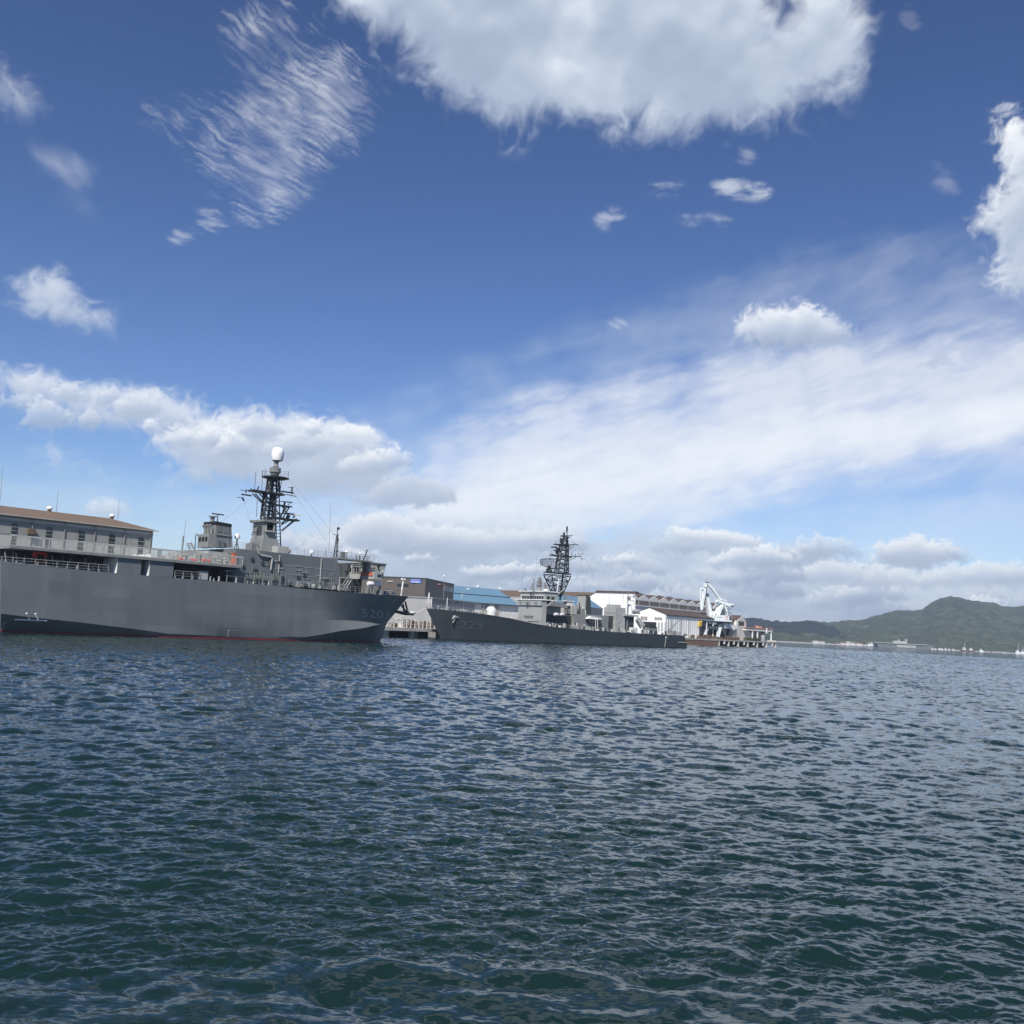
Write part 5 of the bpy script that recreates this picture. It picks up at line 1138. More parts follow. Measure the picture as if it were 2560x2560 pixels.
# ---- long two storey shed behind the near ship
def left_shed():
    F = F1; T = 40.0; L = F.L
    ze = L(200, 1305, T)[2]; zr = L(140, 1280, T + 6)[2]; s0 = L(-260, 1270, T)[0]; s1 = L(383, 1330, T)[0]
    root = building(F, ((s0 + s1) / 2, T + 6, QZ), "long grey shed with a rusty brown hipped roof behind the near ship", "dock_shed")
    MB().box(s0, s1, T, T + 12, QZ, ze - .1).build("wall", M['sheet_grey'], root)
    rf = MB(); e = .7
    rf.add([(s0 - e, T - e, ze - .1), (s1 + e, T - e, ze - .1), (s1 + e, T + 12 + e, ze - .1), (s0 - e, T + 12 + e, ze - .1), (s0 + 5, T + 6, zr), (s1 - 6.5, T + 6, zr)], [(0, 1, 5, 4), (1, 2, 5), (2, 3, 4, 5), (3, 0, 4), (3, 2, 1, 0)])
    rf = rf.build("roof", M['roof_brown'], root)
    gu = MB(); gu.box(s0 - e, s1 + e, T - e - .16, T - e - .003, ze - .28, ze - .06); gu.build("gutter", M['conc'], root)
    zb0 = L(200, 1325, T)[2]; zb1 = L(200, 1313, T)[2]
    MB().box(s0, s1 + .003, T - .08, T - .003, zb0 + .4, zb1).build("wall_band", M['band'], root)
    ln = MB()
    for z in (zb0 + .35, L(200, 1352, T)[2]): ln.cut().box(s0, s1, T - .14, T - .081, z - .07, z + .07)
    ln.each("wall_rib", M['haze_md'], root)
    MB().box(s0, s1, T - .07, T - .003, QZ, L(200, 1354, T)[2]).build("lower_wall", M['band'], root)
    xs = (-58, 36, 122, 203, 279, 352)
    for x in xs:
        y = 1320 + (x - 36) * .116; a = L(x - 7, y, T)[0]; c = L(x + 6, y, T)[0]; z0 = L(x, y + 45, T)[2]; z1_ = L(x, y - 12, T)[2]
        w = MB(); w.box(a, c, T - .16, T - .09, z0, z1_); w = w.build("window", M['glass'], root)
        g = MB()
        for k in range(1, 6): z = z0 + (z1_ - z0) * k / 6; g.box(a, c, T - .2, T - .161, z - .035, z + .035)
        g.build("glazing_bar", M['haze_lt'], w)
    dp = MB()
    for x in (78, 160, 236, 311, 376): s = L(x, 1340, T)[0]; dp.cut().tube([(s, T - .18, QZ), (s, T - .18, ze - .3)], .1, 6)
    dp.each("downpipe", M['haze_md'], root)
    for x, y in ((123, 1279), (279, 1300)):
        s = L(x, y, T + 6)[0]; v = MB(); v.lathe((s, T + 6, zr - .15), [(.35, 0), (.35, .5), (.4, .5)], 10); v = v.build("roof_vent", M['roof_brown'], rf)
        c = MB(); c.lathe((s, T + 6, zr + .35), [(.55, 0), (.6, .25), (.4, .5), (.03, .6)], 12); c.build("vent_cap", M['white'], rf, smooth=True)
    for x, x2, y, y2 in ((140, 144.5, 1279, 1225), (294, 299, 1299, 1247)):
        p = L(x, y, T + 6); q = L(x2, y2, T + 6); b = MB(); b.tube([(p[0], T + 6, zr - .1), (p[0], T + 6, (zr + q[2]) / 2), (p[0], T + 6, q[2])], .07, 5, .03); b.build("lightning_rod", M['steel'], rf)
    bk = MB(); pb(bk, F, 72, 90, 1321, 1336, T - 1.0, T - .1); bk.build("wall_hoist", M['timber'], root)
    return root
left_shed()
b_ = MB(); s0 = F1.L(376, 1392, 32)[0]; s1 = F1.L(452, 1398, 32)[0]; z1 = F1.L(410, 1386, 32)[2]
b_.prism([(s0, QZ), (s1, QZ), (s1, z1 - 1), (s1 - 1, z1 - .1), ((s0 + s1) / 2, z1), (s0, z1 - .2)], 't', 32, 40); solo(F1, b_, "site_cabin", M['white'], "low white cabin showing over the near ship's upper deck", "cabin")

# ---- pale grey store with a row of small windows
def grey_store():
    F = Frame(np.array(XY(frame_at(1076, 280, 1190, 318), 0, 0)), 0, np.array(XY(frame_at(1076, 280, 1190, 318), 10, 0)), 0); L = F.L
    zt = L(1076, 1492.5, 0)[2]; s1 = L(1188, 1504, 0)[0]
    root = building(F, (10, 12, QZ), "plain pale grey store with a row of small windows between the ships", "store")
    MB().box(0, s1, 0, 34, QZ, zt - .35).build("wall", M['render_grey'], root)
    MB().box(-.25, s1 + .25, -.3, 34.3, zt - .34, zt).build("roof", M['steel'], root)
    for x, y in ((1087.5, 1501.5), (1105, 1503.2), (1125, 1505), (1143, 1506.5)):
        a = L(x - 4.4, y, 0)[0]; c = L(x + 4.4, y, 0)[0]; z0 = L(x, y + 3.2, 0)[2]; z1 = L(x, y - 3.2, 0)[2]
        w = MB(); w.box(a, c, -.06, -.003, z0, z1); w = w.build("window", M['glass'], root); m = MB(); m.box((a + c) / 2 - .06, (a + c) / 2 + .06, -.1, -.061, z0, z1); m.build("window_frame", M['haze_lt'], w)
    dp = MB()
    for x in (1078, 1114, 1158): s = L(x, 1505, 0)[0]; dp.cut().tube([(s, -.15, QZ), (s, -.15, zt - .35)], .09)
    dp.each("downpipe", M['offwhite'], root)
grey_store()

# ---- dark brown office with the blue sign
def brown_office():
    F = frame_at(1058, 330, 1136, 372); L = F.L; SS = F.S
    zt = L(1058, 1443.5, 0)[2]; s1 = L(1135.5, 1451, 0)[0]; tl = SS(850, 1436, 0)[1]
    root = building(F, (8, 10, QZ), "dark brown flat roofed office with a blue sign near its top corner", "office_block")
    w = MB(); w.box(0, s1, 0, tl, QZ, zt - .4); w = w.build("wall", M['brown_clad'], root)
    MB().box(-.15, s1 + .15, -.15, tl + .15, zt - .399, zt).build("roof", M['dark'], root)
    def front(x0, x1, y0, y1, d): 
        a = SS(x0, y0, 0); c = SS(x1, y1, 0); return MB().box(-d, -.003, min(a[1], c[1]), max(a[1], c[1]), min(a[2], c[2]), max(a[2], c[2]))
    front(993.5, 1021, 1459, 1468, .06).build("window", M['glass'], root)
    o = front(969, 983, 1452.4, 1454.4, .4).build("wall_lamp", M['offwhite'], root)
    a, c = SS(1027, 1447, 0), SS(1053.5, 1458.5, 0)
    sg = MB(); sg.box(-.25, -.004, c[1], a[1], c[2], a[2]); sg = sg.build("sign", M['sign_blue'], root)
    vs, fs = text_mesh("NCREA", 1.0); x0 = min(v[0] for v in vs); x1 = max(v[0] for v in vs); h = max(v[1] for v in vs); wd = a[1] - c[1]; ht = a[2] - c[2]
    tx = MB(); tx.add([(-.28, a[1] - wd * (.06 + .86 * (v[0] - x0) / (x1 - x0)), c[2] + ht * (.08 + .52 * v[1] / h)) for v in vs], fs); tx.build("sign_lettering", M['white'], sg, normals=False)
    st = MB(); st.box(-.28, -.251, c[1] + wd * .12, a[1] - wd * .05, c[2] + ht * .80, c[2] + ht * .90); st.build("sign_line", M['net'], sg)
    w = MB(); pb(w, F, 1110, 1131.5, 1467, 1479, -.06, -.003); w = w.build("window", M['steel'], root)
    g = MB()
    for x in (1116, 1121, 1126): pb(g, F, x - .6, x + .6, 1467, 1479, -.1, -.061)
    g.build("glazing_bar", M['dark'], w)
    aw = MB(); pb(aw, F, 1100, 1117, 1461.5, 1463, -1.0, -.003); aw.build("awning", M['pink'], root)
brown_office()

def lamp(fr, pts, t, r, name, label, m, head):
    p = [fr.L(x, y, t) for x, y in pts]; root = thing(fr, name, label, "lamp", (p[0][0], t, p[0][2]))
    b = MB(); b.tube(p, r, 6, r * .7); b.build("post", m, root); h = MB(); q = p[-1]; h.box(q[0] - head, q[0] + head, t - .3, t + .3, q[2] - .1, q[2] + .3); h.build("lamp_head", M['white'], root)
lamp(PF, ((1108, 1530), (1109, 1490), (1111, 1440)), 30, .07, "floodlight_post", "thin post with a white head in front of the brown office", M['steel'], .35)
lamp(PF, ((1153, 1530), (1153.5, 1495), (1156, 1484), (1163, 1476), (1172, 1473)), 25, .11, "street_lamp", "curved grey street lamp standing before the blue roof", M['steel'], .8)
for x, y0, y1 in ((1071, 1560, 1493), (1076, 1560, 1491), (1118, 1540, 1497)): pass

# ---- blue roofed warehouse and its neighbour
def blue_shed():
    F = frame_at(1137, 400, 1290, 425); L = F.L
    root = building(F, (15, 8, QZ), "long warehouse with a large sky blue roof and white front", "warehouse")
    sA = L(1120, 1508, 0)[0]; sB = L(1300, 1512, 0)[0]; ze = L(1240, 1509.5, 0)[2]; T = 15
    zr = L(1210, 1470.5, T)[2]
    MB().box(sA, sB, 0.3, 2 * T, QZ, ze - .2).build("wall", M['offwhite'], root)
    rf = MB(); rf.prism([(0 - .6, ze - .19), (2 * T + .6, ze - .19), (2 * T + .6, ze), (T, zr), (-.6, ze)], 's', sA, sB); rf = rf.build("roof", M['blue'], root)
    rb = MB(); k = .48; y_ = -.6 + (T + .6) * k; z_ = ze + (zr - ze) * k; rb.prism([(y_ - .25, z_ + .02), (y_ + .1, z_ + .2), (y_ - .1, z_ + .3), (y_ - .45, z_ + .12)], 's', sA, sB); rb.build("roof_flashing", M['crane_dk'], rf)
    gt = MB(); gt.box(sA, sB, -1.0, -.61, ze - .5, ze - .02); gt.build("gutter", M['crane_dk'], root)
    for x in (1194, 1250): 
        s = L(x, 1470, T)[0]; c = MB(); c.lathe((s, T, zr - .1), [(.5, 0), (.5, .4), (.8, .45), (.8, .8), (.1, 1.1)], 10); c.build("roof_vent", M['white'], rf, smooth=True)
    dr = MB()
    for x0, x1 in ((1213, 1222), (1237, 1247), (1205, 1209)): dr.cut(); pb(dr, F, x0, x1, 1510, 1545, -.05, .28)
    dr.each("door", M['conc'], root)
blue_shed()
def blue_store():
    F = frame_at(1474, 395, 1506, 415); L = F.L
    root = building(F, (3, 6, QZ), "small blue roofed store seen between the funnels of the far warship", "store")
    s0 = L(1440, 1520, 0)[0]; s1 = L(1507, 1520, 0)[0]; ze = L(1490, 1519.5, 0)[2]; zr = L(1490, 1500.5, 6)[2]
    MB().box(s0, s1, 0, 16, QZ, ze - .1).build("wall", M['conc'], root)
    rf = MB(); rf.add([(s0, -.4, ze - .09), (s1 + .3, -.4, ze - .09), (s1 + .3, 16.4, ze - .09), (s0, 16.4, ze - .09), (s0, 6, zr), (s1 - .8, 6, zr)], [(0, 1, 5, 4), (1, 2, 5), (2, 3, 4, 5), (3, 0, 4), (0, 3, 2, 1)]); rf.build("roof", M['blue'], root)
blue_store()

# ---- the big factory: white end wall, saw tooth side
def factory():
    g0 = frame_at(1586, 470, 1600, 470); a = R(55)
    F = Frame(g0.o, 0, g0.o + np.array([math.cos(a), math.sin(a)]) * 10, 0); L = F.L; SS = F.S
    root = building(F, (40, 12, QZ), "big white factory with a saw tooth row of dark gabled roofs", "factory")
    pk = [(1611, 1485.5), (1636.4, 1490.7), (1662.8, 1493.3), (1687.7, 1497), (1710, 1499.5), (1731.7, 1503), (1751, 1506), (1770, 1509)]
    va = [(1597, 1495), (1624, 1499), (1649, 1501), (1673.7, 1504), (1697, 1507), (1720, 1511), (1742, 1513), (1762, 1516), (1780, 1518)]
    zv = float(np.mean([L(x, y, 0)[2] for x, y in va[:6]])); zp = float(np.mean([L(x, y, 0)[2] for x, y in pk[:6]]))
    sv = [0.0] + [L(x, y, 0)[0] for x, y in va]; step = np.mean(np.diff(sv[1:8])); s1 = sv[1]
    sv = [s1 + step * k for k in range(-1, 10)]; end = sv[-1]
    wy = 24.0
    w = MB(); w.box(0, end, 0, wy, QZ, zv); w = w.build("wall", M['offwhite'], root)
    ga = MB()
    for a_, c_ in zip(sv[:-1], sv[1:]):
        a2 = max(a_, 0.0)
        ga.cut().prism([(a2, zv + .003), (c_, zv + .003), ((a_ + c_) / 2, zp)], 't', 0.002, .4)
    ga.each("gable", M['offwhite'], root)
    rf = MB()
    for a_, c_ in zip(sv[:-1], sv[1:]):
        m_ = (a_ + c_) / 2
        if a_ < 0:
            f = (0 - a_) / (m_ - a_); rf.cut().prism([(0, zv + .05 + f * (zp - zv)), (m_, zp + .12), (c_, zv + .05), (c_, zv + .4), (m_, zp + .5), (0, zv + .4 + f * (zp - zv))] if m_ > 0 else [(0, zv + .06), (c_, zv + .05), (c_, zv + .4), (0, zv + .45)], 't', .41, wy)
        else: rf.cut().prism([(a_, zv + .05), (m_, zp + .12), (c_, zv + .05), (c_, zv + .4), (m_, zp + .5), (a_, zv + .4)], 't', .41, wy)
    rfs = rf.each("roof", M['roof_dark'], root)
    ch = MB()
    for k in (1, 2, 4, 5): m_ = (sv[k] + sv[k + 1]) / 2; ch.cut().box(m_ - .5, m_ + 1.4, 8, 10, zp, zp + 1.4)
    ch.each("roof_vent", M['roof_dark'], root)
    z0 = L(1660, 1519, 0)[2]; z1 = L(1660, 1507.5, 0)[2]
    wi = MB()
    for a_, c_ in zip(sv[:-1], sv[1:]): wi.cut().box(max(a_, 0) + .35, c_ - .35, -.1, -.003, z0, z1)
    wi.each("window", M['louvre'], root)
    le = MB(); le.box(0, end, -.5, -.003, z0 - .5, z0 - .05); le.build("ledge", M['offwhite'], root)
    # higher hall at the end: white wall to the left
    tl = SS(1474, 1492, 0)[1]; ti = SS(1493, 1481, 0)[1]; zt = SS(1540, 1482.5, 0)[2]; zl = SS(1474, 1492, 0)[2]
    eh = MB(); eh.prism([(0, QZ), (tl, QZ), (tl, zl), (ti, zt), (0, zt)], 's', -.6, -.003); eh.build("end_wall", M['white'], root)
    pa = MB(); pa.box(-1.0, 3, -.3, ti + .3, zt + .004, zt + 1.0); pa.build("parapet", M['roof_dark'], root)
    # brown roof running away to the left
    s_ = MB(); q = [SS(1474, 1492, 0), SS(1493, 1480, 0)]
    s_.add([(-.7, q[0][1], q[0][2]), (-.7, q[1][1], zt), (60, q[1][1], zt + .2), (60, q[0][1] + 25, zt), (-.7, q[0][1] + 60, zt), (-.7, q[0][1] + 60, zl - 1.5)], [(0, 1, 4, 5), (1, 2, 3, 4)]); s_.build("wing_roof", M['roof_brown'], root)
    MB().box(-.65, 4, tl + .01, tl + 60, QZ, zl - 1.6).build("wing_wall", M['conc'], root)
factory()

# ---- white gabled shed in front of the factory
def gable_shed():
    g0 = frame_at(1663, 420, 1680, 420); a = R(54)
    F = Frame(g0.o, 0, g0.o + np.array([math.cos(a), math.sin(a)]) * 10, 0); L = F.L; SS = F.S
    root = building(F, (20, 6, QZ), "white gabled shed with a long brown roof behind the warship's stern", "gabled_shed")
    ze = SS(1663, 1537.5, 0)[2]; ap = SS(1623.5, 1520.5, 0); tw = 2 * ap[1]; s1 = L(1746, 1548, 0)[0]; s2 = L(1786, 1548, 0)[0]
    MB().prism([(0, QZ), (tw, QZ), (tw, ze), (ap[1], ap[2]), (0, ze)], 's', 0, .5).build("gable_wall", M['white'], root)
    MB().box(.51, s1, 0.05, tw - .05, QZ, ze - .1).build("wall", M['white'], root)
    rf = MB(); n_ = .45; rf.prism([(-n_, ze - .05), (ap[1], ap[2] + .12), (tw + n_, ze - .05), (tw + n_, ze + .25), (ap[1], ap[2] + .42), (-n_, ze + .25)], 's', .2, s2 + 14); rf.build("roof", M['roof_dark'], root)
    MB().box(s1 + .01, s2 + 13, 3, tw - .1, QZ, ze - .15).build("inner_wall", M['conc'], root)
    pp_ = MB()
    for k in range(15): s = 2 + (s1 - 2) * k / 14; pp_.cut().box(s - .12, s + .12, -.12, .046, QZ, ze - .15)
    for x in (1748, 1768, 1784): s = L(x, 1560, 0)[0]; pp_.cut().box(s - .25, s + .25, 0, .5, QZ, ze - .15)
    pp_.each("pilaster", M['offwhite'], root)
    fa = MB(); fa.box(.5, s2 + 13, -.2, -.01, ze - .95, ze - .16); fa.build("fascia", M['offwhite'], root)
    for x0, x1, y0, y1 in ((1637, 1654.5, 1543, 1550.5), (1602, 1618, 1541, 1551)):
        a_ = SS(x0, y0, 0); c_ = SS(x1, y1, 0); w = MB(); w.box(-.06, -.003, c_[1], a_[1], c_[2], a_[2]); w = w.build("window", M['louvre'], root)
        g = MB()
        for k in range(1, 5): t = c_[1] + (a_[1] - c_[1]) * k / 5; g.box(-.1, -.061, t - .12, t + .12, c_[2], a_[2])
        g.build("shutter", M['offwhite'], w)
    dr = MB()
    for x0, x1 in ((1645, 1649), (1653, 1657), (1662, 1664)): a_ = SS(x0, 1556, 0); c_ = SS(x1, 1578, 0); dr.cut().box(-.05, -.003, c_[1], a_[1], c_[2], a_[2])
    dr.each("door", M['haze_lt'], root)
    dp = MB()
    for x in (1669, 1678, 1702, 1722): s = L(x, 1560, 0)[0]; dp.cut().tube([(s, -.2, QZ + 1), (s, -.2, ze - 1)], .14)
    dp.each("downpipe", M['haze_md'], root)
    b = MB(); pb(b, F, 1750, 1755, 1556, 1566, -1.0, .6); b.ball(L(1752.5, 1555, -.2), .7, 1, 1, .8); solo(F, b, "yellow_machine", M['yellow'], "yellow rounded machine parked at the open end of the white shed", "machine")
gable_shed()

# ---- concrete jetty building, pavilion and jetty
def jetty():
    F = QR; L = F.L
    zdk = L(1860, 1601, 0)[2]; s0 = L(1720, 1600, 0)[0]; s1 = L(1945, 1601, 0)[0]; sm = L(1796, 1601, 0)[0]
    root = thing(F, "jetty", "old concrete jetty on short piles at the harbour's far corner", "jetty", ((sm + s1) / 2, 6, 0))
    dk = MB(); dk.box(sm, s1, 0, 26, zdk - .7, zdk); dk.build("deck", M['conc'], root)
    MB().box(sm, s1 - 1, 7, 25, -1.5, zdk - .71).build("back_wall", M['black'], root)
    pl = MB()
    for x in (1798, 1822, 1846, 1870, 1894, 1917, 1939.5): s = L(x, 1606, .3)[0]; pl.cut().box(s - .38, s + .38, .1, .9, -1.5, zdk - .71)
    pl.each("pile", M['conc_lt'], root)
    fe = MB()
    for x in (1810, 1834, 1859.5, 1884, 1907, 1930): s = L(x, 1604, .3)[0]; fe.cut().box(s - .35, s + .35, -.25, .6, zdk - 2.2, zdk - .72)
    fe.each("fender", M['conc_lt'], root)
    lp = MB(); c = L(1944, 1600, 3); lp.box(s1 - 1.5, s1 + 1.4, .5, 20, zdk + .01, zdk + .6); lp.build("kerb", M['conc_lt'], root)
    # rust stained quay wall to its left
    rw = MB(); rw.box(s0 - 6, sm - .02, 0, 26, -1.5, zdk - .8); rw = rw
    o = solo(F, rw, "retaining_wall", M['rust'], "low rust brown quay wall left of the jetty piles", "wall")
    cp = MB(); cp.box(s0 - 6, sm - .02, -.15, 25, zdk - .79, zdk - .05); cp.build("coping", M['conc'], None)
    cpo = bpy.data.objects["coping"]; cpo.parent = o; cpo.matrix_parent_inverse = Matrix.Identity(4)
    for v in cpo.data.vertices: 
        p = F.o + v.co.x * F.d + v.co.y * F.n; w = Vector((p[0], p[1], v.co.z)); m_ = Matrix.Translation(o.location) @ Matrix.Rotation(o.rotation_euler.z, 4, 'Z'); v.co = m_.inverted() @ w
    fd = MB(); rg = random.Random(9)
    # gabled concrete house
    h = building(F, (L(1855, 1590, 6)[0], 8, zdk), "pale concrete gabled house with flared foot on the jetty", "jetty_house")
    T = 6.0; G = lambda x, y: (L(x, y, T)[0], max(L(x, y, T)[2], zdk))
    out = [G(1832, 1586), G(1842.5, 1571.5), G(1844.3, 1550.2), G(1855.5, 1541.2), G(1865, 1552), G(1865.6, 1569.5), G(1881.6, 1589)]
    out = [(out[0][0], zdk)] + out + [(out[-1][0], zdk)]
    MB().prism(out, 't', T, T + 9).build("wall", M['conc_lt'], h)
    rf = MB(); a, m_, c = G(1843.6, 1551), G(1855.5, 1540.2), G(1865.6, 1552.6)
    rf.hexa([(a[0] - .1, T + .3, a[1]), (m_[0], T + .3, m_[1]), (m_[0], T + .3, m_[1] + .35), (a[0] - .1, T + .3, a[1] + .35), (a[0] - 7, T + 20, a[1]), (m_[0] - 7, T + 20, m_[1]), (m_[0] - 7, T + 20, m_[1] + .35), (a[0] - 7, T + 20, a[1] + .35)]); rf.build("roof", M['roof_dark'], h)
    w = MB(); pb(w, F, 1847, 1860.5, 1554, 1564, T - .08, T - .003); w = w.build("window", M['glass'], h)
    wf = MB(); pb(wf, F, 1846, 1861.5, 1552.6, 1553.9, T - .2, T - .003); wf.build("lintel", M['conc'], w)
    bx = MB(); pb(bx, F, 1812, 1842.3, 1561.8, 1571.8, T - 1.5, T + 6); bx.build("balcony", M['white'], h)
    pl = MB()
    for x in (1813, 1824.5, 1841): pl.cut(); pb(pl, F, x - 1.2, x + 1.2, 1551, 1561.7, T - 1.4, T - .8)
    pl.each("balcony_post", M['white'], h)
    MB().box(L(1812, 1556, T + 2)[0], L(1842, 1556, T + 2)[0], T + 2, T + 2.4, L(1830, 1561.5, T)[2], L(1830, 1550.5, T)[2]).build("upper_wall", M['louvre'], h)
    MB().box(L(1812, 1580, T + 2)[0], L(1838, 1580, T + 2)[0], T + 3, T + 3.4, zdk, L(1830, 1572, T)[2]).build("lower_wall", M['dark'], h)
    # open pavilion
    p = building(F, (L(1905, 1590, 5)[0], 8, zdk), "open sided pavilion with pinkish flat roof at the jetty's end", "pavilion")
    zr0 = L(1900, 1577, 4)[2]; zr1 = L(1900, 1570, 4)[2]; sa, sb = L(1866.5, 1573, 4)[0], L(1935, 1574, 4)[0]
    MB().box(sa, sb, 4, 16, zr1 - .35, zr1).build("roof", M['pink'], p)
    MB().box(sa, sb - 1, 4.2, 15.8, zr0 - .2, zr0 + .5).build("beam", M['offwhite'], p)
    MB().box(sa + .3, sb - 1.3, 9, 9.3, zdk, zr0 - .21).build("back_wall", M['haze_md'], p)
    po = MB()
    for x in (1882.3, 1894.8, 1929): s = L(x, 1590, 4.3)[0]; po.cut().box(s - .3, s + .3, 4.3, 4.8, zdk, zr0 - .21)
    s = L(1916, 1575, 4.2)[0]; po.cut().box(s - .4, s + .4, 3.8, 4.19, zr0 - 1.2, zr1 + .2); po.each("pillar", M['white'], p)
    cm = MB(); pb(cm, F, 1897, 1905, 1565, 1572, 6, 8); cm.build("chimney", M['pink'], p)
    rl = MB(); rl.rail([(sa + 6, 4.2, zr1), (sb, 4.2, zr1)], .9, 2.0, .05, 2); rl.build("roof_railing", M['rust'], p)
    tk = MB(); c = L(1911.5, 1597, 3); h_ = L(1911.5, 1582, 3)[2] - c[2]; tk.lathe((c[0], 4, zdk), [(1.15, 0), (1.15, h_ * .9), (1.0, h_), (.05, h_ * 1.03)], 16); solo(F, tk, "storage_tank", M['steel'], "upright silvery tank standing under the pavilion", "tank", smooth=True)
    # hedges: many leaf sized faces
    for x0, x1, y0, lb, m in ((1863, 1901, 1593.5, "low dark green hedge along the jetty edge", M['hedge']), (1815, 1850, 1590.5, "low brown hedge in front of the concrete house", M['timber'])):
        b = MB(); a, c = L(x0, 1598, 1.5)[0], L(x1, 1598, 1.5)[0]; hh = L((x0 + x1) / 2, y0, 1.5)[2] - zdk
        for k in range(900):
            q = Vector((rg.uniform(a, c), 1.2 + rg.random() * 1.6, zdk + hh * rg.random() * (0.8 + .25 * math.sin(k)))); u = Vector((rg.gauss(0, 1), rg.gauss(0, 1), rg.gauss(0, 1))).normalized() * .28; v = u.orthogonal().normalized() * .16
            b.add([q - u, q + v, q + u, q - v], [(0, 1, 2, 3)])
        o = solo(F, b, "hedge", m, lb, "hedge")
    b = MB(); b.rail([(L(1830, 1590, 3)[0], 3.4, zdk), (L(1880, 1590, 3)[0], 3.4, zdk)], 1.0, 2.0, .06, 2); solo(F, b, "jetty_fence", M['conc_lt'], "pale rail fence in front of the concrete house on the jetty", "fence")
    b = MB()
    for k in range(40):
        x = 1722 + 105 * rg.random(); s = L(x, 1594, 4)[0]; b.box(s - .8, s + .8, 3 + 5 * rg.random(), 9, zdk - .04, zdk + .3 + 1.6 * rg.random())
    solo(F, b, "timber_stack", M['timber'], "dark stacked timber and scrap under the harbour crane", "timber")
    return zdk
JZ = jetty()

# ---- harbour crane
def crane():
    F = frame_at(1750, 462, 1836, 470); L = F.L
    root = thing(F, "harbour_crane", "pale blue level luffing harbour crane with folded jib beside the white shed", "crane", (L(1790, 1590, 0)[0], 0, JZ))
    b = MB(); pb(b, F, 1782, 1830, 1538, 1553.5, -3, 3.5); b = b.build("machine_house", M['crane'], root)
    w = MB(); pb(w, F, 1823.5, 1829.5, 1540, 1551, -3.05, -3.003); w.build("window", M['crane_dk'], b)
    lg = MB(); c = L(1818.5, 1545.5, -3.06); lg.tube([(c[0] + .9 * math.cos(x), -3.05, c[2] + .8 * math.sin(x)) for x in np.linspace(.8, 4.9, 9)], .13, 5); lg.build("emblem", M['redcloth'], b)
    ln = MB(); pb(ln, F, 1793, 1806, 1542.5, 1543.6, -3.06, -3.003); ln.build("lettering_line", M['haze_lt'], b)
    st = MB(); pb(st, F, 1772, 1792, 1551, 1560, -2, 2); ptube(st, F, ((1774, 1551), (1786, 1538)), -2, .22); ptube(st, F, ((1788, 1551), (1786, 1538)), -2, .22); st.build("stair_frame", M['crane'], root)
    sl = MB(); pb(sl, F, 1779, 1832, 1553.8, 1556.5, -2.5, 2.5); c = L(1797, 1565, 0); sl.lathe((c[0], 0, L(1797, 1566, 0)[2]), [(2.2, 0), (2.2, L(1797, 1556.6, 0)[2] - L(1797, 1566, 0)[2])], 16); sl.build("slewing_ring", M['crane_dk'], root)
    pt = MB(); pb(pt, F, 1754, 1812, 1565.5, 1573, -4.5, 4.5); pt.build("portal", M['crane_dk'], root)
    for (x0, y0), (x1, y1), t in (((1765, 1573), (1757, 1588), -4), ((1799, 1568), (1793, 1595), -4), ((1768, 1573), (1774, 1590), 4), ((1808, 1573), (1814, 1592), 4)):
        l_ = MB(); p, q = L(x0, y0, t), L(x1, y1, t); q[2] = JZ if y1 > 1589 else q[2]
        l_.hexa([(q[0] - .5, t - .6, JZ - .3), (q[0] + .5, t - .6, JZ - .3), (q[0] + .5, t + .6, JZ - .3), (q[0] - .5, t + .6, JZ - .3), (p[0] - .9, t - .7, p[2]), (p[0] + .9, t - .7, p[2]), (p[0] + .9, t + .7, p[2]), (p[0] - .9, t + .7, p[2])])
        l_.build("leg", M['crane'] if t < 0 else M['crane_dk'], root)
    bg = MB(); pb(bg, F, 1797, 1816, 1574, 1592, -1, 3); bg.build("bogie", M['dark'], root)
    mb = MB()
    def beam(b, a, c, w0, w1, th):
        p, q = L(*a, 0), L(*c, 0); u = Vector((q - p)).normalized(); n = Vector((u.z, 0, -u.x))
        P_ = []
        for v, w_ in ((Vector(p), w0), (Vector(q), w1)): P_ += [v + n * w_ + Vector((0, -th, 0)), v - n * w_ + Vector((0, -th, 0)), v - n * w_ + Vector((0, th, 0)), v + n * w_ + Vector((0, th, 0))]
        b.hexa(P_)
    beam(mb, (1775.5, 1550), (1772.5, 1522), 1.0, .95, 1.0); beam(mb, (1772.5, 1522), (1766.5, 1489), .95, .6, .8); mb.build("boom", M['crane'], root)
    hd = MB(); c = L(1766, 1487, 0); hd.lathe((c[0], -1.2, c[2]), [(.7, 0), (.7, 2.4)], 10, 't'); hd.build("boom_pivot", M['crane_dk'], root)
    jb = MB(); beam(jb, (1767, 1457), (1758.5, 1500), .32, .55, .7); beam(jb, (1758.5, 1500), (1754, 1522), .5, .3, .6); jb.build("jib", M['crane_dk'], root)
    jw = MB(); beam(jw, (1765.2, 1458), (1763.2, 1468), .3, .3, .9); beam(jw, (1762, 1470), (1757.5, 1499), .35, .35, .9); beam(jw, (1757, 1499), (1753.3, 1526), .4, .25, .8); beam(jw, (1753, 1525), (1757, 1520), .25, .25, .5); jw.build("jib_plating", M['crane'], root)
    fr = MB()
    for a, c, r_ in (((1750.5, 1472), (1752.5, 1523), .32), ((1750, 1472), (1762.5, 1472), .3), ((1752, 1474), (1757, 1500), .22), ((1762.5, 1473), (1754, 1522), .2), ((1752, 1471), (1764, 1458), .1)): ptube(fr, F, (a, c), 0, r_)
    fr.build("jib_frame", M['crane'], root)
    tp = MB(); ptube(tp, F, ((1764, 1456.5), (1772.5, 1456.5)), 0, .3); ptube(tp, F, ((1766, 1456), (1766, 1451)), 0, .1); tp.build("jib_head", M['crane_dk'], root)
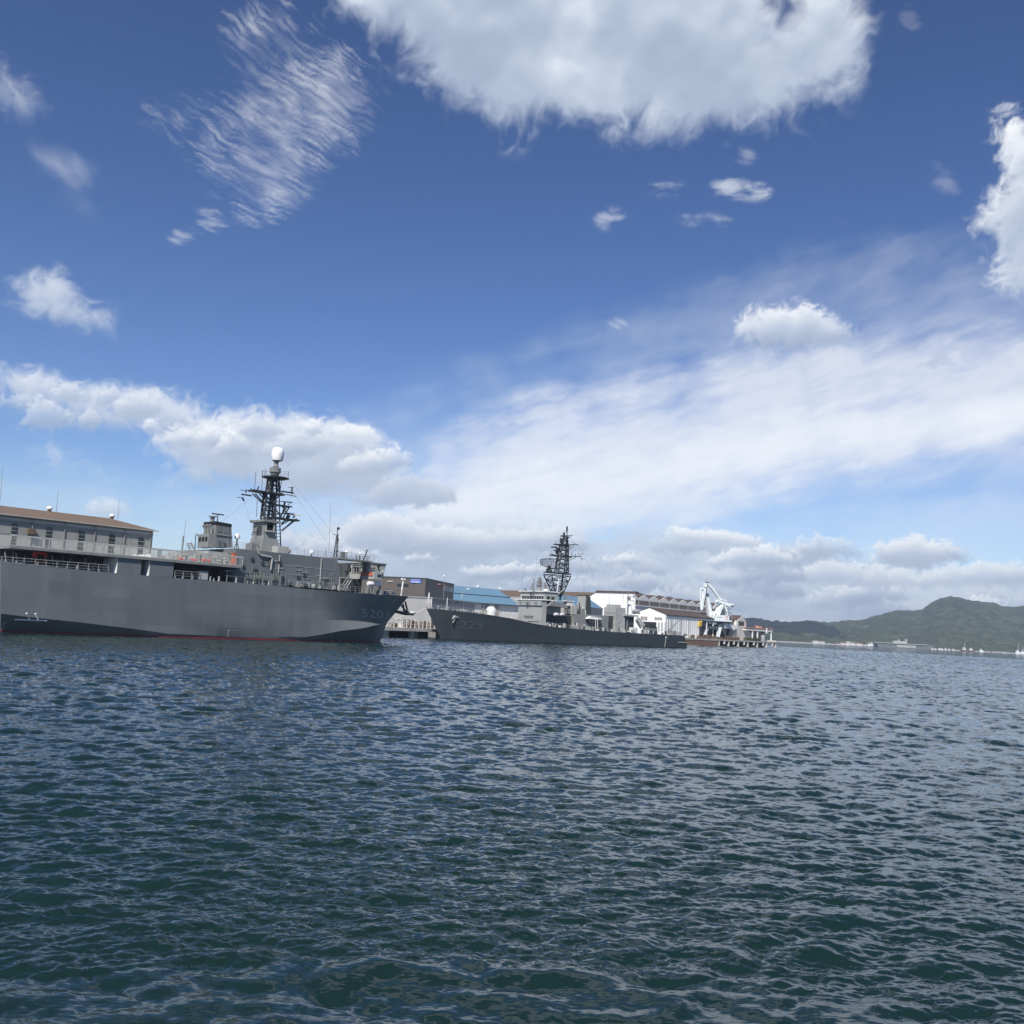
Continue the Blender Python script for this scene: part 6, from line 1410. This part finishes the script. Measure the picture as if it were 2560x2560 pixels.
    ti = MB(); beam(ti, (1769, 1459), (1779, 1469), .45, .55, .5); beam(ti, (1779, 1469), (1801, 1500), .55, .35, .5); ti.build("tie_beam", M['crane'], root)
    ca = MB(); beam(ca, (1791, 1501.5), (1822, 1513), .5, .75, 1.0); beam(ca, (1800, 1498), (1814, 1502), .3, .3, .8); ca = ca.build("counterweight_arm", M['crane'], root)
    cw = MB(); pb(cw, F, 1822, 1834, 1508.5, 1516.5, -1.6, 1.6); cw.build("counterweight", M['crane'], ca); cu = MB(); pb(cu, F, 1828, 1834.5, 1513.5, 1517.5, -1.65, 1.65); cu.build("counterweight_foot", M['crane_dk'], ca)
    af = MB(); beam(af, (1790, 1537.5), (1804, 1512), 1.1, .6, 1.4); beam(af, (1816, 1537.5), (1809.5, 1514), .35, .35, 1.2); ptube(af, F, ((1783.5, 1522), (1790.5, 1503)), -.6, .14); ptube(af, F, ((1789, 1500), (1790, 1505)), 0, .35); af.build("tower_frame", M['crane'], root)
    mc = MB(); pb(mc, F, 1801, 1812, 1527, 1537.9, -1.2, 1.2); ptube(mc, F, ((1806, 1512), (1806, 1528)), 0, .5); mc.build("winch", M['crane_dk'], root)
    ho = MB(); pb(ho, F, 1780, 1788, 1528, 1538, -1, 1); ho.build("winch_house", M['crane'], root)
    rl = MB(); ptube(rl, F, ((1821, 1537), (1822, 1524)), -1.5, .1); ptube(rl, F, ((1818, 1522.5), (1828, 1522.5)), -1.5, .16)
    for y in (1530, 1534): ptube(rl, F, ((1813, y), (1830, y + .6)), -2.5, .1)
    rl.build("platform_railing", M['crane_dk'], root)
crane()

# ---- the pier between the two ships
def pier():
    F = PF; L = F.L
    zt = L(1020, 1570, 0)[2]; s0, s1 = L(955, 1590, 0)[0], L(1100, 1590, 0)[0]
    root = thing(F, "pier", "stained concrete pier on piles showing between the two warships", "pier", ((s0 + s1) / 2, 5, 0))
    MB().box(s0 - 4, s1 + 6, 0, 14, zt - .85, zt).build("deck", M['conc'], root)
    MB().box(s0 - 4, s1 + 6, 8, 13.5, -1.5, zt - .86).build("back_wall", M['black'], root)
    pl = MB()
    for x, w_ in ((965, 1.1), (1031, .45), (1098, .4)): s = L(x, 1585, .3)[0]; pl.cut().box(s - w_, s + w_, .2, 1.2, -1.5, zt - .86)
    s = L(1041, 1585, 3)[0]; pl.cut().box(s - 1.0, s + .8, 3, 5, -1.5, zt - .86)
    pl.each("pile", M['conc'], root)
    kb = MB(); kb.box(s0 - 4, s1 + 6, -.2, -.003, zt - .8, zt - .25); kb.build("fender_beam", M['conc_lt'], root)
    # parapet fence with slatted panels
    f = thing(F, "pier_fence", "pale slatted fence along the top of the pier", "fence", ((s0 + s1) / 2, 2, zt))
    rr = MB(); h = L(1050, 1552, 2)[2] - zt
    rr.box(s0, s1 + 2, 2, 2.1, zt + h - .12, zt + h); rr.box(s0, s1 + 2, 2, 2.1, zt + h * .45, zt + h * .45 + .1); rr.build("rail", M['conc_lt'], f)
    ps = MB(); n = 14
    for k in range(n + 1): s = s0 + (s1 - s0) * k / n; ps.cut().box(s - .08, s + .08, 1.9, 2.2, zt, zt + h + .15)
    ps.each("post", M['conc_lt'], f)
    pn = MB()
    for k in range(6, n, 1):
        s = s0 + (s1 - s0) * k / n + .2; pn.cut()
        for j in range(4): pn.box(s, s + (s1 - s0) / n - .4, 2.11, 2.15, zt + .15 + .38 * j * h / 2, zt + .38 + .38 * j * h / 2)
    pn.each("panel", M['rust'], f)
    rg = random.Random(77)
    for k in range(16):                                        # gear piled on the pier
        x = 962 + 120 * rg.random(); s = L(x, 1565, 4)[0]; w_ = .4 + .9 * rg.random(); hh = .5 + 1.6 * rg.random(); t = 3 + 5 * rg.random(); b = MB(); b.box(s - w_, s + w_, t, t + 1.2, zt, zt + hh); b.box(s - w_ - .05, s + w_ + .05, t - .05, t + 1.25, zt + hh + .003, zt + hh + .08)
        m = (M['conc_lt'], M['offwhite'], M['sheet_grey'], M['timber'])[k % 4]
        solo(F, b, "crate", m, ("pale stacked crate behind the pier fence", "white equipment box behind the pier fence", "grey equipment box behind the pier fence", "brown wooden crate behind the pier fence")[k % 4], "crate", ("pale crates on the pier", "white boxes on the pier", "grey boxes on the pier", "wooden crates on the pier")[k % 4])
    b = MB(); pb(b, F, 1008, 1032, 1548.5, 1553, 2.8, 3.0); solo(F, b, "banner", M['net'], "pale blue grey banner tied behind the pier fence", "banner")
    gg = MB(); pts = [(965, 1560), (985, 1552), (1015, 1538)]
    for dt in (2.0, 3.0): gg.tube([L(x, y, dt) for x, y in pts], .12)
    for k in range(9): a = L(965 + 5.5 * k, 1560 - 2.4 * k, 2.0); gg.tube([a, a + np.array([0, 1, 0])], .06)
    gg.rail([L(*pts[0], 2.0), L(*pts[2], 2.0)], 1.0, 1.2, .04, 2); solo(F, gg, "gangway", M['conc_lt'], "pale gangway sloping up from the pier to the near ship's bow", "gangway")
    p = F2.L(1064, 1516, 6); w0 = XY(F2, p[0], 6); q = PF.L(1014, 1537.5, 3); w1 = XY(PF, q[0], 3); g_ = PF.L(968, 1560, 4); w2 = XY(PF, g_[0], 4)
    A = Vector((*w0, p[2])); B = Vector((*w1, zt + .3)); b = MB()
    A2 = Vector(w0 + (8.2,)); pts = [A2.lerp(Vector((w1[0], w1[1], q[2])), k / 8) - Vector((0, 0, .5 * math.sin(math.pi * k / 8))) for k in range(9)]
    pts += [Vector((w1[0], w1[1], q[2])).lerp(Vector((w2[0], w2[1], zt + .3)), k / 6) - Vector((0, 0, .3 * math.sin(math.pi * k / 6))) for k in range(1, 7)]
    c = pts[0].copy(); b.tube([x - c for x in pts], .09, 6); o = b.build("mooring_rope", M['rope']); o.location = c; tag(o, "pale mooring rope from the warship 229's bow down to the pier", "rope")
pier()

# ================================================================== the far shore
M['forest'] = mat("green_forest", (0.040, 0.055, 0.030), 0.9, 0.45, 0.02, stain=(0.09, 0.095, 0.06), stain_amt=0.8)
M['forest_shaded'] = mat("cloud_shaded_forest", (0.012, 0.020, 0.024), 0.9, 0.3, 0.02)  # cloud shadow on the headland put into the base colour
M['sand'] = mat("pale_sea_wall", (0.40, 0.39, 0.35), 0.9, 0.15, 0.05)
def forest_detail(m, sc):
    n = m.node_tree.nodes; l = m.node_tree.links; b = n["Principled BSDF"]; src = b.inputs["Base Color"].links[0].from_socket
    ge = n.new("ShaderNodeNewGeometry"); vz = n.new("ShaderNodeTexVoronoi"); vz.inputs["Scale"].default_value = sc; l.new(ge.outputs["Position"], vz.inputs["Vector"])
    r = n.new("ShaderNodeMapRange"); r.inputs["To Min"].default_value = 0.55; r.inputs["To Max"].default_value = 1.5; l.new(vz.outputs["Color"], r.inputs[0])
    mx = n.new("ShaderNodeMix"); mx.data_type = 'RGBA'; mx.blend_type = 'MULTIPLY'; mx.inputs[0].default_value = 1; l.new(src, mx.inputs[6]); l.new(r.outputs[0], mx.inputs[7]); l.new(mx.outputs[2], b.inputs["Base Color"])
forest_detail(M['forest'], 0.10); forest_detail(M['forest_shaded'], 0.09)
def hill(name, label, ridge, dist, front, back, m, seed, rough=0.10, canopy=8.0, step=5.5):
    """ridge: photo outline of the skyline; its real place is `dist` metres away"""
    px = np.array([p[0] for p in ridge], float); az = np.array([azel(*p)[0] for p in ridge]); el = np.array([azel(*p)[1] for p in ridge])
    hh = CAM_H + dist / np.cos(np.radians(az)) * np.tan(np.radians(el)) * np.cos(np.radians(az)) / np.cos(np.radians(az))
    A = np.arange(az.min(), az.max(), math.degrees(step / dist)); D = np.arange(dist - front, dist + back, step)
    AA, DD = np.meshgrid(A, D); X = DD * np.tan(np.radians(AA)); Y = DD
    ridge_h = np.interp(AA, az, hh)
    f = np.where(DD < dist, (DD - (dist - front)) / front, 1 - (DD - dist) / back); f = np.clip(f, 0, 1)
    prof = np.where(DD < dist, 0.55 * f + 0.45 * sstep(0, 1, f) , f)
    gul = fbm(X / 260, Y / 400, seed, 5) * rough * ridge_h * np.sin(np.pi * np.clip(f, 0, 1)) * 2
    Z = ridge_h * prof + gul + canopy * (0.5 + fbm(X / 28, Y / 28, seed + 5, 4, 0.6)) * np.clip(f * 12, 0, 1) + canopy * 0.6 * fbm(X / 13, Y / 13, seed + 6, 2) * np.clip(f * 12, 0, 1) - canopy * 0.5 * (f > .97)
    Z = np.maximum(Z, np.where(f > 0.02, 1.0, 0.3))
    H, Wd = X.shape; i = np.arange(H * Wd).reshape(H, Wd)
    Q = np.stack([i[:-1, :-1], i[:-1, 1:], i[1:, 1:], i[1:, :-1]], -1).reshape(-1, 4)
    me = mesh_np(name, np.stack([X, Y, Z], -1).reshape(-1, 3), Q, True); me.materials.append(m)
    o = bpy.data.objects.new(name, me); COL.objects.link(o); o["kind"] = "structure"; o["label"] = label; return o
qF = lambda pts: [(1900 + x / 2.927, 1460 + y / 2.927) for x, y in pts]
hill("hills", "green wooded hill rising to a rounded peak across the harbour", qF([(-500, 420), (-100, 330), (100, 300), (380, 300), (460, 292), (560, 292), (690, 274), (740, 277), (830, 250), (1000, 206), (1100, 206), (1185, 203), (1250, 150), (1320, 112), (1390, 101), (1470, 108), (1550, 128), (1700, 150), (1780, 178), (1860, 180), (1930, 172), (2100, 200), (2300, 150), (2700, 240), (3200, 300)]), 2900, 1150, 700, M['forest'], 3, 0.10)
hill("hills", "dark wooded headland in front of the green hill", qF([(-900, 380), (-600, 330), (-260, 270), (-140, 272), (-30, 256), (0, 256), (80, 284), (140, 290), (190, 294), (290, 283), (370, 282), (450, 296), (520, 325), (600, 368), (650, 400), (700, 425)]), 2150, 330, 260, M['forest_shaded'], 9, 0.06)
hill("hills", "low green shoreline wood beside the jetty", qF([(-400, 350), (-100, 352), (60, 352), (110, 360), (190, 368), (250, 380), (310, 372), (370, 366), (430, 378), (500, 398), (560, 410), (640, 425)]), 1790, 90, 90, M['forest'], 15, 0.05, 5.0, 6.0)
SF = Frame(np.array(ground(1940, horizon_py(1940) + 6.4)[:2]), 0, np.array(ground(2620, horizon_py(2620) + 6.6)[:2]), 0)
SL = SF.L
def shore():
    b = MB(); s0 = SL(1700, 1590, 0)[0]; s1 = SL(2700, 1640, 0)[0]; b.prism([(s0, 0), (s1, 0), (s1, 60), (s0, 60)], 'z', -1, 1.6)
    # a slab in the SF frame: place it
    o = b.build("shore", M['sand']); o.location = (SF.o[0], SF.o[1], 0); o.rotation_euler = (0, 0, SF.ang); o["kind"] = "structure"; o["label"] = "pale sea wall along the far shore"
shore()
def far_box(x0, x1, y0, y1, t, d): b = MB(); pb(b, SF, x0, x1, y0, y1, t, t + d); return b
# houses
for x0, x1, y0, y1, t, lb in ((2033, 2047, 1601.5, 1608.5, 8, "long low white building on the far shore nearest the jetty"), (2049, 2062, 1603, 1609.5, 8, "cream building beside the long white one on the far shore")):
    root = thing(SF, "shore_house", lb, "house", (SL((x0 + x1) / 2, y1, t)[0], t, 1.6)); b = MB(); pb(b, SF, x0, x1, y0 + 2, y1, t, t + 10); b.build("wall", M['offwhite'], root)
    r = MB(); a, c = SL(x0 - .7, y0, t)[0], SL(x1 + .7, y0, t)[0]; z0 = SL(x0, y0 + 2, t)[2] + .01; z1 = SL(x0, y0, t)[2]; r.prism([(t - .8, z0), (t + 10.8, z0), (t + 5, z1)], 's', a, c); r.build("roof", M['sand'], root)
rg = random.Random(13)
for k in range(14):
    x = 2092 + 110 * rg.random(); base = 1608 + (x - 2060) * .049; w = 3 + 4 * rg.random(); h = 2.2 + 2.2 * rg.random(); t = 10 + 30 * rg.random()
    root = thing(SF, "shore_house", "small pale house in the cluster along the far shore", "house", (SL(x, base, t)[0], t, 1.6), "pale houses along the far shore"); b = MB(); pb(b, SF, x - w, x + w, base - h, base + 1.5, t, t + 9); b.build("wall", (M['offwhite'], M['conc_lt'], M['white'])[k % 3], root)
    r = MB(); a, c = SL(x - w - .4, base, t)[0], SL(x + w + .4, base, t)[0]; z0 = SL(x, base - h, t)[2]; r.prism([(t - .6, z0 + .01), (t + 9.6, z0 + .01), (t + 4.5, z0 + 2.2)], 's', a, c); r.build("roof", (M['sand'], M['roof_brown'], M['haze_md'])[k % 3], root)
# houses on the slope
for x, y, w in ((2367, 1592, 5), (2403, 1602, 4), (2420, 1521, 1.5), (2428, 1522, 1.5), (2452, 1608, 3), (2530, 1586, 3)):
    p = ray(x, y); D = 2350 if y > 1560 else 2750; q = CAM + p * (D / p[1]); root = bpy.data.objects.new("hillside_house", None); COL.objects.link(root); root.location = q; OFF["hillside_house"] = (0, 0, 0); OFF[root.name] = (0, 0, 0)
    tag(root, "small white house among the trees on the green hill", "house", "white houses on the hill"); m = D / FPX
    b = MB(); b.box(-w * m, w * m, -4, 4, -9, 1.2 * m); b.build("wall", M['offwhite'], root); r = MB(); r.prism([(-4.5, 1.2 * m + .01), (4.5, 1.2 * m + .01), (0, 2.6 * m)], 's', -w * m - .5, w * m + .5); r.build("roof", M['sand'], root)
# grey flat decked ship
def far_ship():
    t = -40; L = SL; wl = lambda x: horizon_py(x) + 6.5
    root = thing(SF, "transport_ship", "long low grey ship with a flat deck lying off the far shore", "ship", (L(2260, 1615, t)[0], t, 0))
    sc = lambda x: SF.Lz(x, 0, t)[0]
    s = [sc(x) for x in (2192, 2204, 2242, 2290, 2318, 2332)]; hz = 7.0
    def seg(a, c, za, zc, m, nm, t0=t, t1=t + 26): b = MB(); b.prism([(a, -1), (c, -1), (c, zc), (a, za)], 't', t0, t1); return b.build(nm, m, root)
    hull = MB(); hull.prism([(s[0] + 3, -1), (s[5] - 6, -1), (s[5], hz - 1), (s[5], hz), (s[0], hz), (s[0], hz - 1)], 't', t, t + 26); hull = hull.build("hull", M['haze'], root)
    b = MB(); b.box(s[2], s[3], t - .5, t - .01, 1, hz - 1.5); b.build("hull_side", M['haze_lt'], hull)
    b = MB(); b.box(s[0] - 4, s[4], t - 1.5, t + 28, hz + .01, hz + 1.2); b.build("flight_deck", M['haze_lt'], root)
    b = MB(); a = sc(2241); c = sc(2276); b.box(a, c, t + 18, t + 26, hz + 1.21, hz + 5); b.box(a + 8, c - 12, t + 19, t + 25, hz + 5.01, hz + 7.5); b = b.build("island", M['haze_lt'], root)
    m = MB(); x = sc(2274); m.box(x - 3, x + 3, t + 19, t + 24, hz + 5.01, hz + 9); m.build("mast", M['haze_md'], b)
far_ship()
# moored boats
def boat(x, w, h, label, m=M['white'], mast=0, group=None, t=-25, name="motor_boat", cabin=True):
    c = SF.Lz(x, 0, t); k = np.hypot(*(SF.o + c[0] * SF.d)) / FPX
    root = thing(SF, name, label, "boat", (c[0], t, 0), group); W = w * k; Hh = h * k
    b = MB(); hz = Hh * .45
    b.add([(c[0] - W * .9, t - 2, 0 - .3), (c[0] + W * .8, t - 2, -.3), (c[0] + W * .8, t + 2, -.3), (c[0] - W * .9, t + 2, -.3), (c[0] - W, t - 2.4, hz), (c[0] + W * .75, t - 2.6, hz), (c[0] + W * 1.1, t, hz * 1.25), (c[0] + W * .75, t + 2.6, hz), (c[0] - W, t + 2.4, hz)], [(3, 2, 1, 0), (0, 1, 5, 4), (1, 6, 5), (1, 2, 6), (2, 7, 6), (2, 3, 8, 7), (3, 0, 4, 8), (4, 5, 6, 7, 8)])
    b.build("hull", m, root)
    if cabin:
        d = MB(); d.hexa([(c[0] - W * .5, t - 1.7, hz + .01), (c[0] + W * .35, t - 1.7, hz + .01), (c[0] + W * .35, t + 1.7, hz + .01), (c[0] - W * .5, t + 1.7, hz + .01), (c[0] - W * .42, t - 1.5, Hh), (c[0] + W * .12, t - 1.5, Hh), (c[0] + W * .12, t + 1.5, Hh), (c[0] - W * .42, t + 1.5, Hh)]); d = d.build("cabin", M['white'], root)
        g = MB(); g.box(c[0] - W * .35, c[0] + W * .05, t - 1.76, t - 1.6, hz + (Hh - hz) * .45, hz + (Hh - hz) * .8); g.build("window", M['glass'], d)
    if mast:
        mm = MB(); mm.tube([(c[0], t, hz), (c[0] + mast * k * .05, t, mast * k)], .3, 6, .15); mm.build("mast", M['white'], root)
    return root
for k in range(11): boat(2098 + 9.2 * k + rg.uniform(-2, 2), 2.6 + 1.6 * rg.random(), 2.6 + 1.8 * rg.random(), "small white boat moored along the far shore left of the grey ship", M['offwhite'], 0, "white boats left of the far grey ship")
for k in range(7): boat(2331 + 8.6 * k + rg.uniform(-2, 2), 3.2 + 1.5 * rg.random(), 3.2 + 2 * rg.random(), "small white boat moored just right of the far grey ship", M['offwhite'], 0, "white boats right of the far grey ship")
boat(2411, 8, 8, "brown and white fishing boat with a tall white mast on the far shore", M['rust'], 19, None, -40, "fishing_boat")
boat(2428, 8, 7, "rust hulled fishing boat beside the tall masted one", M['rust'], 9, None, -35, "fishing_boat")
boat(2453, 5, 7, "lone white launch between the fishing boats and the beige barge", M['white'], 0, None, -30, "launch")
boat(2499, 18, 7, "long flat beige barge on the far shore", M['sand'], 0, None, -40, "barge", False)
boat(2509, 3.5, 3.2, "tiny white dinghy just off the beige barge", M['white'], 0, None, -160, "dinghy", False)
boat(2545, 7, 8, "white work boat with a tall mast at the far right", M['white'], 22, None, -45, "work_boat")
boat(2557, 6, 7, "white work boat with a leaning shorter mast at the frame edge", M['white'], 16, None, -35, "work_boat")

# ------------------------------------------------------------------ the air: thin sea haze over the harbour
hz_ = MB(); hz_.box(-6500, 6500, -6500, 6500, -4, 185)
hm = bpy.data.materials.new("sea_haze"); hm.use_nodes = True; hn = hm.node_tree.nodes; hn.remove(hn["Principled BSDF"])
pv = hn.new("ShaderNodeVolumePrincipled"); pv.inputs["Color"].default_value = (0.66, 0.80, 1.0, 1); pv.inputs["Density"].default_value = 0.00013; pv.inputs["Anisotropy"].default_value = 0.1
hm.node_tree.links.new(pv.outputs[0], hn["Material Output"].inputs["Volume"])
ho_ = hz_.build("haze", hm); ho_["kind"] = "stuff"; ho_["label"] = "thin pale haze over the harbour"
